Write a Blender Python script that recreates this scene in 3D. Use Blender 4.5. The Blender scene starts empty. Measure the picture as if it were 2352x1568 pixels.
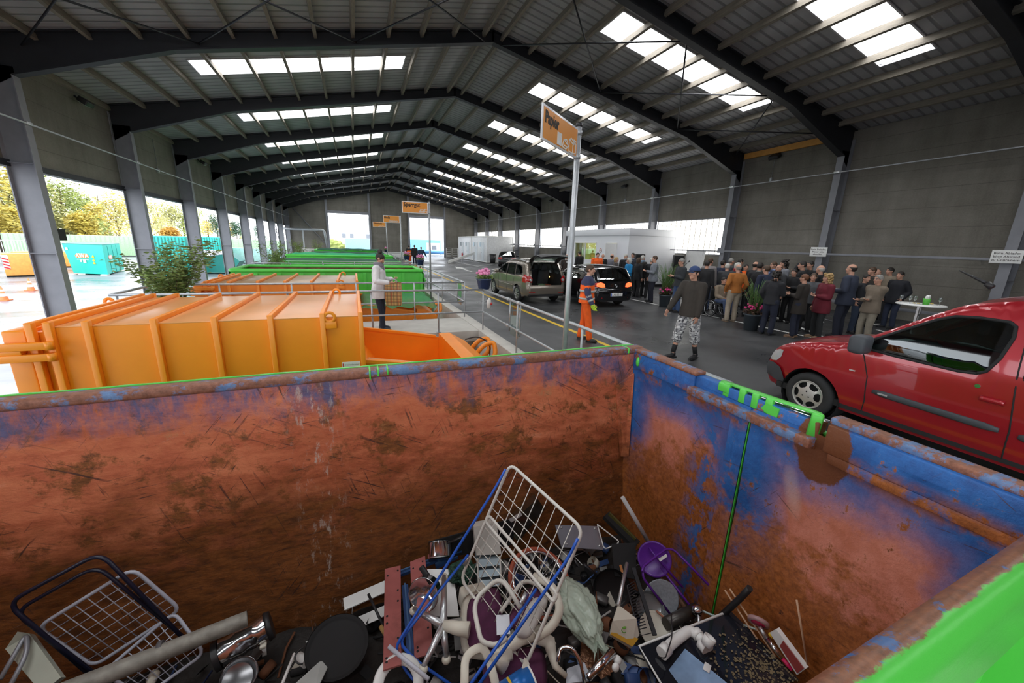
import bpy, bmesh, math, random
from math import sin, cos, pi, radians as RD, sqrt, hypot, atan2
from mathutils import Vector, Matrix, Quaternion, noise as mnoise
from mathutils.geometry import delaunay_2d_cdt, intersect_point_line
random.seed(7)
SC = bpy.context.scene
COL = SC.collection
V = Vector

# ------------------------------------------------------------------ camera, sky, exposure
CAMR = Matrix(((0.9284246820602541, 0.06355991056624202, -0.36604336834605794),
               (-0.37034790310305316, 0.23655721630907034, -0.8982667276924351),
               (0.02949644738757705, 0.9695363949748949, 0.24316483794043267)))
CAMP = V((0.0, 0.0, 2.15))
FPX = 886.33
cd = bpy.data.cameras.new('camera')
cam = bpy.data.objects.new('camera', cd)
COL.objects.link(cam)
cd.sensor_width = 36.0
cd.lens = FPX / 2352 * 36
cd.clip_start, cd.clip_end = .05, 600
cam.matrix_world = Matrix.Translation(CAMP) @ CAMR.to_4x4()
SC.camera = cam
SC.view_settings.view_transform = 'Standard'
SC.view_settings.look = 'None'
SC.view_settings.gamma = 1.0
SC.view_settings.use_curve_mapping = False
SC.view_settings.exposure = 0.35
W = bpy.data.worlds.new('overcast_sky')
SC.world = W
W.use_nodes = True
wn, wl = W.node_tree.nodes, W.node_tree.links
bg = wn['Background']
bg.inputs[1].default_value = 3.4
tc = wn.new('ShaderNodeTexCoord'); ns = wn.new('ShaderNodeTexNoise'); rp = wn.new('ShaderNodeValToRGB')
ns.inputs['Scale'].default_value = 2.5; ns.inputs['Detail'].default_value = 4
rp.color_ramp.elements[0].color = (.80, .88, 1, 1); rp.color_ramp.elements[1].color = (1, 1, 1, 1)
wl.new(tc.outputs['Generated'], ns.inputs['Vector']); wl.new(ns.outputs['Fac'], rp.inputs[0]); wl.new(rp.outputs[0], bg.inputs[0])
SC.cycles.max_bounces = 6
SC.cycles.diffuse_bounces = 4
SC.cycles.glossy_bounces = 3
SC.cycles.transparent_max_bounces = 12
SC.cycles.sample_clamp_indirect = 6

def P(px, py, x=None, y=None, z=None):
    """a point of the place: the ray through a spot of the photograph met with one real plane"""
    d = CAMR @ V(((px - 1176) / FPX, -(py - 784) / FPX, -1))
    t = (z - CAMP.z) / d.z if z is not None else (x - CAMP.x) / d.x if x is not None else (y - CAMP.y) / d.y
    return CAMP + d * t

# ------------------------------------------------------------------ materials
MATS = {}
def newmat(name):
    m = bpy.data.materials.new(name); m.use_nodes = True
    return m, m.node_tree.nodes, m.node_tree.links, m.node_tree.nodes['Principled BSDF']
def pm(name, col, rough=.5, metal=0., var=.12, scale=6., bump=0., bscale=60., coat=0., alpha=1., trans=0., emis=None, estr=0., stretch=None, sheen=0., dirt=0.):
    """principled surface with gentle procedural colour wear"""
    if name in MATS: return MATS[name]
    m, n, l, b = newmat(name)
    b.inputs['Roughness'].default_value = rough; b.inputs['Metallic'].default_value = metal
    b.inputs['Coat Weight'].default_value = coat; b.inputs['Alpha'].default_value = alpha
    b.inputs['Transmission Weight'].default_value = trans
    if sheen: b.inputs['Sheen Weight'].default_value = sheen
    g = n.new('ShaderNodeTexCoord'); t = n.new('ShaderNodeTexNoise')
    t.inputs['Scale'].default_value = scale; t.inputs['Detail'].default_value = 5
    if stretch:
        mp = n.new('ShaderNodeMapping'); mp.inputs['Scale'].default_value = stretch
        l.new(g.outputs['Object'], mp.inputs[0]); l.new(mp.outputs[0], t.inputs['Vector'])
    else: l.new(g.outputs['Object'], t.inputs['Vector'])
    r = n.new('ShaderNodeValToRGB')
    r.color_ramp.elements[0].position = .3; r.color_ramp.elements[1].position = .7
    c = V(col[:3])
    r.color_ramp.elements[0].color = (*(c * (1 - var)), 1); r.color_ramp.elements[1].color = (*(c * (1 + var * .6)), 1)
    l.new(t.outputs['Fac'], r.inputs[0])
    out = r.outputs[0]
    if dirt:
        t2 = n.new('ShaderNodeTexNoise'); t2.inputs['Scale'].default_value = scale * .45; t2.inputs['Detail'].default_value = 9; t2.inputs['Roughness'].default_value = .7
        l.new(g.outputs['Object'], t2.inputs['Vector'])
        r2 = n.new('ShaderNodeValToRGB'); r2.color_ramp.elements[0].position = .52; r2.color_ramp.elements[1].position = .66
        r2.color_ramp.elements[0].color = (0, 0, 0, 1); r2.color_ramp.elements[1].color = (dirt, dirt, dirt, 1)
        l.new(t2.outputs['Fac'], r2.inputs[0])
        mx = n.new('ShaderNodeMix'); mx.data_type = 'RGBA'
        l.new(r2.outputs[0], mx.inputs['Factor']); l.new(out, mx.inputs['A']); mx.inputs['B'].default_value = (*(c * .35 + V((.02, .012, .006))), 1)
        out = mx.outputs['Result']
    l.new(out, b.inputs['Base Color'])
    if bump:
        t3 = n.new('ShaderNodeTexNoise'); t3.inputs['Scale'].default_value = bscale; t3.inputs['Detail'].default_value = 3
        l.new(g.outputs['Object'], t3.inputs['Vector'])
        bp = n.new('ShaderNodeBump'); bp.inputs['Strength'].default_value = bump; bp.inputs['Distance'].default_value = .02
        l.new(t3.outputs['Fac'], bp.inputs['Height']); l.new(bp.outputs[0], b.inputs['Normal'])
    if emis:
        b.inputs['Emission Color'].default_value = (*emis, 1); b.inputs['Emission Strength'].default_value = estr
    MATS[name] = m
    return m
def glassmat(name, tint=(.6, .7, .68), refl=.12, rough=.02):
    if name in MATS: return MATS[name]
    m, n, l, b = newmat(name); n.remove(b)
    tr = n.new('ShaderNodeBsdfTransparent'); tr.inputs[0].default_value = (*tint, 1)
    gl = n.new('ShaderNodeBsdfGlossy'); gl.inputs[0].default_value = (.95, 1, 1, 1); gl.inputs['Roughness'].default_value = rough
    fr = n.new('ShaderNodeLayerWeight'); fr.inputs[0].default_value = .35
    mr = n.new('ShaderNodeMapRange'); mr.inputs['To Min'].default_value = refl * .4; mr.inputs['To Max'].default_value = min(1, refl * 5)
    mx = n.new('ShaderNodeMixShader')
    l.new(fr.outputs['Facing'], mr.inputs['Value']); l.new(mr.outputs[0], mx.inputs[0]); l.new(tr.outputs[0], mx.inputs[1]); l.new(gl.outputs[0], mx.inputs[2])
    l.new(mx.outputs[0], n['Material Output'].inputs[0])
    MATS[name] = m
    return m
class NT:
    """tiny helper for longer node set-ups"""
    def __init__(s, name):
        s.m, s.n, s.l, s.b = newmat(name); MATS[name] = s.m
        s.g = s.n.new('ShaderNodeNewGeometry').outputs['Position']
    def node(s, t, **k):
        o = s.n.new(t)
        for a, v in k.items(): setattr(o, a, v)
        return o
    def link(s, a, b): s.l.new(a, b)
    def noise(s, scale, detail=6, rough=.6, stretch=None, vec=None):
        t = s.n.new('ShaderNodeTexNoise'); t.inputs['Scale'].default_value = scale; t.inputs['Detail'].default_value = detail; t.inputs['Roughness'].default_value = rough
        v = vec or s.g
        if stretch:
            mp = s.n.new('ShaderNodeMapping'); mp.inputs['Scale'].default_value = stretch; s.l.new(v, mp.inputs[0]); v = mp.outputs[0]
        s.l.new(v, t.inputs['Vector']); return t.outputs['Fac']
    def ramp(s, fac, stops):
        r = s.n.new('ShaderNodeValToRGB'); s.l.new(fac, r.inputs[0]); e = r.color_ramp.elements
        while len(e) < len(stops): e.new(.5)
        for k, (p, c) in zip(e, stops):
            k.position = p; k.color = (*c, 1) if len(c) == 3 else c
        return r.outputs[0]
    def step(s, fac, a, b): return s.ramp(fac, [(a, (0, 0, 0)), (b, (1, 1, 1))])
    def mix(s, f, a, b, mode='MIX'):
        x = s.n.new('ShaderNodeMix'); x.data_type = 'RGBA'; x.blend_type = mode
        for v, i in ((f, 'Factor'), (a, 'A'), (b, 'B')):
            if hasattr(v, 'links'): s.l.new(v, x.inputs[i])
            elif isinstance(v, (int, float)): x.inputs[i].default_value = v
            else: x.inputs[i].default_value = (*v, 1)
        return x.outputs['Result']
    def math(s, op, a, b=None, clamp=False):
        x = s.n.new('ShaderNodeMath'); x.operation = op; x.use_clamp = clamp
        for i, v in enumerate((a, b)):
            if v is None: continue
            if hasattr(v, 'links'): s.l.new(v, x.inputs[i])
            else: x.inputs[i].default_value = v
        return x.outputs[0]
    def xyz(s):
        x = s.n.new('ShaderNodeSeparateXYZ'); s.l.new(s.g, x.inputs[0]); return x.outputs
    def bump(s, h, strength=.3, dist=.02):
        b = s.n.new('ShaderNodeBump'); b.inputs['Strength'].default_value = strength; b.inputs['Distance'].default_value = dist
        s.l.new(h, b.inputs['Height']); s.l.new(b.outputs[0], s.b.inputs['Normal'])
    def done(s, col, rough=None, metal=None):
        s.l.new(col, s.b.inputs['Base Color'])
        for v, i in ((rough, 'Roughness'), (metal, 'Metallic')):
            if v is None: continue
            if hasattr(v, 'links'): s.l.new(v, s.b.inputs[i])
            else: s.b.inputs[i].default_value = v
        return s.m

# ------------------------------------------------------------------ mesh builder
class MB:
    """collects shapes and links them as ONE mesh object"""
    def __init__(s): s.b = bmesh.new(); s.mi = 0
    def _f(s, vs, smooth=False):
        try:
            f = s.b.faces.new(vs); f.material_index = s.mi; f.smooth = smooth
            return f
        except ValueError: return None
    def poly(s, pts, smooth=False):
        s._f([s.b.verts.new(V(p)) for p in pts], smooth); return s
    def box(s, a, b, M=None):
        """corner a to corner b"""
        vs = []
        for x in (a[0], b[0]):
            for y in (a[1], b[1]):
                for z in (a[2], b[2]):
                    p = V((x, y, z)); vs.append(s.b.verts.new(M @ p if M else p))
        for q in ((0, 1, 3, 2), (4, 6, 7, 5), (0, 4, 5, 1), (2, 3, 7, 6), (0, 2, 6, 4), (1, 5, 7, 3)): s._f([vs[i] for i in q])
        return s
    def cbox(s, c, d, M=None, bev=0):
        c, d = V(c), V(d) / 2
        if bev: return s.rbox(c - d, c + d, bev, M)
        return s.box(c - d, c + d, M)
    def rbox(s, a, b, r, M=None, seg=2):
        t = bmesh.new(); bmesh.ops.create_cube(t, size=1)
        a, b = V(a), V(b); c = (a + b) / 2
        for v in t.verts: v.co = V((c.x + v.co.x * (b.x - a.x), c.y + v.co.y * (b.y - a.y), c.z + v.co.z * (b.z - a.z)))
        bmesh.ops.bevel(t, geom=t.edges[:] , offset=min(r, .49 * min(abs(x) for x in (b - a))), segments=seg, affect='EDGES', profile=.5)
        return s.add(t, M, True)
    def add(s, t, M=None, smooth=False):
        mp = {}
        for v in t.verts: mp[v] = s.b.verts.new(M @ v.co if M else v.co)
        for f in t.faces: s._f([mp[v] for v in f.verts], smooth)
        t.free(); return s
    def bar(s, p, q, w, h=None, up=(0, 0, 1), ext=0):
        """square bar from p to q"""
        p, q = V(p), V(q); h = h or w; d = (q - p)
        if d.length < 1e-6: return s
        d.normalize(); up = V(up)
        if abs(d.dot(up)) > .98: up = V((1, 0, 0))
        x = d.cross(up).normalized(); z = x.cross(d)
        p, q = p - d * ext, q + d * ext
        vs = [s.b.verts.new(e + x * (i * w / 2) + z * (j * h / 2)) for e in (p, q) for i, j in ((-1, -1), (1, -1), (1, 1), (-1, 1))]
        for a in range(4): s._f([vs[a], vs[(a + 1) % 4], vs[4 + (a + 1) % 4], vs[4 + a]])
        s._f(vs[3::-1]); s._f(vs[4:]); return s
    def tube(s, pts, r, n=8, closed=False, caps=True, flat=None):
        pts = [V(p) for p in pts]; L = len(pts)
        if L < 2: return s
        rs = r if isinstance(r, (list, tuple)) else [r] * L
        rings = []; up = None
        for i, p in enumerate(pts):
            a = pts[i - 1] if (i or closed) else p; c = pts[(i + 1) % L] if (i < L - 1 or closed) else p
            d = (c - a)
            d = d.normalized() if d.length > 1e-9 else V((0, 0, 1))
            if up is None:
                up = V((0, 0, 1)) if abs(d.z) < .9 else V((1, 0, 0))
            x = d.cross(up)
            if x.length < 1e-5: up = V((0, 1, 0)) if abs(d.y) < .9 else V((1, 0, 0)); x = d.cross(up)
            x.normalize(); up = x.cross(d).normalized()
            fx, fz = flat or (1, 1)
            rings.append([s.b.verts.new(p + (x * cos(2 * pi * k / n) * fx + up * sin(2 * pi * k / n) * fz) * rs[i]) for k in range(n)])
        for i in range(L if closed else L - 1):
            A, B = rings[i], rings[(i + 1) % L]
            for k in range(n): s._f([A[k], A[(k + 1) % n], B[(k + 1) % n], B[k]], True)
        if caps and not closed: s._f(rings[0][::-1]); s._f(rings[-1])
        return s
    def cyl(s, p, q, r, r2=None, n=20, caps=True): return s.tube([p, q], [r, r if r2 is None else r2], n, False, caps)
    def lathe(s, prof, M=None, n=24, cap=False, arc=2 * pi):
        """profile [(radius, height)...] turned about local z"""
        M = M or Matrix(); full = abs(arc - 2 * pi) < 1e-4; m = n if full else n + 1
        R = [[s.b.verts.new(M @ V((r * cos(arc * k / n), r * sin(arc * k / n), z))) for k in range(m)] for r, z in prof]
        for A, B in zip(R, R[1:]):
            for k in range(n): s._f([A[k], A[(k + 1) % m], B[(k + 1) % m], B[k]], True)
        if cap: s._f(R[0][::-1]); s._f(R[-1])
        return s
    def ball(s, c, r, M=None, u=12, v=8):
        t = bmesh.new(); bmesh.ops.create_uvsphere(t, u_segments=u, v_segments=v, radius=1)
        r = V(r) if hasattr(r, '__len__') else V((r, r, r))
        MM = Matrix.Translation(V(c)) @ (M.to_4x4() if M else Matrix()) @ Matrix.Diagonal((*r, 1))
        return s.add(t, MM, True)
    def prism(s, poly, d, M=None):
        """flat polygon (3d points) pushed along d"""
        d = V(d); A = [V(p) for p in poly]; B = [p + d for p in A]
        if M: A = [M @ p for p in A]; B = [M @ p for p in B]
        a = [s.b.verts.new(p) for p in A]; b = [s.b.verts.new(p) for p in B]; n = len(a)
        s._f(a[::-1]); s._f(b)
        for i in range(n): s._f([a[i], a[(i + 1) % n], b[(i + 1) % n], b[i]])
        return s
    def mesh(s, mats, recalc=True):
        if recalc: bmesh.ops.recalc_face_normals(s.b, faces=s.b.faces[:])
        me = bpy.data.meshes.new('m'); s.b.to_mesh(me); s.b.free()
        for m in (mats if isinstance(mats, (list, tuple)) else [mats]): me.materials.append(m)
        return me
    def build(s, name, mats, parent=None, world=True, recalc=True):
        me = s.mesh(mats, recalc); return link(name, me, parent, world)
def xf(o):
    """a thing's own placement (roots are never nested)"""
    return Matrix.LocRotScale(o.location, o.rotation_euler, o.scale)
def chain(o):
    M = xf(o)
    while o.parent: o = o.parent; M = xf(o) @ M
    return M
def link(name, me, parent=None, world=True):
    me.name = name
    o = bpy.data.objects.new(name, me); COL.objects.link(o)
    if parent:
        o.parent = parent
        if world: me.transform(chain(parent).inverted())
    elif world and len(me.vertices):
        lo = [min(v.co[i] for v in me.vertices) for i in range(3)]; hi = [max(v.co[i] for v in me.vertices) for i in range(3)]
        c = V(((lo[0] + hi[0]) / 2, (lo[1] + hi[1]) / 2, lo[2])); me.transform(Matrix.Translation(-c)); o.location = c
    return o
def tag(o, label=None, cat=None, group=None, kind=None):
    for k, v in (('label', label), ('category', cat), ('group', group), ('kind', kind)):
        if v: o[k] = v
    return o
def thing(name, label, cat, loc=(0, 0, 0), rz=0., group=None):
    o = bpy.data.objects.new(name, None); COL.objects.link(o); o.empty_display_size = .1
    o.location = loc; o.rotation_euler = (0, 0, rz)
    return tag(o, label, cat, group)
def struct(name, mb, m): return tag(mb.build(name, m), kind='structure')
def kids(o): return [c for c in COL.objects if c.parent == o]
def copy_tree(o, parent=None, ch=None):
    ch = ch if ch is not None else {}
    if not ch:
        for c in COL.objects:
            if c.parent: ch.setdefault(c.parent.name, []).append(c)
        ch['_'] = 1
    c = o.copy(); COL.objects.link(c); c.parent = parent
    for k in ch.get(o.name, []): copy_tree(k, c, ch)
    return c
def arcpts(c, u, v, r, a0, a1, n):
    return [V(c) + V(u) * r * cos(a0 + (a1 - a0) * i / n) + V(v) * r * sin(a0 + (a1 - a0) * i / n) for i in range(n + 1)]
def rounded(pts, r, n=4, closed=False):
    """polyline with its corners rounded"""
    pts = [V(p) for p in pts]; out = []; L = len(pts)
    for i, p in enumerate(pts):
        if not closed and i in (0, L - 1): out.append(p); continue
        a, c = pts[i - 1], pts[(i + 1) % L]
        u, w = (a - p), (c - p); k = min(r, u.length * .45, w.length * .45)
        A, B = p + u.normalized() * k, p + w.normalized() * k
        for j in range(n + 1):
            t = j / n; out.append(A.lerp(p, t).lerp(p.lerp(B, t), t))
    return out
def textmesh(body, size, M, mat, parent, name='lettering', align='CENTER', world=True, ext=.002, bold=0.0, sx=1.0):
    cu = bpy.data.curves.new('t', 'FONT'); cu.body = body; cu.size = size; cu.align_x = align; cu.align_y = 'CENTER'
    cu.extrude = ext; cu.offset = bold; cu.resolution_u = 3
    o = bpy.data.objects.new('t', cu); COL.objects.link(o)
    dg = bpy.context.evaluated_depsgraph_get()
    me = bpy.data.meshes.new_from_object(o.evaluated_get(dg), depsgraph=dg)
    bpy.data.objects.remove(o); bpy.data.curves.remove(cu)
    me.transform(M @ Matrix.Diagonal((sx, 1, 1, 1))); me.materials.clear(); me.materials.append(mat)
    return link(name, me, parent, world)
def frame_m(o, x, y):
    """matrix with origin o, local x along x, local y towards y"""
    x = V(x).normalized(); z = x.cross(V(y)).normalized(); y = z.cross(x)
    return Matrix.Translation(V(o)) @ Matrix((x, y, z)).transposed().to_4x4()
# ------------------------------------------------------------------ shared materials
M_steel = pm('galvanised_steel', (.46, .48, .50), .42, .55, .15, 14)
M_col = pm('grey_column_paint', (.215, .22, .245), .5, 0, .1, 3)
M_dark = pm('dark_steel_paint', (.018, .019, .024), .5, 0, .2, 3)
M_purlin = pm('purlin_timber', (.21, .185, .15), .8, 0, .25, 5, stretch=(6, .6, 6))
M_orange = pm('orange_container_paint', (.94, .285, .012), .38, 0, .05, 2.5)
M_orange2 = pm('worn_orange_container_paint', (.84, .25, .02), .42, 0, .10, 3, dirt=.35)
M_orange_roof = pm('sky_paled_orange', (.80, .36, .13), .30, 0, .08, 2, dirt=.05)  # orange paled in its colour to paint in the sky's reflection
M_rusty_roof = pm('stained_orange_roof', (.42, .27, .14), .33, 0, .3, 1.5, dirt=.85)
M_green = pm('bright_green_paint', (.10, .60, .075), .34, 0, .08, 3)
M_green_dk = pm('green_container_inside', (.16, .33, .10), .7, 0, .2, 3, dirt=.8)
M_rustin = pm('rusty_inside', (.22, .10, .045), .85, 0, .4, 4, dirt=.6)
M_net = pm('green_netting', (.05, .28, .10), .8, 0, .2, 40, alpha=.72)
M_net_dk = pm('dark_green_netting', (.012, .10, .05), .8, 0, .2, 40)
M_black = pm('black_plastic', (.018, .018, .02), .45, 0, .1)
M_blackm = pm('matt_black', (.012, .012, .013), .8, 0, .1)
M_white = pm('white_paint', (.78, .78, .76), .45, 0, .04)
M_cream = pm('cream_plastic', (.66, .62, .52), .45, 0, .06, dirt=.15)
M_conc = pm('pale_concrete', (.52, .50, .46), .85, 0, .12, 3, bump=.1)
M_chrome = pm('chrome', (.72, .73, .75), .14, 1., .05)
M_alu = pm('brushed_aluminium', (.60, .61, .62), .34, .85, .1, 9)
M_skin = pm('skin', (.56, .30, .21), .55, 0, .08, 12)
M_red = pm('red_paint', (.55, .03, .03), .4)
M_yellow = pm('yellow_line_paint', (.72, .46, .02), .6, 0, .1, 12)
M_wline = pm('white_line_paint', (.70, .70, .68), .6, 0, .12, 9)
M_blue = pm('blue_powder_coat', (.02, .11, .55), .32, 0, .05)
M_tyre = pm('tyre_rubber', (.02, .02, .021), .8, 0, .15, 20)
M_leaf = pm('shrub_leaf', (.20, .29, .075), .5, 0, .45, 3)
M_bark = pm('bark', (.10, .07, .045), .9, 0, .3, 20)
M_pink = pm('pink_petal', (.80, .30, .52), .6, 0, .25, 30)
M_mag = pm('magenta_petal', (.72, .06, .25), .6, 0, .2, 30)
M_potb = pm('blue_flower_pot', (.035, .06, .16), .35, 0, .08)
M_potg = pm('slate_flower_pot', (.06, .075, .09), .55, 0, .08)
M_signo = pm('orange_sign_face', (.80, .31, .045), .35, 0, .03)
M_ink = pm('black_lettering', (.02, .016, .014), .6)
M_glass = glassmat('clear_glass', (.80, .88, .86), .10)
M_glassd = glassmat('tinted_car_glass', (.16, .19, .19), .16)
M_glassg = glassmat('greenish_car_glass', (.38, .50, .47), .16)
M_teal = pm('teal_container_paint', (.01, .48, .40), .4, 0, .05, 3)
M_teal_dk = pm('dark_teal_paint', (.015, .25, .22), .5, 0, .08, 3)

def m_asphalt():
    t = NT('damp_asphalt')
    big = t.noise(.35, 5, .6); fine = t.noise(90, 3, .7); mid = t.noise(2.2, 8, .7)
    c = t.ramp(big, [(.35, (.024, .0255, .0285)), (.68, (.048, .049, .052))])
    c = t.mix(t.step(mid, .55, .75), c, (.062, .062, .063))
    c = t.mix(.35, c, t.ramp(fine, [(.3, (.02, .02, .022)), (.7, (.11, .11, .11))]))
    ro = t.ramp(big, [(.38, (.26, .26, .26)), (.66, (.62, .62, .62))])
    t.bump(fine, .25, .01)
    return t.done(c, ro)
def m_yard():
    t = NT('wet_yard_asphalt')
    big = t.noise(.12, 6, .65, (1, 2.2, 1)); fine = t.noise(60, 3, .7)
    c = t.ramp(big, [(.35, (.10, .108, .12)), (.68, (.20, .21, .23))])
    ro = t.ramp(big, [(.4, (.16, .16, .16)), (.62, (.5, .5, .5))])
    t.bump(fine, .1, .01)
    return t.done(c, ro)
def m_wall():
    t = NT('board_marked_concrete_panels')
    x, y, z = t.xyz()
    a = t.noise(.55, 7, .65, (1, 1, 1.6)); st = t.noise(1.6, 8, .7, (1, 1, .12)); fi = t.noise(26, 4, .7)
    c = t.ramp(a, [(.3, (.115, .106, .086)), (.52, (.175, .163, .137)), (.75, (.25, .236, .204))])
    c = t.mix(.35, c, t.ramp(st, [(.35, (.09, .082, .067)), (.7, (.26, .244, .21))]))
    k = t.math('FRACT', t.math('MULTIPLY', z, 1 / .62)); jn = t.ramp(k, [(0, (0, 0, 0)), (.012, (0, 0, 0)), (.03, (1, 1, 1)), (1, (1, 1, 1))])
    c = t.mix(t.math('MULTIPLY', t.math('SUBTRACT', 1, jn), .55), c, (.055, .05, .042))
    c = t.mix(.15, c, t.ramp(fi, [(.3, (.06, .055, .05)), (.7, (.28, .27, .24))]))
    t.bump(t.math('ADD', t.math('MULTIPLY', fi, .3), jn), .3, .015)
    return t.done(c, .88)
def m_roof():
    t = NT('ribbed_roof_sheet')
    x, y, z = t.xyz()
    k = t.math('FRACT', t.math('MULTIPLY', y, 1 / .3))
    ln = t.ramp(k, [(0, (.0, .0, .0)), (.08, (.1, .1, .1)), (.16, (1, 1, 1)), (.84, (1, 1, 1)), (.92, (.1, .1, .1)), (1, (0, 0, 0))])
    n1 = t.noise(.8, 6, .6)
    c = t.ramp(n1, [(.3, (.28, .28, .295)), (.7, (.39, .39, .405))])
    c = t.mix(t.math('MULTIPLY', t.math('SUBTRACT', 1, ln), .6), c, (.10, .10, .105))
    t.bump(ln, .6, .03)
    return t.done(c, .55)
def m_rust_far():
    """long inner wall: blue paint remains along the top, primer red in the middle, brown rust towards the bottom"""
    t = NT('rusted_red_primer_wall')
    x, y, z = t.xyz()
    n1 = t.noise(1.5, 9, .68, (1, 1, 1.5)); n2 = t.noise(5.5, 9, .72, (.55, 1, 1.3)); n3 = t.noise(22, 6, .7, (.35, 1, 1)); n4 = t.noise(3.1, 10, .75); n5 = t.noise(9, 8, .75, (1, 1, .35))
    prim = t.ramp(n2, [(.28, (.29, .068, .024)), (.45, (.53, .128, .052)), (.62, (.66, .20, .085)), (.78, (.74, .30, .17))])
    brown = t.ramp(n3, [(.3, (.09, .030, .008)), (.5, (.21, .070, .014)), (.72, (.36, .125, .026))])
    h = t.math('ADD', t.math('ADD', z, t.math('MULTIPLY', t.math('SUBTRACT', n1, .5), 1.5)), t.math('MULTIPLY', t.math('SUBTRACT', n2, .5), 1.3))
    f = t.ramp(t.math('ADD', t.math('MULTIPLY', h, .5), .5), [(.42, (1, 1, 1)), (.63, (.4, .4, .4)), (.78, (.0, .0, .0))])
    c = t.mix(f, prim, brown)
    c = t.mix(t.step(n4, .52, .60), c, brown)
    c = t.mix(t.math('MULTIPLY', t.step(t.noise(4.2, 9, .78, (1, 1, .8)), .60, .68), .8), c, (.46, .20, .085))
    c = t.mix(t.math('MULTIPLY', t.step(n3, .60, .68), .75), c, (.10, .030, .012))
    hb = t.math('ADD', z, t.math('MULTIPLY', t.math('SUBTRACT', n4, .5), .75))
    blue = t.ramp(n2, [(.3, (.05, .055, .12)), (.5, (.09, .10, .22)), (.72, (.24, .14, .20))])
    fb = t.ramp(t.math('ADD', t.math('MULTIPLY', hb, .5), .3), [(.72, (0, 0, 0)), (.82, (.9, .9, .9))])
    fb = t.math('MULTIPLY', fb, t.step(n5, .38, .58))
    c = t.mix(fb, c, blue)
    def scr(rot, sc_, seed):
        mp = t.n.new('ShaderNodeMapping'); mp.inputs['Rotation'].default_value = (0, rot, 0); mp.inputs['Location'].default_value = (seed, seed, 0); t.l.new(t.g, mp.inputs[0])
        return t.noise(sc_, 3, .6, (.10, .3, 2.2), mp.outputs[0])
    for rot, sd in ((.1, 1.), (-.5, 4.), (.9, 7.), (-1.25, 9.)):
        k = t.math('MULTIPLY', t.step(scr(rot, 26, sd), .63, .665), t.step(t.noise(1.3 + sd * .07, 4, .6), .48, .60))
        c = t.mix(t.math('MULTIPLY', k, .85), c, (.05, .020, .016))
    k = t.math('MULTIPLY', t.step(scr(.35, 30, 3.), .70, .73), t.step(n1, .48, .62)); c = t.mix(t.math('MULTIPLY', k, .7), c, (.62, .50, .44))
    sp = t.math('MULTIPLY', t.step(t.noise(17, 4, .6), .70, .74), t.step(n4, .5, .62))
    c = t.mix(t.math('MULTIPLY', sp, .8), c, (.55, .42, .33))
    wh = t.math('MULTIPLY', t.step(t.noise(9, 8, .8, (1.6, 1, .5)), .55, .62), t.ramp(t.math('ABSOLUTE', t.math('ADD', x, .35)), [(0, (1, 1, 1)), (.22, (0, 0, 0))]))
    c = t.mix(t.math('MULTIPLY', wh, .9), c, (.60, .53, .46))
    ro = t.ramp(n2, [(.3, (.5, .5, .5)), (.7, (.85, .85, .85))])
    t.bump(t.math('ADD', n3, t.math('MULTIPLY', n1, 2)), .35, .02)
    return t.done(c, ro)
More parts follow.
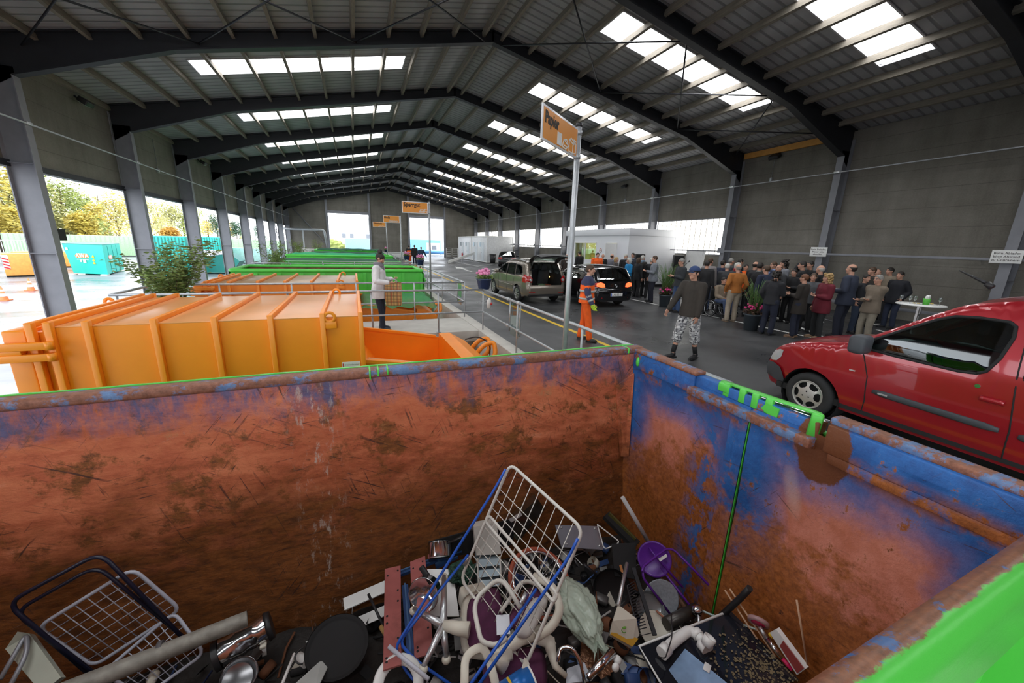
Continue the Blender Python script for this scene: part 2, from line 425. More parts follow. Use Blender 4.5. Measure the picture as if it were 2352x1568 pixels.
def m_rust_end():
    """end doors: blue paint at the frame, faded primer pink in each leaf, rust growing from the bottom"""
    t = NT('blue_paint_over_rust_doors')
    x, y, z = t.xyz()
    n1 = t.noise(1.8, 9, .7); n2 = t.noise(6.5, 9, .74, (1, 1, .75)); n3 = t.noise(26, 5, .7); n4 = t.noise(3.4, 9, .72)
    blue = t.ramp(n2, [(.3, (.012, .065, .24)), (.55, (.022, .135, .42)), (.75, (.07, .21, .46))])
    pink = t.ramp(n2, [(.3, (.50, .15, .075)), (.55, (.66, .24, .16)), (.75, (.74, .33, .26))])
    brown = t.ramp(n3, [(.3, (.17, .052, .010)), (.5, (.33, .100, .018)), (.75, (.50, .165, .04))])
    # distance from the leaf's middle: leaves are 1.25 m wide either side of the seam at y = 1.71
    u = t.math('ABSOLUTE', t.math('SUBTRACT', t.math('ABSOLUTE', t.math('SUBTRACT', y, 1.71)), .66))
    e = t.math('MAXIMUM', t.math('MULTIPLY', u, 1.75), t.math('ADD', z, -.02))
    e = t.math('ADD', e, t.math('MULTIPLY', t.math('SUBTRACT', n1, .5), .75))
    c = t.mix(t.ramp(e, [(.52, (0, 0, 0)), (.80, (.85, .85, .85)), (.95, (1, 1, 1))]), pink, blue)
    h = t.math('ADD', t.math('MULTIPLY', z, .5), t.math('MULTIPLY', t.math('SUBTRACT', n4, .5), .95))
    seam = t.ramp(t.math('ABSOLUTE', t.math('SUBTRACT', y, 2.05)), [(.0, (.2, .2, .2)), (.4, (0, 0, 0))])
    h = t.math('SUBTRACT', h, seam)
    c = t.mix(t.ramp(t.math('ADD', h, .5), [(.34, (1, 1, 1)), (.56, (.85, .85, .85)), (.66, (0, 0, 0))]), c, brown)
    c = t.mix(t.step(n2, .585, .63), c, brown)
    for rot_, sd in ((1.0, 2.), (-.6, 5.), (.2, 8.)):
        mp = t.n.new('ShaderNodeMapping'); mp.inputs['Rotation'].default_value = (rot_, 0, 0); mp.inputs['Location'].default_value = (sd, 0, sd); t.l.new(t.g, mp.inputs[0])
        k = t.math('MULTIPLY', t.step(t.noise(20, 3, .6, (.3, .1, 2.2), mp.outputs[0]), .66, .69), t.step(t.noise(1.4 + sd * .05, 4, .6), .47, .6)); c = t.mix(t.math('MULTIPLY', k, .8), c, (.07, .03, .02))
    bd = t.math('MULTIPLY', t.ramp(t.math('ABSOLUTE', t.math('SUBTRACT', z, .96)), [(.02, (1, 1, 1)), (.10, (0, 0, 0))]), t.step(n4, .46, .54))
    c = t.mix(bd, c, brown)
    ps = t.math('MULTIPLY', t.ramp(t.math('ABSOLUTE', t.math('SUBTRACT', y, 2.02)), [(.0, (1, 1, 1)), (.26, (0, 0, 0))]), t.step(n2, .48, .54))
    c = t.mix(ps, c, blue)
    sm = t.math('ADD', t.math('POWER', t.math('MULTIPLY', t.math('SUBTRACT', t.math('ADD', y, t.math('MULTIPLY', z, -.25)), 1.22), 13.), 2.), t.math('POWER', t.math('MULTIPLY', t.math('SUBTRACT', z, .62), 4.), 2.))
    c = t.mix(t.math('MULTIPLY', t.ramp(t.math('ADD', sm, t.math('MULTIPLY', n2, .8)), [(.3, (1, 1, 1)), (1.5, (0, 0, 0))]), .5), c, (.62, .48, .44))
    # the bare patch below the rim gap
    q = t.math('ADD', t.math('POWER', t.math('MULTIPLY', t.math('SUBTRACT', y, 1.26), 5.5), 2.), t.math('POWER', t.math('MULTIPLY', t.math('SUBTRACT', z, 1.0), 3.2), 2.))
    q = t.math('ADD', q, t.math('MULTIPLY', t.math('SUBTRACT', n2, .5), .9))
    c = t.mix(t.ramp(q, [(.62, (0, 0, 0)), (.70, (1, 1, 1))]), (.15, .045, .012), c)
    sc = t.math('MULTIPLY', t.step(t.noise(24, 4, .6, (1, .5, .9)), .66, .70), t.step(n4, .5, .6))
    c = t.mix(sc, c, (.05, .025, .02))
    t.bump(t.math('ADD', n3, n1), .3, .02)
    return t.done(c, t.ramp(n2, [(.3, (.40, .40, .40)), (.7, (.8, .8, .8))]))
def m_rim():
    t = NT('chipped_blue_rim')
    n2 = t.noise(7, 9, .75, (.6, 1, 1)); n3 = t.noise(30, 5, .7)
    rust = t.ramp(n3, [(.3, (.14, .05, .025)), (.7, (.30, .12, .07))])
    blue = t.ramp(n3, [(.3, (.07, .13, .27)), (.7, (.14, .24, .42))])
    c = t.mix(t.step(n2, .51, .57), rust, blue)
    t.bump(n3, .3, .01)
    return t.done(c, .6)
def m_greenrust():
    """near side: green paint outside, its edge worn away over a rusty top"""
    t = NT('green_paint_worn_rim')
    x, y, z = t.xyz()
    n2 = t.noise(6, 9, .75, (.6, 1, 1)); n3 = t.noise(28, 5, .7)
    rust = t.ramp(n3, [(.3, (.12, .045, .02)), (.7, (.29, .11, .05))])
    rust = t.mix(t.step(t.noise(9, 6, .7), .57, .62), rust, (.06, .13, .30))
    e = t.math('ADD', t.math('SUBTRACT', y, t.math('MULTIPLY', t.math('SUBTRACT', x, .96), .03)), t.math('MULTIPLY', t.math('SUBTRACT', n2, .5), .09))
    c = t.mix(t.ramp(e, [(.316, (0, 0, 0)), (.324, (1, 1, 1))]), (.08, .52, .06), rust)
    t.bump(n3, .15, .01)
    return t.done(c, .36)
def m_camo():
    t = NT('grey_urban_camouflage')
    t.g = t.node('ShaderNodeTexCoord').outputs['Object']
    a = t.noise(11, 3, .6, (1, 1, 1.8)); b = t.noise(15, 3, .6, (1.2, 1, 2.2))
    c = t.mix(t.step(a, .49, .5), (.36, .36, .37), (.66, .66, .66))
    c = t.mix(t.step(b, .55, .56), c, (.06, .06, .07))
    c = t.mix(t.step(t.noise(13, 2, .5), .60, .61), c, (.22, .22, .24))
    return t.done(c, .85)
def m_plaid():
    t = NT('tan_checked_bag')
    t.g = t.node('ShaderNodeTexCoord').outputs['Object']
    x, y, z = t.xyz()
    c = (.52, .33, .11)
    def band(v, per, w, col, f, c, ph=0.):
        k = t.math('FRACT', t.math('ADD', t.math('MULTIPLY', v, 1 / per), ph))
        return t.mix(t.math('MULTIPLY', t.ramp(k, [(0, (1, 1, 1)), (w, (1, 1, 1)), (w + .03, (0, 0, 0)), (1, (0, 0, 0))]), f), c, col)
    c = band(x, .075, .35, (.10, .065, .03), .55, c); c = band(z, .075, .35, (.10, .065, .03), .55, c)
    c = band(x, .15, .1, (.42, .03, .02), .75, c, .3); c = band(z, .15, .1, (.30, .05, .02), .6, c, .3)
    return t.done(c, .6)
M_asph, M_yard, M_wall, M_roof = m_asphalt(), m_yard(), m_wall(), m_roof()
M_rustf, M_ruste, M_rim, M_grim, M_camo, M_plaid = m_rust_far(), m_rust_end(), m_rim(), m_greenrust(), m_camo(), m_plaid()
# ------------------------------------------------------------------ the hall
FY = [-6.3, -0.6, 5.16, 10.04, 14.55, 20.05, 25.57, 31.1, 36.63, 42.15, 47.7, 53.1, 58.5]
RX, RZ, RS = 4.87, 9.2, .199
Y0, Y1 = -8.0, 58.8
XL, XR = -7.98, 17.62
def roofz(x): return RZ - RS * abs(x - RX)
PUR_L = [RX - .35 - 1.04 * i for i in range(13)]
PUR_R = [RX + .35 + 1.04 * i for i in range(13)]
SKY_Y = [(c - .6, c + .6) for c in (-3.6, 2.3, 7.2, 11.45, 16.95, 22.55, 28.15, 33.8, 39.3, 44.8, 50.3, 55.6)]
# ground
struct('floor', MB().box((3.12, Y0, -.4), (XR, Y1 + .3, 0)), M_asph)
struct('floor_yard', MB().box((-130, -60, -1.7), (2.86, 130, -1.35)).box((2.86, Y1 + .3, -1.7), (90, 130, -.06)), M_yard)
struct('trim_kerb', MB().rbox((2.84, Y0, -1.5), (3.14, Y1, .015), .012), M_conc)
SLABS = [(-2.2, -.35), (9.25, 11.06), (20.3, 22.1), (31.4, 33.2), (42.4, 44.2)]
for k, (a, b) in enumerate(SLABS):
    s = struct('floor_walkway_%d' % (k + 1), MB().rbox((-4.3, a, -.28), (2.85, b, 0), .01).box((-4.1, a + .25, -1.4), (2.85, b - .25, -.28)), M_conc)
# roof sheets with holes for the skylights
SKX = ((-4.38, 2.20), (7.52, 14.15))
def roof_side(x0, x1, sk):
    mb = MB(); xs = sorted({x0, x1, *sk}); ys = sorted({Y0, Y1, *[v for t in SKY_Y for v in t]})
    for xa, xb in zip(xs, xs[1:]):
        for ya, yb in zip(ys, ys[1:]):
            if abs(xa - sk[0]) < 1e-6 and any(abs(ya - t[0]) < 1e-6 for t in SKY_Y): continue
            for dz in (0, .12):
                mb.poly([(xa, ya, roofz(xa) + dz), (xb, ya, roofz(xb) + dz), (xb, yb, roofz(xb) + dz), (xa, yb, roofz(xa) + dz)])
    for ya, yb in SKY_Y:
        for y in (ya, yb): mb.poly([(sk[0], y, roofz(sk[0])), (sk[1], y, roofz(sk[1])), (sk[1], y, roofz(sk[1]) + .12), (sk[0], y, roofz(sk[0]) + .12)])
        for x in sk: mb.poly([(x, ya, roofz(x)), (x, yb, roofz(x)), (x, yb, roofz(x) + .12), (x, ya, roofz(x) + .12)])
    return mb
struct('ceiling', roof_side(XL - .1, RX, SKX[0]), M_roof)
struct('ceiling', roof_side(RX, XR + .1, SKX[1]), M_roof)
M_sky = pm('lit_translucent_roof_sheet', (.9, .92, .95), .5, emis=(.97, .985, 1), estr=6.5)
M_frame = pm('skylight_frame', (.5, .5, .52), .5)
WN = 0
for ya, yb in SKY_Y:
    for sx in SKX:
        WN += 1
        z0, z1 = roofz(sx[0]) + .06, roofz(sx[1]) + .06
        w = struct('window_%d' % WN, MB().poly([(sx[0], ya, z0), (sx[1], ya, z1), (sx[1], yb, z1), (sx[0], yb, z0)]), M_sky)
        fr = MB()
        for y in (ya, yb): fr.bar((sx[0], y, roofz(sx[0]) - .015), (sx[1], y, roofz(sx[1]) - .015), .04, .03)
        for x in sx: fr.bar((x, ya, roofz(x) - .015), (x, yb, roofz(x) - .015), .04, .03)
        fr.build('window_frame', M_frame, w)
# walls
struct('wall_right', MB().box((XR, Y0, -.3), (XR + .2, Y1, 1.92)).box((XR, Y0, 1.92), (XR + .2, 14.7, 3.82)).box((XR, Y0, 3.82), (XR + .2, Y1, roofz(XR) - .02)), M_wall)
struct('wall_left', MB().box((XL - .18, Y0, 3.83), (XL, Y1, roofz(XL) - .02)), M_wall)
struct('trim_lintel', MB().box((XL - .2, Y0, 3.70), (XL + .06, Y1, 3.86)), M_dark)
def gable(y0, y1, holes, top):
    """gable wall as upright strips that leave the door openings free"""
    mb = MB(); xs = sorted({XL, RX, XR, *[v for h in holes for v in h[:2]]})
    for a, b in zip(xs, xs[1:]):
        zb = -1.4
        for h in holes:
            if abs(h[0] - a) < 1e-6: zb = h[2]
        mb.prism([(a, y0, zb), (b, y0, zb), (b, y0, roofz(b) - top), (a, y0, roofz(a) - top)], (0, y1 - y0, 0))
    return mb
struct('wall_back', gable(Y1, Y1 + .2, [(-3.0, 2.3, 5.5), (7.5, 12.65, 5.45)], .02), M_wall)
struct('wall_front', gable(Y0 - .2, Y0, [(-7.4, 2.6, 5.4), (4.0, 12.0, 5.4)], .02), M_wall)  # unseen end wall; its left opening is widened to let daylight in
TN = 0
def trim(mb, m, parts=()):
    global TN
    TN += 1; o = struct('trim_%d' % TN, mb, m)
    for n, b, mm in parts: b.build(n, mm, o)
    return o
for x in (-3.0, 2.3, 7.5, 12.65): trim(MB().box((x - .13, Y1 - .22, -1.3 if x < 3 else 0), (x + .13, Y1 - .02, roofz(x) - .05)), M_col)
for a, b, z in ((-2.87, 2.17, 5.5), (7.63, 12.52, 5.45)): trim(MB().box((a, Y1 - .16, z), (b, Y1 - .02, z + .32)), M_col)
# portal frames
for k, y in enumerate(FY):
    mb = MB(); t = .012; fl = .12
    TOP = .04
    for sgn, xk, xo, knee in ((-1, -7.43, XL + .02, 5.80), (1, 17.16, XR - .02, 5.72)):
        hx = RX + sgn * 9.0
        prof = [(xo, roofz(xo) - TOP), (xo, knee - .35), (xk, knee), (hx, 6.93), (RX, 8.82), (RX, RZ - TOP)]
        mb.prism([(x, y - t, z) for x, z in prof], (0, 2 * t, 0))
        low = [(xk, knee), (hx, 6.93), (RX, 8.82)]
        for (xa, za), (xb, zb) in zip(low, low[1:]): mb.bar((xa, y, za), (xb, y, zb), 2 * fl, .03)
        mb.bar((xo, y, roofz(xo) - TOP), (RX, y, RZ - TOP), 2 * fl, .03)
        mb.box((RX - .01, y - fl, 8.82), (RX + .01, y + fl, RZ - TOP))
    o = trim(mb, M_dark)
    for xk, xo, knee, z0 in ((-7.43, XL + .02, 5.80, -1.35), (17.16, XR - .02, 5.72, 0)):
        c = MB(); s = 1 if xk > 0 else -1
        c.box((xk - .012, y - fl, z0), (xk + .012, y + fl, knee)); c.box((xo - .012, y - fl, z0), (xo + .012, y + fl, knee + .6))
        c.box((min(xk, xo), y - t, z0), (max(xk, xo), y + t, knee + .2))
        for zz in (1.55, 3.78): c.box((min(xk, xo), y - fl, zz), (max(xk, xo), y + fl, zz + .015))
        c.box((min(xk, xo) - .05, y - .18, z0), (max(xk, xo) + .05, y + .18, z0 + .03))
        c.build('column', M_col, o)
# purlins (each one runs the length of the hall)
for xs, s in ((PUR_L, -1), (PUR_R, 1)):
    for x in xs:
        if not XL < x < XR: continue
        z = roofz(x) - .012; M = Matrix.Translation((x, 0, z)) @ Matrix.Rotation(-s * -math.atan(RS), 4, 'Y')
        trim(MB().box((-.045, Y0, -.19), (.045, Y1, 0), M), M_purlin)
for x, s, yy in ((XR - .12, 1, (10.2, 14.4)),): trim(MB().box((x - .06, yy[0], roofz(x) - .30), (x + .06, yy[1], roofz(x) - .06)), pm('fresh_timber', (.62, .30, .07), .7))
# wind bracing under the roof
for b in (3, 9):
    ya, yb = FY[b] + .1, FY[b + 1] - .1
    for s in (-1, 1):
        seq = [RX + s * d for d in (.3, 4.4, 8.4, 12.0)]
        for xa, xb in zip(seq, seq[1:]):
            mb = MB()
            mb.tube([(xa, ya, roofz(xa) - .34), (xb, yb, roofz(xb) - .34)], .025, 6); mb.tube([(xb, ya, roofz(xb) - .36), (xa, yb, roofz(xa) - .36)], .025, 6)
            trim(mb, M_dark)
# wall bracing in the far bay
for x in (-7.7, 17.4):
    mb = MB(); mb.tube([(x, FY[10] + .15, .3), (x, FY[11] - .15, 5.4)], .03, 6); mb.tube([(x, FY[10] + .15, 5.4), (x, FY[11] - .15, .3)], .03, 6); trim(mb, M_col)
trim(MB().tube([(-7.3, Y1 - .1, 6.4), (-3.1, Y1 - .1, 1.2)], .05, 6), M_col)
# ribbed window band of the right wall
M_pane = pm('lit_ribbed_pane', (.85, .85, .80), .4, emis=(1, .985, .93), estr=2.4, var=.03)
for k in range(4, 12):
    ya, yb = FY[k] + .16, FY[k + 1] - .16
    if ya < 14.6: ya = 14.75
    WN += 1; mb = MB()
    n = int((yb - ya) / .36)
    for i in range(n):
        a, b = ya + (yb - ya) * i / n, ya + (yb - ya) * (i + 1) / n
        mb.box((XR + .08, a, 1.93), (XR + .10, b, 3.81))
    w = struct('window_%d' % WN, mb, M_pane)
    r = MB()
    for i in range(1, n):
        a = ya + (yb - ya) * i / n; r.box((XR + .05, a - .014, 1.93), (XR + .08, a + .014, 3.81))
    r.build('pane_rib', pm('pane_rib', (.55, .53, .47), .5), w)
    f = MB(); f.box((XR + .02, ya, 1.92), (XR + .09, yb, 1.97)).box((XR + .02, ya, 3.77), (XR + .09, yb, 3.82)).box((XR + .02, ya - .03, 1.92), (XR + .09, ya + .02, 3.82)).box((XR + .02, yb - .02, 1.92), (XR + .09, yb + .03, 3.82))
    f.build('window_frame', M_col, w)
# painted lines on the drive
def line(x0, y0, x1, y1, w, m):
    d = V((x1 - x0, y1 - y0, 0)).normalized(); n = V((-d.y, d.x, 0)) * w / 2; a, b = V((x0, y0, .004)), V((x1, y1, .004))
    return trim(MB().poly([a - n, b - n, b + n, a + n]), m)
line(5.2, -6, 5.2, 46, .13, M_yellow)
line(11.1, -6, 11.1, 46, .11, M_wline)
for y0, y1 in ((1.6, 6.4), (5.7, 10.3), (10.6, 15.2), (26.6, 31.2), (32.4, 36.8), (37.4, 41.5)): line(11.15, y0, 14.4, y1, .11, M_wline)
a = MB()
a.poly([(8.42, 29.6, .004), (8.56, 29.6, .004), (8.75, 33.6, .004), (8.55, 33.6, .004)]); a.poly([(8.2, 33.4, .004), (9.15, 33.4, .004), (8.75, 36.3, .004)])
trim(a, M_wline)
# ------------------------------------------------------------------ containers
def skip(name, label, cat, x0, x1, y0, y1, z0, z1, paint, inside, rim_m, nr=9, group=None, door=True, rust_rim=None):
    """open-top roll-off container with ribbed steel walls"""
    r = thing(name, label, cat, ((x0 + x1) / 2, (y0 + y1) / 2, z0), 0, group)
    t = .05
    MB().box((x0, y0, z0 + .12), (x1, y1, z0 + .2)).build('floor_plate', inside, r)
    for n, a, b in (('side_wall', y0, y0 + t), ('side_wall', y1 - t, y1)):
        o = MB().box((x0, a, z0 + .12), (x1, b, z1 - .02)).build(n, [paint, inside], r)
        yin = 1 if a == y0 else -1
        for p in o.data.polygons:
            if p.normal.y * yin > .5: p.material_index = 1
        yo = y0 - .06 if a == y0 else y1
        rb = MB()
        for i in range(nr + 1):
            x = x0 + .08 + (x1 - x0 - .16) * i / nr; rb.box((x - .05, yo, z0 + .12), (x + .05, yo + .06, z1 - .1))
        rb.build('wall_ribs', paint, r)
    for xa, xb, n in ((x0, x0 + t, 'end_wall'), (x1 - t, x1, 'end_door')):
        o = MB().box((xa, y0, z0 + .12), (xb, y1, z1 - .02)).build(n, [paint, inside], r)
        for p in o.data.polygons:
            if p.normal.x * (1 if n == 'end_wall' else -1) > .5: p.material_index = 1
        if n == 'end_door':
            f = MB()
            for y in (y0 + .1, y1 - .1, (y0 + y1) / 2): f.box((xb, y - .06, z0 + .15), (xb + .05, y + .06, z1 - .08))
            f.build('door_frame', paint, o)
            for y in (y0 + .02, y1 - .02):
                for z in (z0 + .5, z0 + 1.3, z1 - .35): MB().cyl((xb + .05, y, z - .09), (xb + .05, y, z + .09), .04, n=10).build('hinge', paint, o)
    c = .045
    MB().tube(rounded([(x0 + c, y0 + c - .04, z1), (x1 - c, y0 + c - .04, z1), (x1 - c, y1 - c + .04, z1), (x0 + c, y1 - c + .04, z1)], .06, 3, True), .065, 10, True).build('top_rim', rim_m, r)
    s = MB()
    for y in (y0 + .55, y1 - .55): s.box((x0 + .1, y - .06, z0), (x1 - .1, y + .06, z0 + .14))
    s.build('skid_rails', paint, r)
    return r

# the near scrap container
nc = thing('scrap_metal_container', 'large open container in the foreground, rusty red inside, green outside, half full of scrap metal', 'container', (-.6, 1.7, -1.35))
zb, zt = -1.15, 1.18
def dent(x, z):
    return .03 * mnoise.noise(V((x * 1.1, z * 1.3, 3))) + .012 * mnoise.noise(V((x * 4, z * 4, 9)))
mb = MB()
NX, NZ = 90, 40
g = []
for i in range(NX + 1):
    x = -3.9 + 6.5 * i / NX; col = []
    for j in range(NZ + 1):
        z = zb + (1.13 - zb) * j / NZ
        y = 3.0 + dent(x, z) * min(1, (1.13 - z) * 4)
        if z < -.12: y -= .10 * (-.12 - z) / 1.0
        col.append(mb.b.verts.new((x, y, z)))
    g.append(col)
for i in range(NX):
    for j in range(NZ): mb._f([g[i][j], g[i + 1][j], g[i + 1][j + 1], g[i][j + 1]], True)
mb.build('far_wall', M_rustf, nc, recalc=False)
MB().box((-3.9, 3.05, zb), (2.6, 3.10, 1.12)).build('far_wall_outside', M_green, nc)
rb = MB()
for i in range(10): rb.box((-3.7 + .68 * i - .05, 3.10, zb), (-3.7 + .68 * i + .05, 3.17, 1.1))
rb.build('wall_ribs', M_green, nc)
MB().rbox((-3.9, 2.982, 1.125), (2.66, 3.10, zt + .012), .022, seg=3).build('far_rim', M_rim, nc)
mb = MB()
for i in range(240):   # thin run of fresh green paint on the outer edge of the rim
    a = -3.9 + 6.5 * i / 240; mb.box((a, 3.088, zt - .02), (a + .0275, 3.106, zt + .016 + .004 * mnoise.noise(V((a * 6, 0, 0)))))
for x, l in ((.05, .05), (.11, .03), (.18, .025), (2.46, .03)): mb.rbox((x, 2.975, zt - .01 - l), (x + .012, 3.10, zt + .015), .003)
mb.build('paint_edge', M_green, nc)
# end doors
for n, ya, yb in (('end_door', 1.72, 3.0), ('end_door', .42, 1.70)):
    m2 = MB(); g = []
    for i in range(31):
        y = ya + (yb - ya) * i / 30; col = []
        for j in range(36):
            z = zb + (zt - .1 - zb) * j / 35
            bul = .05 * (1 - (2 * i / 30 - 1) ** 4) * (1 - (2 * j / 35 - 1) ** 4)
            col.append(m2.b.verts.new((2.56 + bul + .02 * mnoise.noise(V((y * 2, z * 2, 5))), y, z)))
        g.append(col)
    for i in range(30):
        for j in range(35): m2._f([g[i][j], g[i + 1][j], g[i + 1][j + 1], g[i][j + 1]], True)
    d = m2.build(n, M_ruste, nc, recalc=False)
    MB().box((2.63, ya, zb), (2.67, yb, zt - .1)).build('door_outside', M_green, d)
    if n == 'end_door' and ya > 1:
        fr = MB(); fr.box((2.545, 1.72, zb), (2.60, 1.80, 1.0)); fr.box((2.553, 1.80, zb), (2.575, 1.86, 1.0))
        fr.build('door_post', M_ruste, d)
MB().box((2.545, 1.706, zb), (2.56, 1.713, 1.0)).build('door_seam', pm('seam_green', (.05, .42, .04), .5), nc)
MB().rbox((2.54, 2.22, 1.145), (2.66, 3.0, zt), .012).build('end_rim', M_rim, nc)
MB().rbox((2.552, 2.24, .985), (2.65, 3.0, 1.15), .008).build('end_rim_face', M_ruste, nc)
MB().rbox((2.505, 1.30, .985), (2.58, 2.26, 1.055), .012).build('latch_beam', M_rim, nc)
MB().rbox((2.57, 1.30, .97), (2.655, 2.24, 1.15), .008).build('latch_beam_face', M_ruste, nc)
MB().rbox((2.58, .40, 1.165), (2.68, 1.26, zt + .03), .012).build('end_rim', M_rim, nc)
MB().rbox((2.555, .40, .99), (2.65, 1.25, 1.17), .01).build('end_rim_face', M_ruste, nc)
MB().rbox((2.558, .40, .93), (2.65, 1.22, 1.0), .008).build('end_rim_step', M_ruste, nc)
MB().prism([(2.36, 2.99, .80), (2.56, 2.975, .92), (2.56, 2.92, .02), (2.50, 2.97, .0)], (0, .02, 0)).build('corner_gusset', M_rustf, nc)
# green locking bar on the end rim
lk = MB(); lk.tube(rounded([(2.61, 2.02, 1.165), (2.61, 1.34, 1.19), (2.585, 1.325, 1.19), (2.57, 1.325, 1.04)], .03, 4), .02, 8, flat=(1.6, .5))
for y in (1.95, 1.82, 1.72, 1.62): lk.rbox((2.565, y - .025, 1.07), (2.60, y + .025, 1.18), .008)
lk.rbox((2.56, 1.93, 1.10), (2.60, 2.02, 1.17), .01); lk.prism([(2.56, 1.63, 1.15), (2.56, 1.54, 1.14), (2.56, 1.55, 1.05), (2.56, 1.66, 1.10)], (.012, 0, 0))
lo = lk.build('locking_bar', M_green, nc)
MB().tube([(2.63, 2.0, 1.125), (2.63, 1.28, 1.155)], .016, 8).build('locking_rod', M_chrome, lo)
MB().ball((2.55, 2.93, 1.06), (.02, .02, .05)).build('paint_blob', M_green, nc)
# near side with its worn green rim
mb = MB()
def yn(x): return .385 + .03 * (x - .96)
for a, b in ((-3.9, 2.66),):
    n = 60
    prof = [(0, zb), (0, 1.12), (-.012, 1.165), (-.04, 1.185), (-.075, 1.187), (-.105, 1.17), (-.118, 1.12), (-.118, 1.05), (-.135, .99), (-.118, .96)]
    R = []
    for i in range(n + 1):
        x = a + (b - a) * i / n
        R.append([mb.b.verts.new((x, yn(x) + dy, z)) for dy, z in prof])
    for A, B in zip(R, R[1:]):
        for k in range(len(prof) - 1): mb._f([A[k], B[k], B[k + 1], A[k + 1]], k not in (0,))
o = mb.build('near_rim', [M_grim, M_rustf], nc)
for p in o.data.polygons:
    if p.normal.y > .8 and p.center.z < .9 - (-1.35): p.material_index = 1
MB().prism([(-3.9, yn(-3.9) - .09, zb), (2.66, yn(2.66) - .09, zb), (2.66, yn(2.66) - .09, .98), (-3.9, yn(-3.9) - .09, .98)], (0, .03, 0)).build('near_wall', M_green, nc)
rb = MB()
for i in range(12):
    x = 2.58 - .58 * i; rb.prism([(x - .06, yn(x) - .09, zb), (x + .06, yn(x) - .09, zb), (x + .045, yn(x) - .19, zb), (x - .045, yn(x) - .19, zb)], (0, 0, .98 - zb))
rb.build('near_wall_ribs', M_green, nc)
MB().box((-3.9, .3, zb - .1), (2.6, 3.05, zb)).build('floor_plate', M_rustin, nc)
MB().box((-3.95, .3, zb), (-3.9, 3.05, 1.12)).build('end_wall', M_rustf, nc)
s = MB()
for y in (1.1, 2.3): s.box((-3.8, y - .08, -1.35), (2.5, y + .08, zb - .1))
s.build('skid_rails', M_green, nc)

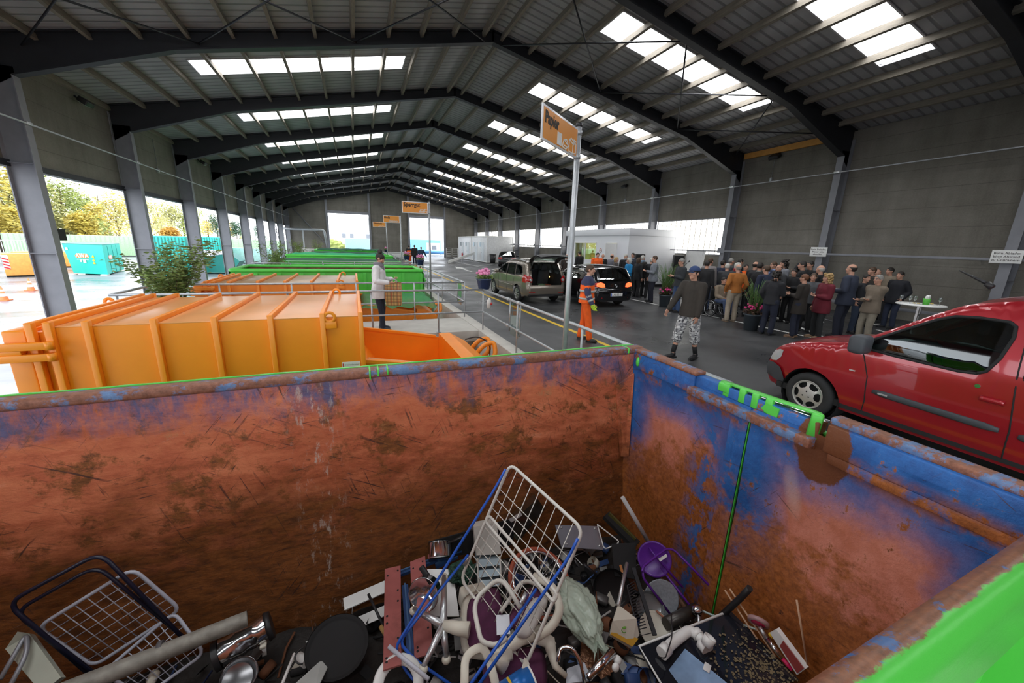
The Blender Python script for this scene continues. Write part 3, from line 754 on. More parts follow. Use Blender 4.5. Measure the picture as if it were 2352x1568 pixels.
# orange compactors with a loading hopper
def compactor(label, y0, y1, z1, roof_m, paint, sticker=False):
    r = thing('waste_compactor_container', label, 'container', (-1.8, (y0 + y1) / 2, -1.35), 0, 'orange compactor containers')
    x0, x1, z0 = -3.30, .05, -1.35
    b = MB().box((x0, y0, z0 + .15), (x1, y1, z1 - .012)).build('body', paint, r)
    MB().rbox((x0, y0 - .004, z1 - .015), (x1, y1 + .004, z1), .006).build('roof', roof_m, r)
    XS = [.03, -.46, -1.08, -1.69, -2.29, -2.90, -3.22, -3.37]
    for x in XS:
        m = MB(); w = .032
        m.rbox((x - w, y0 - .075, z0 + .15), (x + w, y0, z1 + .06), .006); m.rbox((x - w, y1, z0 + .15), (x + w, y1 + .075, z1 + .06), .006)
        m.rbox((x - w * .8, y0 - .07, z1), (x + w * .8, y1 + .07, z1 + .062), .006)
        m.build('rib', paint, r)
    d = MB().rbox((-3.62, y0 - .03, z0 + .2), (-3.43, y1 + .03, z1 - .03), .015).build('rear_door', paint, r)
    MB().box((-3.43, y0 + .02, z0 + .2), (-3.30, y1 - .02, z1 - .06)).build('door_gasket', paint, d)
    for z in (.91, .78):
        MB().rbox((-3.66, y0 - .15, z - .042), (-3.22, y0 - .09, z + .042), .006).cyl((-3.21, y0 - .12, z - .045), (-3.21, y0 - .12, z + .045), .04, n=12).build('hinge_arm', paint, r)
    MB().rbox((-3.66, y0 - .14, .82), (-3.44, y0 - .03, .87), .006).build('door_bracket', paint, d); MB().rbox((-3.68, y0 - .14, .74), (-3.64, y0 - .05, .95), .01).build('hinge_pin', M_black, d)
    for y, dz in ((y0 - .05, 0), (y1 + .02, .03)):
        m = MB(); q = Matrix.Translation((-.37, y, z1 - .0 + dz)) @ Matrix.Rotation(pi / 2, 4, 'X')
        m.lathe([(.045, -.015), (.085, -.015), (.085, .015), (.045, .015), (.045, -.015)], q, 20)
        m.rbox((-.455, y - .015, z1 - .16 + dz), (-.285, y + .015, z1 - .06 + dz), .006)
        m.build('lifting_lug', paint, r)
    m = MB(); q = Matrix.Translation((-3.52, y1 - .6, z1 + .02)) @ Matrix.Rotation(pi / 2, 4, 'X'); m.lathe([(.03, -.012), (.07, -.012), (.07, .012), (.03, .012), (.03, -.012)], q, 16); m.build('lifting_lug', paint, r)
    # hopper
    h = MB(); t = .05
    for y in (y0 + .02, y1 - .02 - t):
        h.prism([(x1, y, -.9), (2.2, y, -.9), (2.2, y, .02), (1.55, y, .14), (x1, y, .40)], (0, t, 0))
        h.bar((x1, y + t / 2, .41), (1.55, y + t / 2, .15), .09, .05)
    h.box((x1, y0, -.92), (2.2, y1, -.86)); h.prism([(x1 + .02, y0 + .05, .05), (x1 + .5, y0 + .05, -.86), (x1 + .55, y0 + .05, -.86), (x1 + .06, y0 + .05, .05)], (0, y1 - y0 - .1, 0))
    hp = h.build('hopper', paint, r)
    MB().bar((x1 + .05, y0 + .62, .2), (1.6, y0 + .72, -.1), .1, .16).build('hopper_beam', roof_m, hp)
    MB().prism([(1.58, y0 + .06, -.8), (2.22, y0 + .06, -.8), (2.22, y0 + .06, .0), (1.86, y0 + .06, .22), (1.62, y0 + .06, .22)], (0, y1 - y0 - .12, 0)).build('drive_housing', paint, r)
    for yy in (y1 - .55, y1 - .95):
        MB().tube(rounded([(2.2, yy + .05, -.1), (2.42, yy + .1, .1), (2.62, yy + .05, .16), (2.60, yy - .12, -.08), (2.35, yy - .16, -.3)], .1, 4), .05, 8).build('hook_arm', paint, r)
    MB().tube(rounded([(2.1, y1 - .5, .15), (2.35, y1 - .55, .22), (2.6, y1 - .7, .1), (2.58, y1 - .75, -.4)], .15, 5), .014, 6).build('hydraulic_hose', M_black, r)
    MB().box((x0, y0 + .5, z0), (2.2, y0 + .62, z0 + .15)).box((x0, y1 - .62, z0), (2.2, y1 - .5, z0 + .15)).build('skid_rails', M_rustin, r)
    if sticker:
        yy = y0 - .006
        k = MB().box((-.26, yy, .325), (-.015, yy + .006, .425)).build('maker_plate', M_white, r)
        textmesh('Hüllenkremer', .034, frame_m((-.12, yy - .002, .380), (1, 0, 0), (0, 0, 1)), pm('plate_grey_ink', (.35, .28, .28), .6), k, ext=.0008)
        MB().box((-.252, yy - .003, .355), (-.238, yy, .405)).box((-.21, yy - .003, .338), (-.18, yy, .352)).build('plate_mark', M_red, k)
    return r
compactor('near orange compactor container with clean ribbed roof, behind the scrap container', 5.87, 8.32, 1.10, M_orange_roof, M_orange, True)
compactor('second orange compactor container with stained dirty roof, in front of the tall green container', 11.45, 13.85, 1.02, M_rusty_roof, M_orange2)
def net(label, x0, x1, y0, y1, z, sag, m, hang=.25, group=None):
    mb = MB(); nx, ny = 26, 14; g = []
    for i in range(nx + 1):
        row = []
        for j in range(ny + 1):
            u, v = i / nx, j / ny
            e = min(u, 1 - u, v, 1 - v)
            zz = z - sag * min(1, e * 4) + .05 * mnoise.noise(V((u * 7, v * 5, z)))
            if v in (0, 1) or u in (0, 1): zz -= hang * (.6 + .4 * mnoise.noise(V((u * 9, v * 9, 2))))
            row.append(mb.b.verts.new((x0 + (x1 - x0) * u, y0 + (y1 - y0) * v, zz)))
        g.append(row)
    for i in range(nx):
        for j in range(ny): mb._f([g[i][j], g[i + 1][j], g[i + 1][j + 1], g[i][j + 1]], True)
    return tag(mb.build('cover_net', m), label, 'net', group)
net('green net thrown over the hopper of the second orange container', .12, 2.2, 11.35, 13.9, .47, .14, M_net)
GC = 'green open containers along the walkways'
skip('roll_off_container', 'tall bright green open container with rusty inside, beyond the second orange container', 'container', -3.85, 2.45, 15.35, 17.75, -1.35, 1.06, M_green, M_rustin, M_green, 9, GC)
skip('roll_off_container', 'bright green open container behind the second walkway, nearer of that bay', 'container', -3.9, 2.45, 22.9, 25.3, -1.35, .98, M_green, M_green_dk, M_green, 9, GC)
skip('roll_off_container', 'bright green open container in front of the third walkway', 'container', -3.9, 2.45, 27.6, 30.0, -1.35, 1.12, M_green, M_green_dk, M_green, 9, GC)
skip('roll_off_container', 'green open container just behind the third walkway', 'container', -3.6, 2.45, 34.2, 36.6, -1.35, 1.02, M_green, M_green_dk, M_green, 9, GC)
skip('roll_off_container', 'green open container in front of the fourth walkway', 'container', -3.2, 2.45, 38.6, 41.0, -1.35, 1.2, M_green, M_green_dk, M_green, 9, GC)
net('dark net sagging over the green container behind the second walkway', -3.8, 2.5, 22.85, 25.35, 1.10, .10, M_net_dk)
net('bright green net over the green container in front of the third walkway', -3.8, 1.6, 27.7, 30.05, 1.25, .06, pm('bright_net', (.02, .42, .17), .8))
net('dark green net over the container behind the third walkway', -3.3, 2.5, 34.1, 36.7, 1.18, .10, M_net_dk)
net('dark green net over the container in front of the fourth walkway', -3.0, 2.5, 38.5, 41.0, 1.36, .08, M_net_dk)
skip('roll_off_container', 'farthest green container in front of the left far doorway', 'container', -3.0, 2.2, 46.6, 49.0, -1.35, .75, M_green, M_green_dk, M_green, 9, GC)

# ------------------------------------------------------------------ railings
def railing(label, path, posts, h=1.04, mid=.48, z=0., r=.024, foot=True, rails=None):
    """tube railing; path: corner points on the ground, posts: ground points"""
    o = thing('railing', label, 'railing', (*path[0][:2], z), 0, 'tube railings along the walkways')
    for n, hh in (('handrail', h), ('mid_rail', mid)):
        MB().tube(rounded([(p[0], p[1], z + hh) for p in path], .06, 4), r if hh == h else r * .85, 10).build(n, M_steel, o)
    for x, y in posts:
        m = MB().tube([(x, y, z - (.22 if foot else 0)), (x, y, z + h)], r * .8, 8)
        if foot: m.cbox((x, y, z - .2), (.07, .07, .12)).cbox((x, y, z + .006), (.10, .10, .012))
        m.build('post', M_steel, o)
    return o
BAYN = ['near', 'second', 'third', 'fourth']
for k, (a, b) in enumerate(SLABS[1:]):
    xs = [-4.15, -2.8, -1.3, .2, 1.7]
    w = BAYN[k]
    railing('front tube railing of the %s walkway' % w if k else 'tube railing in front of the woman in the white coat', [(2.93, a, 0), (-4.2, a, 0)], [(x, a + .02) for x in (1.82, .3, -1.35, -2.7, -4.1)])
    railing('rear tube railing of the %s walkway' % w if k else 'tube railing behind the woman in the white coat', [(2.93, b, 0), (-4.2, b, 0), (-4.2, a + .1, 0)], [(x, b - .02) for x in (1.5, 0., -1.5, -3.0, -4.1)])
def kerb_rail(label, ya, yb, gate):
    o = railing(label, [(2.95, ya, 0), (2.95, yb, 0)], [(2.95, y) for y in ([ya, ya + (yb - ya) * .34, ya + (yb - ya) * .68, yb])])
    # sliding gate leaf with a clear pane, hung on both rails
    for i, y in enumerate((gate, gate + .55)):
        m = MB().tube([(2.99, y, .36), (2.99, y, 1.06)], .017, 8)
        for z in (.48, 1.04): m.tube([(2.95, y - .06, z), (2.95, y + .06, z)], .036, 10)
        m.build('gate_bar', M_steel, o)
    MB().box((2.985, gate + .06, .30), (2.992, gate + .5, .98)).build('gate_pane', M_glass, o)
    return o
kerb_rail('kerb railing between the near orange container and the sign pole', 2.2, 9.25, 6.95)
kerb_rail('kerb railing with clear gate pane beside the tall green container', 11.06, 20.3, 11.5)
kerb_rail('kerb railing beside the green netted containers', 22.1, 31.4, 24.0)
kerb_rail('far kerb railing before the right far doorway', 33.2, 42.4, 36.0)
# information signs on tall poles
def sign(name_txt, label, y, ztop, art, rz=0., sw=.95, sh=.43, x=2.75):
    o = thing('sign_post', label, 'sign', (x, y, -.3), RD(rz), 'orange waste sorting signs on poles'); XF = Matrix.Translation((x, y, 0)) @ Matrix.Rotation(RD(rz), 4, 'Z') @ Matrix.Translation((-x, -y, 0))
    MB().tube([(x, y, -.3), (x, y, ztop)], .038, 14).build('pole', M_steel, o)
    MB().cyl((x, y, ztop), (x, y, ztop + .04), .041, n=14).build('pole_cap', M_black, o)
    for z in (ztop - .07, ztop - sh + .02): MB().cyl((x, y, z - .025), (x, y, z + .025), .046, n=14).build('clamp', M_steel, o)
    z0, z1 = ztop - sh - .01, ztop - .03; xa, xb = x - .045 - sw, x - .045
    f = MB().rbox((xa, y - .012, z0), (xb, y + .006, z1), .005, XF).build('sign_board', pm('sign_white', (.80, .80, .82), .22), o)
    MB().box((xa + .025, y - .0145, z0 + .025), (xb - .025, y - .012, z1 - .025), XF).build('sign_face', M_signo, f)
    W_ = XF @ frame_m((xa + .06, y - .016, z1 - .115), (1, 0, 0), (0, 0, 1))
    textmesh(name_txt, (.165 if name_txt == 'Papier' else .20 if len(name_txt) < 9 else .165), W_, M_ink, f, align='LEFT', ext=.001, bold=.006, sx=.86)
    m = MB()
    for p in art:
        q = [(xb - .03 - (1 - u) * sw, y - .016, z0 + .03 + v * sh * .85) for u, v in p]
        for a, b in zip(q, q[1:]): m.bar(XF @ V(a), XF @ V(b), .014, .003, up=XF.to_3x3() @ V((0, 1, 0)), ext=.005)
    m.build('sign_pictogram', M_white, f)
def rect(a, b, c, d): return [(a, b), (c, b), (c, d), (a, d), (a, b)]
paper = [rect(.42, .05, .53, .42)] + [[(.44, .09 + .045 * i), (.51, .09 + .045 * i)] for i in range(8)] + [[(.56, .05), (.60, .30), (.68, .36), (.74, .16), (.66, .02), (.56, .05)], [(.60, .30), (.72, .2)], [(.6, .12), (.7, .1)], [(.76, .02), (.76, .42), (.88, .34), (.88, .0), (.76, .02)], [(.76, .42), (.82, .5), (.96, .4), (.88, .34)], [(.88, 0), (.97, .05), (.97, .4)], [(.90, .33), (.90, .5), (.97, .48)]]
sign('Papier', 'orange sign reading Papier on the nearest tall pole', 4.72, 3.62, paper, rz=38, sw=1.02, sh=.37)
sofa = [rect(.73, .1, .86, .32), rect(.70, .04, .88, .16), [(.9, .04), (.9, .36)], [(.9, .18), (.98, .18), (.98, .02)], [(.9, .36), (.98, .36)]]
sign('Sperrgut', 'orange sign reading Sperrgut in front of the right far doorway', 15.47, 3.62, sofa)
logs = [[(.46 + .13 * i + .09 * cos(t * pi / 5), .16 + .10 * sin(t * pi / 5)) for t in range(11)] for i in range(4)] + [[(.46 + .13 * i + .04 * cos(t * pi / 4), .16 + .05 * sin(t * pi / 4)) for t in range(9)] for i in range(4)]
sign('Holz', 'orange sign reading Holz, middle one of the far signs', 25.35, 3.66, logs)
leaf = [[(.45, .05), (.6, .2), (.72, .12), (.6, .05), (.45, .05)], [(.66, .08), (.8, .24), (.92, .1)], [(.75, .05), (.95, .05)]]
sign('Grünschnitt', 'orange sign reading Grünschnitt, farthest and smallest of the signs', 36.3, 3.72, leaf, sw=1.05)
# ------------------------------------------------------------------ vehicles
def catmull(pts, n=4, keep=()):
    """smooth polyline through points; corner indices in keep stay sharp"""
    out = []
    for i in range(len(pts) - 1):
        p1, p2 = V(pts[i]), V(pts[i + 1])
        p0 = V(pts[i - 1]) if i > 0 and i not in keep else p1 * 2 - p2
        p3 = V(pts[i + 2]) if i + 2 < len(pts) and i + 1 not in keep else p2 * 2 - p1
        for k in range(n):
            t = k / n
            out.append(.5 * ((2 * p1) + (p2 - p0) * t + (2 * p0 - 5 * p1 + 4 * p2 - p3) * t * t + (3 * p1 - p0 - 3 * p2 + p3) * t ** 3))
    out.append(V(pts[-1])); return out
def inpoly(x, y, poly):
    c = False; j = len(poly) - 1
    for i in range(len(poly)):
        a, b = poly[i], poly[j]
        if (a[1] > y) != (b[1] > y) and x < (b[0] - a[0]) * (y - a[1]) / (b[1] - a[1]) + a[0]: c = not c
        j = i
    return c
def segd(p, a, b):
    d = b - a; t = max(0, min(1, (p - a).dot(d) / max(d.dot(d), 1e-9))); return (p - a - d * t).length
def cdt_region(outer, holes, step, extra=()):
    """triangulated flat region with holes, seeded with inner points"""
    vs, es = [], []
    for loop in [outer, *holes]:
        k = len(vs); vs += [V((p[0], p[1])) for p in loop]; es += [(k + i, k + (i + 1) % len(loop)) for i in range(len(loop))]
    xs = [p[0] for p in outer]; zs = [p[1] for p in outer]
    x = min(xs) + step * .5
    loops = [outer, *holes]
    while x < max(xs):
        z = min(zs) + step * .5
        while z < max(zs):
            if inpoly(x, z, outer) and not any(inpoly(x, z, h) for h in holes):
                p = V((x, z))
                if all(min((q - p).length for q in map(lambda q: V((q[0], q[1])), lp)) > step * .35 for lp in loops): vs.append(p)
            z += step
        x += step
    vs += [V((p[0], p[1])) for p in extra if inpoly(p[0], p[1], outer) and not any(inpoly(p[0], p[1], h) for h in holes)]
    ov, oe, of, *_ = delaunay_2d_cdt(vs, es, [], 0, 1e-5)
    fs = []
    for f in of:
        c = sum((ov[i] for i in f), V((0, 0))) / len(f)
        if inpoly(c.x, c.y, outer) and not any(inpoly(c.x, c.y, h) for h in holes): fs.append(f)
    return ov, fs

class Car:
    """body = two side skins cut from a silhouette, joined by a crowned top skin; windows are real openings with panes"""
    def __init__(s, root, top, sill, W, wheels, r, arch, belt, tumble, paint, fil=.07, crown=.05, taper=(.10, .6, .08, .5), ntop=4, keep=()):
        s.root, s.W, s.belt, s.tumble, s.paint, s.fil, s.crown, s.taper = root, W, belt, tumble, paint, fil, crown, taper
        s.top = catmull(top, ntop, keep); s.xmax = max(p.x for p in s.top); s.xmin = min(p.x for p in s.top)
        s.nk = ntop; s.r = r; s.wheels = wheels
        bot = []
        x1 = s.top[-1].x
        bot.append((s.top[-1].x, s.top[-1].y))
        for wx in sorted(wheels):
            a0 = math.asin(min(1, max(-1, (sill - r) / arch)))
            bot.append((wx - arch * cos(a0), sill))
            for k in range(15):
                a = pi - a0 - (pi - 2 * a0) * (k + .5) / 15
                bot.append((wx + arch * cos(a), r + arch * sin(a)))
            bot.append((wx + arch * cos(a0), sill))
        s.outline = [(p.x, p.y) for p in s.top] + bot[1:]
        s.arch = arch
    def zb(s, x): return s.belt[0] + (s.belt[1] - s.belt[0]) * (x - s.xmin) / (s.xmax - s.xmin)
    def w0(s, x, z):
        a, la, b, lb = s.taper
        t = max(0, (x - (s.xmax - la)) / la); u = max(0, (s.xmin + lb - x) / lb)
        w = s.W - a * t * t - b * u * u
        zb = s.zb(x)
        if z > zb: w -= (z - zb) * s.tumble
        else:
            q = (zb - z)
            w -= .02 * max(0, 1 - q / .12) ** 2
            w -= .05 * max(0, (q - .38) / .35) ** 2
        return w
    def dtop(s, x, z):
        p = V((x, z)); return min(segd(p, a, b) for a, b in zip(s.top, s.top[1:]))
    def w(s, x, z):
        d = s.dtop(x, z); w = s.w0(x, z)
        if d < s.fil: w -= s.fil * (1 - sqrt(max(0, 1 - (1 - d / s.fil) ** 2)))
        return w
    def side(s, name, outer, holes, mat, off=0., step=.09, parent=None, sides=(1, -1), solid=False):
        if name != 'body' and len(sides) == 2: return [s.side(name, outer, holes, mat, off, step, parent, (g,), solid) for g in sides]
        extra = []
        if not solid:
            for (a, b) in zip(s.top, s.top[1:]):
                n = V((-(b - a).y, (b - a).x))
                if n.length < 1e-6: continue
                n.normalize(); m = (a + b) / 2
                for d in (.012, .03, .055, .085):
                    for q in (m + n * d, m - n * d):
                        if inpoly(q.x, q.y, outer): extra.append((q.x, q.y))
        ov, fs = cdt_region(outer, holes, step, extra)
        mb = MB()
        ww = [s.w(p.x, p.y) + off for p in ov]
        for sg in sides:
            vs = [mb.b.verts.new((p.x, sg * y, p.y)) for p, y in zip(ov, ww)]
            for f in fs: mb._f([vs[i] for i in (f if sg < 0 else f[::-1])], True)
        return mb, name, mat, parent
    def fin(s, t):
        if isinstance(t, list): return [s.fin(x) for x in t]
        mb, name, mat, parent = t
        return mb.build(name, mat, parent or s.root, world=False, recalc=False)
    def skin(s, i0, i1, mat, name='body_top', m0=0., m1=0., parent=None, off=0., mb=None, full=True):
        """strip of the top skin between profile nodes; m0/m1 cut away the margins"""
        mb = mb or MB(); R = []; N = 10
        for i in range(i0, i1 + 1):
            p = s.top[i]; a = s.top[max(0, i - 1)]; b = s.top[min(len(s.top) - 1, i + 1)]
            d = (b - a).normalized(); n = V((d.y, -d.x)) * -1
            if n.dot(p - V(((s.xmin + s.xmax) / 2, .6))) < 0: n = -n
            wi = s.w0(p.x, p.y) - s.fil
            R.append((p, n, wi))
        def pt(R_, y):
            p, n, wi = R_; c = s.crown * (1 - (y / max(wi, .01)) ** 2) + off
            return (p.x + n.x * c, y, p.y + n.y * c)
        rows = []
        for q in R:
            wi = q[2]
            if full == 'mid': ys = [-(wi - m0) + 2 * (wi - m0) * k / N for k in range(N + 1)]
            elif full == 'edges': ys = [-wi, -(wi - m0)]
            else: ys = [-wi + 2 * wi * k / N for k in range(N + 1)]
            rows.append([mb.b.verts.new(pt(q, y)) for y in ys] + ([mb.b.verts.new(pt(q, -y)) for y in ys[::-1]] if full == 'edges' else []))
        for A, B in zip(rows, rows[1:]):
            for k in range(len(A) - 1):
                if full == 'edges' and k == 1: continue
                mb._f([A[k], A[k + 1], B[k + 1], B[k]], True)
        return mb
    def rear_patch(s, name, poly, mat, parent=None, off=.012, step=.06, front=False, sides=(1, -1)):
        """patch in the (y, z) plane laid onto the tail or the nose"""
        if len(sides) == 2 and min(p[0] for p in poly) > 0: return [s.rear_patch(name, poly, mat, parent[i] if isinstance(parent, list) else parent, off, step, front, (g,)) for i, g in enumerate(sides)]
        ov, fs = cdt_region(poly, [], step)
        mb = MB(); prof = s.top[:len(s.top) // 2] if front else s.top[len(s.top) // 2:]
        for sg in sides:
            vs = []
            for p in ov:
                z = p.y; best = None
                for a, b in zip(prof, prof[1:]):
                    if (a.y - z) * (b.y - z) <= 0 and abs(a.y - b.y) > 1e-6:
                        t = (z - a.y) / (b.y - a.y); x = a.x + (b.x - a.x) * t
                        if best is None or (x > best if front else x < best): best = x
                if best is None: best = s.xmax if front else s.xmin
                wi = s.w0(best, z) - s.fil; y = abs(p.x)
                c = s.crown * (1 - min(1, y / wi) ** 2)
                if y > wi:
                    e = min(1, (y - wi) / s.fil); c -= s.fil * (1 - sqrt(max(0, 1 - e * e)))
                vs.append(mb.b.verts.new((best + (c + off) * (1 if front else -1), sg * p.x, z)))
            for f in fs: mb._f([vs[i] for i in f], True)
        return mb.build(name, mat, parent or s.root, world=False)
    def strip(s, name, pts, wd, mat, th=.012, parent=None, sides=(1, -1), n=2):
        if len(sides) == 2: return [s.strip(name, pts, wd, mat, th, parent[i] if isinstance(parent, list) else parent, (g,)) for i, g in enumerate(sides)]
        mb = MB()
        q = []
        for a, b in zip(pts, pts[1:]):
            for k in range(6): t = k / 6; q.append((a[0] + (b[0] - a[0]) * t, a[1] + (b[1] - a[1]) * t))
        q.append(pts[-1])
        for sg in sides: mb.tube([(x, sg * (s.w(x, z) + th * .2), z) for x, z in q], wd / 2, 8, flat=(1, 1))
        return mb.build(name, mat, parent or s.root, world=False)
    def wheel(s, x, sg, spokes=7, style='alloy', hub=None, wd=.2, y=None):
        y = (s.W - .03 if y is None else y) * sg; r = s.r
        M = Matrix.Translation((x, y, r)) @ Matrix.Rotation(-sg * pi / 2, 4, 'X')
        rr = r * .66
        o = MB().lathe([(rr * .96, -wd), (r * .9, -wd), (r, -wd + .03), (r, -.03), (r * .93, 0), (r * .8, .008), (rr, .0), (rr * .97, -.02), (rr * .96, -wd)], M, 40).build('wheel', M_tyre, s.root, world=False)
        m = MB(); hub = hub or M_alu
        m.lathe([(rr, -.005), (rr * .93, .004), (rr * .90, -.03)], M, 40)
        if style == 'cap':
            # disc with rounded openings
            out = [(rr * .94 * cos(a), rr * .94 * sin(a)) for a in [2 * pi * k / 48 for k in range(48)]]
            hs = []
            for k in range(6):
                a = 2 * pi * k / 6; h = []
                for u, v in ((.50, -.10), (.55, -.22), (.70, -.30), (.82, -.26), (.86, 0), (.82, .26), (.70, .30), (.55, .22), (.50, .10)):
                    h.append((rr * (u * cos(a) - v * sin(a)), rr * (u * sin(a) + v * cos(a))))
                hs.append(h)
            for k in range(3): hs.append([(rr * .23 * cos(2 * pi * k / 3 + .5) + rr * .055 * cos(t * pi / 4), rr * .23 * sin(2 * pi * k / 3 + .5) + rr * .055 * sin(t * pi / 4)) for t in range(8)])
            ov, fs = cdt_region(out, hs, rr * .12)
            vs = [m.b.verts.new(M @ V((p.x, p.y, .012 - .03 * (p.length / rr) ** 4 + .012 * (1 - p.length / rr)))) for p in ov]
            for f in fs: m._f([vs[i] for i in f], True)
        else:
            for k in range(spokes):
                a = 2 * pi * k / spokes
                for da in (-.09, .09):
                    p, q = V((rr * .12 * cos(a), rr * .12 * sin(a), .0)), V((rr * .93 * cos(a + da), rr * .93 * sin(a + da), -.008))
                    m.bar(M @ p, M @ q, rr * .10, .02, up=M.to_3x3() @ V((0, 0, 1)))
            m.lathe([(0, .012), (rr * .14, .01), (rr * .2, -.01)], M, 20)
        m.build('hubcap' if style == 'cap' else 'rim', hub, o, world=False)
        MB().lathe([(0, -.05), (rr * .95, -.05)], M, 24).build('brake_disc', M_blackm, o, world=False)
        return o
def seat(root, x, y, z, m):
    o = MB().rbox((x - .25, y - .24, z), (x + .25, y + .24, z + .16), .05).rbox((-.07, y - .24, 0), (.07, y + .24, .6), .05, Matrix.Translation((x - .27, 0, z + .1)) @ Matrix.Rotation(-.2, 4, 'Y')).rbox((-.05, y - .13, .62), (.05, y + .13, .8), .04, Matrix.Translation((x - .27, 0, z + .1)) @ Matrix.Rotation(-.2, 4, 'Y')).build('seat', m, root, world=False)
    return o
M_seat = pm('grey_seat_cloth', (.05, .055, .06), .9)
M_tail = pm('red_tail_lamp', (.42, .01, .012), .15, coat=.6)
M_taillit = pm('lit_tail_lamp', (.7, .06, .02), .2, emis=(1, .10, .03), estr=2.2)
M_lampglass = pm('clear_lamp', (.72, .73, .74), .08, .5, coat=1)
M_trim = pm('grey_plastic_trim', (.055, .06, .07), .55)

# --- the red van
M_vred = pm('metallic_red_paint', (.36, .008, .016), .28, .25, .04, coat=.8)
vn = thing('van', 'red high-roofed van at the right edge, standing beside the scrap container', 'van', (6.44, 3.06, 0), pi / 2)
top = [(.66, .22), (.71, .34), (.71, .50), (.685, .60), (.60, .78), (.40, .91), (.10, 1.00), (-.34, 1.10), (-.72, 1.38), (-1.02, 1.60), (-1.22, 1.71), (-1.6, 1.79), (-2.2, 1.81), (-3.0, 1.79), (-3.36, 1.73), (-3.43, 1.5), (-3.46, 1.0), (-3.48, .5), (-3.44, .26)]
c = Car(vn, top, .22, .86, (0, -2.69), .295, .36, (1.06, 1.08), .17, M_vred, fil=.06, crown=.05, taper=(.15, .75, .05, .4), keep=(7,))
win = [(-.40, 1.085), (-.55, 1.19), (-.80, 1.37), (-1.02, 1.52), (-1.14, 1.575), (-1.30, 1.59), (-1.50, 1.585), (-1.545, 1.55), (-1.56, 1.45), (-1.53, 1.24), (-1.48, 1.10), (-1.42, 1.06), (-1.30, 1.045), (-.75, 1.06)]
win2 = [(-1.72, 1.10), (-1.70, 1.56), (-1.74, 1.60), (-2.45, 1.60), (-2.50, 1.55), (-2.52, 1.12), (-2.46, 1.08), (-1.76, 1.07)]
body = c.fin(c.side('body', c.outline, [win, win2], M_vred, step=.075))
k = c.nk
mb = c.skin(0, 7 * k, M_vred); c.skin(10 * k, 18 * k, M_vred, mb=mb); c.skin(7 * k, 10 * k, M_vred, mb=mb, full='edges', m0=.05)
mb.build('bonnet_and_roof', M_vred, vn, world=False)
c.skin(7 * k, 10 * k, M_glassg, full='mid', m0=.05).build('windscreen', M_glassg, vn, world=False)
for wn_, nm in ((win, 'side_window'), (win2, 'rear_side_window')):
    g_ = c.fin(c.side(nm, wn_, [], M_glassd, off=-.012, step=.12, solid=True))
    c.strip('window_seal', wn_ + [wn_[0]], .028, M_blackm, .005, g_)
c.strip('door_seam', [(-.46, 1.08), (-.52, .98), (-.60, .75), (-.62, .45), (-.60, .30), (-.66, .26)], .012, M_blackm, .0)
c.strip('door_seam', [(-1.62, 1.62), (-1.66, 1.2), (-1.70, .9), (-1.74, .6), (-1.74, .27), (-.66, .26)], .012, M_blackm, .0)
def flatbar(name, x0, z0, x1, z1, h, mat, th=.03):
    for sg in (-1, 1):
        mb = MB()
        pts = [(x0 + (x1 - x0) * t / 10, z0 + (z1 - z0) * t / 10) for t in range(11)]
        mb.tube([(x, sg * (c.w(x, z) + .004), z) for x, z in pts], [h * .3] + [h * .5] * 9 + [h * .3], 10, flat=(.45, 1))
        o = mb.build(name, mat, vn, world=False)
    return o
rbst = flatbar('rub_strip', -.68, .60, -1.68, .575, .075, M_trim)
flatbar('rub_strip', -1.80, .57, -2.3, .56, .075, M_trim)
MB().box((-.83, c.w(-.8, .6) + .018, .587), (-.74, c.w(-.8, .6) + .022, .605)).build('rub_strip_badge', M_alu, rbst, world=False)
MB().box((-.47, c.w(-.45, .78) + .001, .775), (-.41, c.w(-.45, .78) + .006, .79)).build('wing_badge', M_alu, vn, world=False)
bp = [(.40, .47), (.40, .36), (.55, .34), (.74, .36), (.76, .42), (.74, .56), (.62, .575), (.5, .57)]
bp = [(.35, .35), (.50, .33), (.70, .36), (.705, .48), (.68, .575), (.55, .585), (.44, .55), (.385, .46)]
b_ = c.fin(c.side('bumper', bp, [], M_trim, off=.022, step=.06, solid=True))
i0 = next(i for i, p in enumerate(c.top) if p.y > .34); i1 = next(i for i, p in enumerate(c.top) if p.y > .585)
c.skin(i0, i1, M_trim, off=.02).build('bumper_face', M_trim, vn, world=False)
hl = [(.66, .62), (.60, .755), (.50, .80), (.44, .80), (.455, .70), (.52, .625), (.60, .605)]
c.fin(c.side('headlamp', hl, [], M_lampglass, off=.006, step=.05, solid=True))
for sg in (1, -1):
    mir = MB().rbox((-.10, -.11, -.10), (.07, .11, .12), .05, Matrix.Translation((-.50, sg * .99, 1.13)), 3).build('mirror', M_trim, vn, world=False)
    MB().bar((-.47, sg * .86, 1.08), (-.48, sg * .93, 1.08), .06, .08).build('mirror_arm', M_trim, mir, world=False)
    y_ = c.w(-1.46, .945); MB().cyl((-1.46, sg * (y_ - .002), .945), (-1.46, sg * (y_ + .006), .945), .02, n=16).build('door_lock', M_chrome, vn, world=False)
c.strip('door_handle', [(-1.50, .84), (-1.66, .84)], .055, M_vred, .02)
for x in (0, -2.69):
    for sg in (1, -1):
        w_ = c.wheel(x, sg, style='cap', hub=pm('silver_hubcap', (.50, .49, .46), .35, .5), y=.845)
        MB().lathe([(.36, -.30), (.36, -.02)], Matrix.Translation((x, sg * .84, .295)) @ Matrix.Rotation(-sg * pi / 2, 4, 'X'), 24).build('wheel_arch_liner', M_blackm, w_, world=False)
MB().box((-3.4, -.8, .26), (.45, .8, .34)).box((-.38, -.76, .7), (-.30, .76, 1.02)).rbox((-.62, -.74, .84), (-.30, .74, 1.05), .06).build('dashboard', M_blackm, vn, world=False)
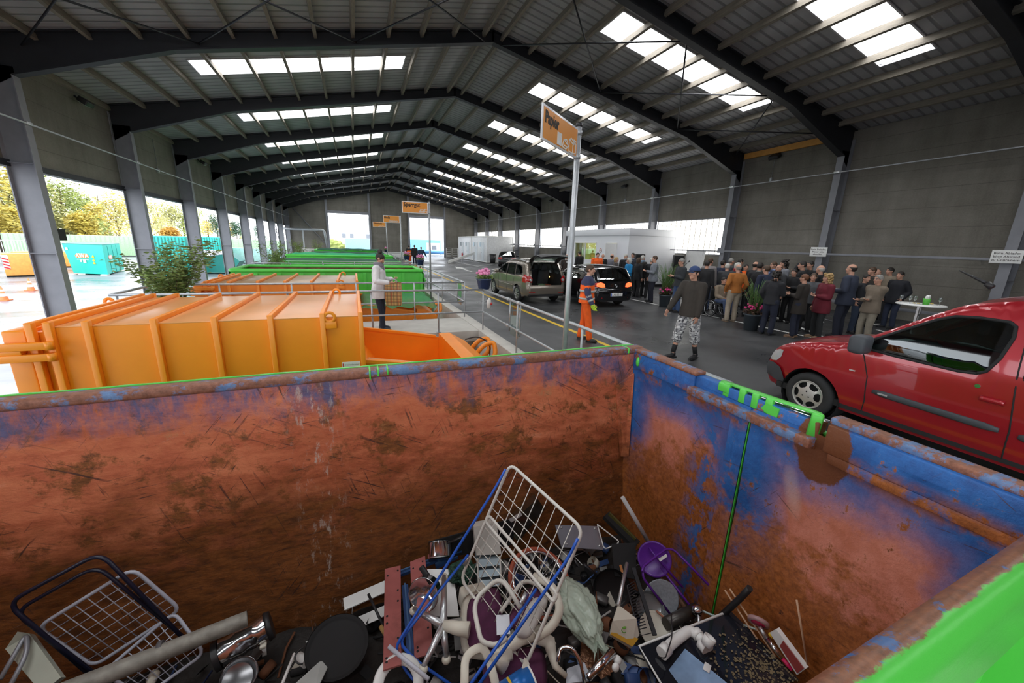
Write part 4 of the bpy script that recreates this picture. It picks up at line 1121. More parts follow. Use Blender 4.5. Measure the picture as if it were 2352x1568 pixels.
MB().lathe([(.17 + .016 * cos(t * pi / 4), .016 * sin(t * pi / 4)) for t in range(9)], Matrix.Translation((-.80, .36, 1.0)) @ Matrix.Rotation(-1.05, 4, 'Y'), 24).build('steering_wheel', M_black, vn, world=False)
for y in (.38, -.38): seat(vn, -1.30, y, .52, M_seat)
seat(vn, -2.1, .3, .55, M_seat); seat(vn, -2.1, -.3, .55, M_seat)
MB().tube([(-1.15, .22, 1.86), (-1.1, .22, 1.90)], .03, 8).tube([(-1.1, .22, 1.9), (-.86, .20, 2.02)], [.018, .006], 8).build('roof_aerial', M_black, vn, world=False)
MB().box((-.52, -.2, 1.11), (-.42, .25, 1.112)).build('windscreen_paper', M_white, vn, world=False)

# --- the champagne people carrier with its tailgate open
M_champ = pm('metallic_champagne_paint', (.235, .20, .165), .26, .55, .04, coat=.8)
mp = thing('car', 'champagne people carrier with its tailgate wide open', 'car', (6.67, 13.95, 0), RD(91.5))
top = [(3.32, .25), (3.38, .45), (3.34, .68), (3.10, .86), (2.75, .97), (2.3, 1.03), (1.95, 1.18), (1.55, 1.42), (1.2, 1.54), (.7, 1.59), (.1, 1.585), (-.35, 1.55), (-.52, 1.50), (-.70, 1.22), (-.80, .98), (-.82, .70), (-.86, .56), (-.84, .30)]
c = Car(mp, top, .24, .88, (0, 2.58), .315, .37, (.98, .98), .26, M_champ, fil=.09, crown=.04, taper=(.20, .8, .10, .5), keep=(12,))
w1 = [(2.02, 1.05), (1.72, 1.22), (1.42, 1.38), (1.12, 1.42), (1.10, 1.02)]
w2 = [(1.02, 1.02), (1.02, 1.42), (.55, 1.44), (.34, 1.43), (.25, 1.02)]
w3 = [(.14, 1.05), (.24, 1.41), (-.05, 1.41), (-.28, 1.35), (-.42, 1.15), (-.36, 1.08)]
body = c.fin(c.side('body', c.outline, [w1, w2, w3], M_champ, step=.1))
k = c.nk
mb = c.skin(0, 5 * k, M_champ); c.skin(8 * k, 12 * k, M_champ, mb=mb); c.skin(5 * k, 8 * k, M_champ, mb=mb, full='edges', m0=.05)
c.skin(12 * k, 15 * k, M_champ, mb=mb, full='edges', m0=.07); c.skin(15 * k, 17 * k, M_champ, mb=mb)
mb.build('bonnet_and_roof', M_champ, mp, world=False)
c.skin(5 * k, 8 * k, M_glassd, full='mid', m0=.05).build('windscreen', M_glassd, mp, world=False)
for wn_ in (w1, w2, w3):
    g_ = c.fin(c.side('side_window', wn_, [], M_glassd, off=-.01, step=.15, solid=True)); c.strip('window_seal', wn_ + [wn_[0]], .03, M_blackm, .004, g_)
c.strip('door_seam', [(2.0, 1.02), (1.92, .6), (1.95, .3)], .012, M_blackm, 0); c.strip('door_seam', [(1.06, 1.45), (1.04, .9), (1.02, .3)], .012, M_blackm, 0)
c.strip('door_seam', [(.22, 1.0), (.33, .75), (.38, .5), (.30, .3)], .012, M_blackm, 0); c.strip('rub_strip', [(1.9, .62), (.35, .60)], .035, M_champ, .015)
c.strip('roof_rail', [(1.3, 1.56), (.7, 1.60), (.1, 1.60), (-.35, 1.56)], .035, M_alu, .0)
tl = [(-.55, .80), (-.50, .98), (-.62, 1.10), (-.78, 1.05), (-.80, .84), (-.70, .79)]
t_ = c.fin(c.side('tail_lamp', tl, [], M_tail, off=.012, step=.06, solid=True))
c.rear_patch('tail_lamp_rear', [(.62, .80), (.80, .80), (.79, 1.05), (.70, 1.06), (.60, .95)], M_tail, t_)
for sg, tt in zip((1, -1), t_): MB().cyl((-.82, sg * .68, .90), (-.875, sg * .68, .90), .055, .045, 16).build('reversing_lamp', M_lampglass, tt, world=False)
for a in (.45, -.75): c.rear_patch('bumper_reflector', [(.5, .42), (.74, .42), (.74, .45), (.5, .45)], M_tail) if a > 0 else None
c.rear_patch('bumper_skirt', [(0, .28), (.76, .28), (.76, .38), (0, .38)], M_blackm, off=.015)
# boot: dark lining, sill, load
bo = MB(); bo.box((-.70, -.66, .56), (.35, .66, .60)).box((.33, -.66, .6), (.37, .66, 1.18)).box((-.70, -.68, .6), (.35, -.65, 1.1)).box((-.70, .65, .6), (.35, .68, 1.1))
lin = bo.build('boot_lining', M_blackm, mp, world=False)
for j in range(14):
    x, y = -.62 + .9 * random.random(), -.58 + 1.16 * random.random()
    MB().rbox((-.12, -.09, 0), (.12, .09, .035), .012, Matrix.Translation((x, y, .60 + .012 * (j % 3))) @ Matrix.Rotation(j, 4, 'Z')).build('boot_load', [pm('load_paper', (.55, .50, .40), .7), pm('load_red', (.5, .12, .06), .7), pm('load_green', (.2, .34, .18), .7)][j % 3], lin, world=False)
MB().rbox((-.72, -.64, .54), (-.66, .64, .60), .01).build('boot_sill', M_alu, lin, world=False)
MB().ball((.0, -.55, .95), (.03, .02, .03)).build('boot_lamp', pm('boot_lamp', (.9, .5, .2), .4, emis=(1, .55, .15), estr=3), lin, world=False)
# tailgate, hinged at the roof end and swung up
tg = MB(); TM = Matrix.Translation((-.46, 0, 1.55)) @ Matrix.Rotation(RD(20), 4, 'Y')
n = 8; prof = [(0, .0, .62), (-.25, .05, .64), (-.52, .045, .66), (-.70, .02, .68), (-.92, -.06, .68), (-1.0, -.16, .62)]
def gatept(i, u, dz): x, z, w_ = prof[i]; return TM @ V((x - .04 * (1 - u * u), u * w_, z + .05 * (1 - u * u) + dz))
for dz, fl in ((0, 1), (-.05, 0)):
    R = [[tg.b.verts.new(gatept(i, -1 + 2 * j / n, dz)) for j in range(n + 1)] for i in range(len(prof))]
    for i in range(len(prof) - 1):
        for j in range(n):
            if i in (0, 1) and 1 <= j <= n - 2: continue
            tg._f([R[i][j], R[i + 1][j], R[i + 1][j + 1], R[i][j + 1]], True)
gt = tg.build('tailgate', M_black, mp, world=False)
gg = MB(); R = [[gg.b.verts.new(gatept(i, -.76 + 1.52 * j / n, -.02)) for j in range(n + 1)] for i in range(3)]
for i in range(2):
    for j in range(n): gg._f([R[i][j], R[i + 1][j], R[i + 1][j + 1], R[i][j + 1]], True)
gg.build('tailgate_window', M_glassg, gt, world=False)
for sg in (1, -1): MB().tube([(-.62, sg * .66, 1.10), TM @ V((-.55, sg * .62, -.02))], .014, 8).build('gas_strut', M_black, gt, world=False)
MB().rbox((-.99, -.05, -.10), (-.95, .05, -.06), .01, TM).build('tailgate_latch', M_alu, gt, world=False)
for y in (.38, -.38): seat(mp, 1.2, y, .5, M_seat); seat(mp, .55, y, .5, M_seat)
for sg in (1, -1): MB().rbox((-.07, -.10, -.07), (.09, .10, .08), .05, Matrix.Translation((1.92, sg * .98, 1.05)), 3).build('mirror', M_champ, mp, world=False)
for x in (0, 2.58):
    for sg in (1, -1): c.wheel(x, sg, 8, 'alloy', y=.865)

# --- the black hatchback with lit tail lamps
M_cblack = pm('black_car_paint', (.008, .008, .010), .16, .2, .02, coat=1)
def hatch(label, loc, rz, plate, lit, group=None):
    g = thing('car', label, 'car', loc, rz)
    top = [(3.36, .25), (3.42, .45), (3.36, .66), (3.10, .80), (2.7, .88), (2.2, .95), (1.7, 1.20), (1.3, 1.38), (.9, 1.45), (.3, 1.47), (-.25, 1.44), (-.48, 1.38), (-.66, 1.12), (-.76, .95), (-.80, .72), (-.86, .60), (-.86, .42), (-.82, .26)]
    c = Car(g, top, .22, .89, (0, 2.58), .31, .36, (.93, .93), .30, M_cblack, fil=.10, crown=.05, taper=(.20, .8, .12, .55), keep=(11,))
    w1 = [(1.95, .98), (1.55, 1.18), (1.25, 1.30), (1.08, 1.33), (1.05, .97)]
    w2 = [(.96, .97), (.98, 1.33), (.5, 1.355), (.2, 1.33), (.05, 1.2), (.12, .98)]
    c.fin(c.side('body', c.outline, [w1, w2], M_cblack, step=.1)); k = c.nk
    mb = c.skin(0, 5 * k, M_cblack); c.skin(8 * k, 11 * k, M_cblack, mb=mb); c.skin(5 * k, 8 * k, M_cblack, mb=mb, full='edges', m0=.05)
    c.skin(11 * k, 13 * k, M_cblack, mb=mb, full='edges', m0=.07); c.skin(13 * k, 17 * k, M_cblack, mb=mb)
    mb.build('bonnet_and_roof', M_cblack, g, world=False)
    c.skin(5 * k, 8 * k, M_glassd, full='mid', m0=.05).build('windscreen', M_glassd, g, world=False)
    rw = c.skin(11 * k, 13 * k, M_glassd, full='mid', m0=.07).build('rear_window', M_glassd, g, world=False)
    MB().tube([(-.70, -.35, 1.03), (-.70, .2, 1.035)], .012, 6).build('rear_wiper', M_black, rw, world=False)
    for wn_ in (w1, w2): c.fin(c.side('side_window', wn_, [], M_glassd, off=-.01, step=.15, solid=True))
    lamp = M_taillit if lit else M_tail
    t_ = c.fin(c.side('tail_lamp', [(-.52, .74), (-.50, .84), (-.62, .93), (-.76, .92), (-.79, .76)], [], M_tail, off=.012, step=.06, solid=True))
    c.rear_patch('tail_lamp_rear', [(.44, .76), (.56, .75), (.80, .76), (.80, .92), (.60, .93), (.47, .88)], lamp, t_)
    c.rear_patch('bumper_reflector', [(.55, .36), (.76, .36), (.76, .39), (.55, .39)], M_tail)
    c.rear_patch('crease_highlight', [(0, .585), (.74, .585), (.80, .60), (.80, .615), (.74, .605), (0, .605)], pm('painted_crease_highlight', (.25, .26, .28), .25, .5), off=.014)  # pale strip painted as the highlight along the bumper's crease
    if plate:
        x = c.xmin - .075
        p = MB().rbox((x - .012, -.26, .44), (x, .26, .55), .004).build('number_plate', M_white, g, world=False)
        MB().box((x - .0135, .215, .445), (x - .012, .255, .545)).build('plate_band', M_blue, p, world=False)
        MM = Matrix.Translation((x - .013, 0, .495)) @ Matrix(((0, 0, -1), (-1, 0, 0), (0, 1, 0))).to_4x4()
        textmesh(plate, .10, MM @ Matrix.Translation((.02, 0, 0)), M_ink, p, ext=.001, world=False, sx=.9)
        z = .80; bx = -.86
        em = MB(); MR = Matrix.Translation((bx, 0, z)) @ Matrix.Rotation(-pi / 2, 4, 'Y'); em.lathe([(.045, 0), (.058, 0), (.058, .012), (.045, .012), (.045, 0)], MR, 24)
        for a in ((-.035, .03, 0, -.035), (.035, .03, 0, -.035), (-.018, .035, 0, .0), (.018, .035, 0, 0)): em.bar((bx - .008, a[0], z + a[1]), (bx - .008, a[2], z + a[3]), .008)
        em.build('emblem', M_chrome, g, world=False)
    for y in (.38, -.38): seat(g, 1.2, y, .45, M_seat); seat(g, .5, y, .45, M_seat)
    for sg in (1, -1): MB().rbox((-.07, -.10, -.07), (.09, .10, .08), .05, Matrix.Translation((1.85, sg * .99, 1.0)), 3).build('mirror', M_cblack, g, world=False)
    for x in (0, 2.58):
        for sg in (1, -1): c.wheel(x, sg, 5, 'alloy', y=.87)
    return g
hatch('black hatchback with lit tail lamps and the plate AC ES 4', (8.78, 12.55, 0), RD(90), 'AC·ES 4', True)
hatch('black hatchback parked far back near the white sanitary containers', (14.2, 36.8, 0), RD(66), None, False)
# ------------------------------------------------------------------ people
def remesh(mb, vox, smooth=4):
    """one continuous skin round overlapping shapes"""
    me = mb.mesh([M_skin]); o = bpy.data.objects.new('t', me); COL.objects.link(o)
    m = o.modifiers.new('r', 'REMESH'); m.mode = 'VOXEL'; m.voxel_size = vox; m.use_smooth_shade = True
    s = o.modifiers.new('s', 'SMOOTH'); s.iterations = smooth; s.factor = .5
    dg = bpy.context.evaluated_depsgraph_get(); dg.update()
    out = bpy.data.meshes.new_from_object(o.evaluated_get(dg), depsgraph=dg)
    bpy.data.objects.remove(o); bpy.data.meshes.remove(me)
    out.materials.clear(); return out
def limb(mb, pts, rs, n=10):
    """tapered limb with round ends"""
    P_, R_ = [], []
    pts = [V(p) for p in pts]
    for i in range(len(pts) - 1):
        k = 4
        for j in range(k): t = j / k; P_.append(pts[i].lerp(pts[i + 1], t)); R_.append(rs[i] + (rs[i + 1] - rs[i]) * t)
    P_.append(pts[-1]); R_.append(rs[-1])
    mb.tube(P_, R_, n); mb.ball(pts[0], rs[0], u=10, v=7); mb.ball(pts[-1], rs[-1], u=10, v=7)
def ik(a, b, l1, l2, pole):
    d = b - a; L = min(d.length, (l1 + l2) * .999); u = d.normalized()
    x = (l1 * l1 - l2 * l2 + L * L) / (2 * L); h = sqrt(max(0, l1 * l1 - x * x))
    p = (pole - u * pole.dot(u))
    p = p.normalized() if p.length > 1e-5 else V((0, 1, 0))
    return a + u * x + p * h, a + u * L
CLOTH = {}
def cloth(col, rough=.85, var=.14):
    k = tuple(round(c, 3) for c in col)
    if k not in CLOTH: CLOTH[k] = pm('cloth_%d' % len(CLOTH), col, rough, 0, var, 9, bump=.15, bscale=35)
    return CLOTH[k]
BLK, NAVY, DGREY, BRN = (.014, .014, .016), (.016, .022, .05), (.045, .047, .052), (.045, .035, .027)
JEAN, KHAKI, GREY, BEIGE = (.035, .06, .13), (.33, .28, .21), (.22, .23, .26), (.26, .21, .155)
HAIRS = dict(dark=(.018, .013, .010), brown=(.07, .038, .02), grey=(.26, .25, .23), white=(.52, .50, .46), blond=(.42, .27, .11), auburn=(.16, .06, .025))
def person(label, loc, face, H=1.75, jacket=DGREY, legs=JEAN, hair='dark', hairstyle='short', shoes=BLK, arms=None, feet=None, lean=0., look=0., nod=0., hem=.86, bulk=1., vox=.014, group=None, skirt=0., jm=None, lm=None, extras=(), seated=False, cuff=None, slim=1., parts=True):
    """face: direction the body faces, degrees from +Y turning to the left; look: head turned further"""
    k = H / 1.75
    r = thing('person', label, 'person', loc, RD(face), group)
    S = lambda x, y, z: V((x, y, z)) * k
    hipz = .93
    if seated: hipz = .52
    pel = S(0, 0, hipz)
    def tor(x, y, z):   # torso point, leaning forward about the hip
        p = V((x, y, z - .93)); q = Matrix.Rotation(-lean if z > .93 else 0, 3, 'X') @ p; return (q + V((0, 0, hipz))) * k
    neck, headc = tor(0, -.005, 1.47), tor(0, .03, 1.635)
    feet = feet or ((-.11, .0), (.11, .02))
    J = {}
    legsP = []
    for s_, f in zip((-1, 1), feet):
        hp = S(.095 * s_, 0, hipz - .02); fz = f[2] if len(f) > 2 else .085
        an = S(f[0], f[1], fz); kn, an = ik(hp, an, .425 * k, .405 * k, V((.12 * s_, 1, 0))); legsP.append((hp, kn, an))
    armsP = []
    arms = arms or ((-.27, .06, .84), (.27, .06, .84))
    for s_, a in zip((-1, 1), arms):
        sh = tor(.185 * s_ * (bulk * .5 + .5), 0, 1.415); h = S(*a[:3]) if not seated else S(*a[:3])
        el, wr = ik(sh, h, .29 * k, .26 * k, V(a[3]) if len(a) > 3 else V((.45 * s_, -.8, -.25))); armsP.append((sh, el, wr))
    # body: one continuous skin
    mb = MB()
    for (hp, kn, an), f in zip(legsP, feet):
        limb(mb, (hp, kn.lerp(hp, .12), kn, kn.lerp(an, .3), an), [x * k * slim for x in (.082, .058, .054, .053, .036)])
    limb(mb, (S(0, 0, hipz), tor(0, 0, 1.06), tor(0, 0, 1.25), tor(0, 0, 1.40)), [x * k for x in (.105, .100, .11, .09)], 12)
    limb(mb, (tor(-.13, 0, 1.40), tor(.13, 0, 1.40)), (.052 * k, .052 * k))
    limb(mb, (neck - V((0, 0, .06 * k)), headc - V((0, .01, .05)) * k), (.058 * k, .055 * k))
    for sh, el, wr in armsP: limb(mb, (sh, el, el.lerp(wr, .25), wr), [x * k for x in (.05, .040, .039, .027)])
    HR = Matrix.Rotation(RD(look), 3, 'Z') @ Matrix.Rotation(-RD(nod) - lean * .3, 3, 'X')
    hd = lambda x, y, z: headc + HR @ (V((x, y, z)) * k)
    HM = HR
    mb.ball(hd(0, -.008, .025), (.076 * k, .094 * k, .092 * k), HM, 16, 12)
    mb.ball(hd(0, .022, -.045), (.058 * k, .068 * k, .07 * k), HM, 14, 10); mb.ball(hd(0, .062, -.088), (.030 * k, .026 * k, .024 * k), HM)
    limb(mb, (hd(0, .082, .02), hd(0, .104, -.022)), (.011 * k, .016 * k), 8)
    for s_ in (-1, 1):
        mb.ball(hd(.077 * s_, -.008, -.005), (.013 * k, .024 * k, .034 * k), HM); mb.ball(hd(.045 * s_, .06, -.02), (.024 * k, .025 * k, .02 * k), HM)
    limb(mb, (hd(-.035, .078, .035), hd(.035, .078, .035)), (.014 * k, .014 * k), 8)
    hands = []
    for (sh, el, wr), s_ in zip(armsP, (-1, 1)):
        d = (wr - el).normalized(); side = V((0, 1, 0)) - d * d.y
        side = side.normalized() if side.length > .2 else V((1, 0, 0)); nrm = d.cross(side) * s_
        c = wr + d * .05 * k; hands.append((wr, d, side, nrm, s_))
        mb.ball(c, (.045 * k, .020 * k, .053 * k), Matrix((side, nrm, d)).transposed(), 10, 8)
    me = remesh(mb, vox)
    mats = [M_skin, M_white, M_ink, pm('lip', (.42, .15, .12), .5), pm('brow', HAIRS.get(hair, HAIRS['dark']), .9)]
    for m in mats: me.materials.append(m)
    bm = bmesh.new(); bm.from_mesh(me)
    e = MB(); e.b.free(); e.b = bm
    for wr, d, side, nrm, s_ in hands:
        for i in range(4):
            L = (.072, .080, .076, .060)[i] * k; b0 = wr + d * .088 * k + side * (.030 - .0205 * i) * k; cu = .35 + .12 * i
            p1 = b0 + (d * cos(cu * .6) - nrm * sin(cu * .6)) * L * .5; p2 = p1 + (d * cos(cu * 1.7) - nrm * sin(cu * 1.7)) * L * .5
            e.tube([b0 - d * .012 * k, b0, p1, p2], [.0095 * k, .0095 * k, .0085 * k, .006 * k], 6)
        b0 = wr + d * .03 * k + side * .038 * k
        e.tube([b0, b0 + (d * .6 + side * .7 - nrm * .3) * .035 * k, b0 + (d * 1.25 + side * .8 - nrm * .6) * .05 * k], [.013 * k, .011 * k, .008 * k], 6)
    for s_ in (-1, 1):
        e.mi = 1; e.ball(hd(.030 * s_, .080, .014), (.011 * k, .008 * k, .007 * k), HM, 8, 6)
        e.mi = 2; e.ball(hd(.030 * s_, .0875, .014), (.0055 * k, .004 * k, .0055 * k), HM, 8, 6)
        e.mi = 4; e.tube([hd(.014 * s_, .090, .032), hd(.032 * s_, .088, .038), hd(.048 * s_, .078, .033)], .0042 * k, 6)
    e.mi = 3; e.tube([hd(-.024, .082, -.052), hd(0, .092, -.050), hd(.024, .082, -.052)], .0052 * k, 6)
    bm.to_mesh(me); bm.free()
    for p in me.polygons: p.use_smooth = True
    link('body', me, r, False)
    # trousers
    mb = MB(); cz = cuff or .07
    for (hp, kn, an), f in zip(legsP, feet):
        d = (an - kn).normalized(); end = an - d * max(0, (cz - .07)) * k
        limb(mb, (hp + V((0, 0, .03)) * k, kn.lerp(hp, .5), kn, kn.lerp(end, .5), end), [x * k * slim for x in ((.112, .095, .078, .074, .070) if not cuff else (.115, .105, .095, .098, .096))])
    limb(mb, (S(-.05, 0, hipz + .02), S(.05, 0, hipz + .02)), (.115 * k * slim, .115 * k * slim))
    limb(mb, (S(0, 0, hipz), tor(0, 0, 1.03)), (.13 * k * slim, .125 * k * slim))
    me = remesh(mb, vox * 1.2, 3); me.materials.append(lm or cloth(legs)); link('trousers', me, r, False)
    # jacket
    mb = MB(); b = bulk
    L_ = [(hem, .204, .166), (.98, .190, .152), (1.10, .168, .138), (1.25, .182, .142), (1.36, .19, .135), (1.43, .15, .11), (1.49, .075, .075)]
    if hem < .82: L_.insert(1, (.86, .206, .168))
    prev = None; rings = []
    for z, wx, wy in L_:
        rings.append([mb.b.verts.new(tor(wx * b * cos(a) , wy * b * sin(a) + (.01 if z < 1.2 else 0), z)) for a in [2 * pi * i / 18 for i in range(18)]])
    for A, B in zip(rings, rings[1:]):
        for i in range(18): mb._f([A[i], A[(i + 1) % 18], B[(i + 1) % 18], B[i]])
    mb._f(rings[0][::-1]); mb._f(rings[-1])
    limb(mb, (armsP[0][0], armsP[1][0]), (.082 * k, .082 * k), 12)
    for sh, el, wr in armsP:
        limb(mb, (sh, sh.lerp(el, .5), el, el.lerp(wr, .5), wr.lerp(el, .06)), [x * k * (b * .5 + .5) for x in (.080, .074, .066, .060, .050)])
    mb.lathe([(.062 * k, 0), (.075 * k, 0), (.072 * k, .05 * k), (.062 * k, .05 * k), (.062 * k, 0)], Matrix.Translation(tor(0, -.005, 1.455)) @ Matrix.Rotation(-lean, 4, 'X'), 16)
    me = remesh(mb, vox * 1.2, 3); me.materials.append(jm or cloth(jacket)); jk = link('jacket', me, r, False)
    # shoes
    if parts:
        for (hp, kn, an), s_, f in zip(legsP, (-1, 1), feet):
            dz = an.z - .085 * k; q = MB()
            fr = Matrix.Rotation(-s_ * .18, 3, 'Z')
            c0 = V((an.x, an.y, dz))
            q.ball(c0 + fr @ S(0, .06, .038), (.048 * k, .135 * k, .04 * k), fr, 12, 8); q.ball(c0 + S(0, -.01, .07), (.045 * k, .055 * k, .05 * k))
            q.rbox((-.046 * k, -.07 * k, .0), (.046 * k, .19 * k, .026 * k), .01, Matrix.Translation(c0) @ fr.to_4x4())
            q.build('shoe', cloth(shoes, .5), r, world=False)
    # hair
    hm = pm('hair_' + hair, HAIRS.get(hair, HAIRS['dark']), .6, 0, .3, 40)
    def scalp(zlow, back, f=1.0):
        t = bmesh.new(); bmesh.ops.create_uvsphere(t, u_segments=24, v_segments=16, radius=1)
        R_ = V((.083, .102, .100)) * f
        dl = []
        for v in t.verts:
            p = V((v.co.x * R_.x, v.co.y * R_.y - .010, v.co.z * R_.z + .026))
            lim = zlow if p.y < -.02 else zlow + (p.y + .02) * back
            if p.z < lim: dl.append(v)
            v.co = hd(*(p * (1 + .02 * mnoise.noise(p * 60))))
        bmesh.ops.delete(t, geom=dl, context='VERTS'); bmesh.ops.solidify(t, geom=t.faces[:], thickness=.006)
        return t
    if hairstyle != 'none':
        q = MB()
        if hairstyle == 'bald': q.add(scalp(-.06, 2.0, .985)); t = q.b; bmesh.ops.delete(t, geom=[v for v in t.verts if (HR.transposed() @ (v.co - headc)).z > .055 * k], context='VERTS')
        else: q.add(scalp(-.055 if hairstyle == 'short' else -.07, .95), None, True)
        if hairstyle == 'long':
            limb(q, (hd(0, -.06, .04), hd(0, -.085, -.06), hd(0, -.085, -.20)), (.085 * k, .095 * k, .085 * k), 12)
            for s_ in (-1, 1): limb(q, (hd(.07 * s_, -.01, .02), hd(.085 * s_, -.015, -.08), hd(.08 * s_, -.02, -.17)), (.028 * k, .038 * k, .035 * k))
        if hairstyle == 'curly':
            for i in range(60):
                a, z = random.random() * 6.3, random.uniform(-.16, .12); w_ = .10 if z < .04 else .085
                if cos(a - pi / 2) > .35 and z < .06: continue
                q.ball(hd(w_ * cos(a), w_ * sin(a) - .015, z), .030 * k, u=7, v=5)
        if hairstyle == 'bob':
            limb(q, (hd(0, -.055, .03), hd(0, -.06, -.08)), (.082 * k, .075 * k), 12)
            for s_ in (-1, 1): limb(q, (hd(.068 * s_, -.01, .03), hd(.076 * s_, -.005, -.07)), (.026 * k, .03 * k))
        if hairstyle == 'bun': q.ball(hd(0, -.075, .135), .055 * k); q.ball(hd(.02, -.06, .125), .045 * k)
        if hairstyle == 'ponytail': limb(q, (hd(0, -.10, .02), hd(0, -.15, -.06), hd(0, -.14, -.20)), (.024 * k, .034 * k, .016 * k))
        if hairstyle == 'beard':
            q.ball(hd(0, .045, -.085), (.055 * k, .045 * k, .055 * k), HM)
        q.build('hair', hm, r, world=False)
    for ex in extras: ex(r, k, S, tor, hd, HR, legsP, armsP, jk)
    return r
def x_collar(col):
    def f(r, k, S, tor, hd, HR, L, A, jk):
        m = MB(); m.lathe([(.060 * k, 0), (.070 * k, .0), (.066 * k, .045 * k), (.058 * k, .045 * k)], Matrix.Translation(tor(0, 0, 1.475)), 16)
        m.prism([tor(-.035, .118, 1.44), tor(.035, .118, 1.44), tor(.0, .130, 1.26)], (0, .008, 0)); m.build('shirt_collar', cloth(col), r, world=False)
    return f
def x_scarf(col):
    def f(r, k, S, tor, hd, HR, L, A, jk):
        m = MB()
        for i, (z, rr) in enumerate(((1.45, .082), (1.49, .080), (1.525, .074))): m.tube(arcpts(tor(0, .012 - .01 * i, z), (1, 0, 0), (0, 1, -.25 + .1 * i), rr * k, 0, 2 * pi, 20)[:-1], .034 * k, 10, True)
        m.ball(tor(0, .085, 1.40), (.06 * k, .045 * k, .08 * k)); m.build('scarf', cloth(col), r, world=False)
    return f
def x_cap(col):
    def f(r, k, S, tor, hd, HR, L, A, jk):
        t = bmesh.new(); bmesh.ops.create_uvsphere(t, u_segments=24, v_segments=14, radius=1)
        bmesh.ops.delete(t, geom=[v for v in t.verts if v.co.z < -.02], context='VERTS')
        for v in t.verts: v.co = hd(v.co.x * .092, v.co.y * .112 - .006, v.co.z * .095 + .045)
        bmesh.ops.solidify(t, geom=t.faces[:], thickness=.006)
        c = MB().add(t, None, True).build('cap', cloth(col), r, world=False)
        m = MB(); n = 10; R = []
        for j in (0, 1):
            R.append([m.b.verts.new(hd(.085 * sin(a) * (1 - .15 * j), .075 + .035 * cos(a) + .075 * j * cos(a * .8), .045 - .022 * j - .02 * abs(sin(a)))) for a in [-1.2 + 2.4 * i / n for i in range(n + 1)]])
        for i in range(n): m._f([R[0][i], R[0][i + 1], R[1][i + 1], R[1][i]], True)
        bmesh.ops.solidify(m.b, geom=m.b.faces[:], thickness=.008); m.build('visor', cloth(col), c, world=False)
    return f
def x_glasses():
    def f(r, k, S, tor, hd, HR, L, A, jk):
        m = MB()
        for s in (-1, 1): m.tube([hd(.032 * s + .018 * cos(a), .094, .014 + .015 * sin(a)) for a in [2 * pi * i / 12 for i in range(12)]], .0022 * k, 5, True); m.tube([hd(.05 * s, .092, .018), hd(.078 * s, .0, .012)], .002 * k, 5)
        m.build('glasses', M_black, r, world=False)
    return f
def x_bands(zs, col=(.42, .42, .40), arm=True, b=1.0):
    def f(r, k, S, tor, hd, HR, L, A, jk):
        m = MB()
        for z in zs: m.tube([tor(.186 * b * cos(a), .150 * b * sin(a) + .005, z) for a in [2 * pi * i / 24 for i in range(24)]], .027 * k, 6, True, flat=(.35, 1))
        if arm:
            for sh, el, wr in A:
                for t in (.25, .65):
                    c = el.lerp(wr, t); d = (wr - el).normalized(); m.tube([c - d * .022 * k, c + d * .022 * k], .067 * k, 14)
        m.build('reflective_band', pm('reflective_grey', col, .4), jk, world=False)
    return f
def x_yoke(col):
    """shoulder yoke and sleeves in a second colour, cut from the jacket itself"""
    def f(r, k, S, tor, hd, HR, L, A, jk):
        jk.data.materials.append(cloth(col))
        for p in jk.data.polygons:
            c = p.center
            dm = min(segd3(c, a, b) for a in A for b in (a[1],) for a, b in ((a[0], a[1]), (a[1], a[2])))
            if c.z > 1.31 * k or dm < .075 * k and abs(c.x) > .15 * k: p.material_index = 1
    return f
def segd3(p, a, b):
    d = b - a; t = max(0, min(1, (p - a).dot(d) / max(d.dot(d), 1e-9))); return (p - a - d * t).length
def x_gloves(col):
    def f(r, k, S, tor, hd, HR, L, A, jk):
        for sh, el, wr in A:
            d = (wr - el).normalized(); m = MB(); m.tube([wr - d * .03 * k, wr + d * .05 * k], [.04 * k, .045 * k], 12); 
            side = V((0, 1, 0)); 
            m.ball(wr + d * .06 * k, (.030 * k, .052 * k, .06 * k), None, 10, 8)
            for i in range(4): m.tube([wr + d * .09 * k + side * (.034 - .022 * i) * k, wr + d * .155 * k + side * (.032 - .021 * i) * k + V((0, .02, 0))], [.013 * k, .010 * k], 7)
            m.tube([wr + d * .04 * k + side * .04 * k, wr + d * .085 * k + side * .075 * k], [.014 * k, .011 * k], 7)
            m.build('glove', cloth(col), r, world=False)
    return f
def x_glass(i=1):
    def f(r, k, S, tor, hd, HR, L, A, jk):
        wr, el = A[i][2], A[i][1]; p = wr + (wr - el).normalized() * .09 * k + V((0, .03, .02))
        wine_glass(r, p - V((0, 0, .06)))
    return f
def wine_glass(parent, p, world=False):
    m = MB().lathe([(.032, 0), (.004, .004), (.004, .075), (.028, .10), (.034, .135), (.028, .18)], Matrix.Translation(p), 14)
    return m.build('wine_glass', glassmat('goblet', (.85, .88, .88), .2), parent, world)
ORG, YOKE = (.95, .13, .012), (.045, .05, .11)
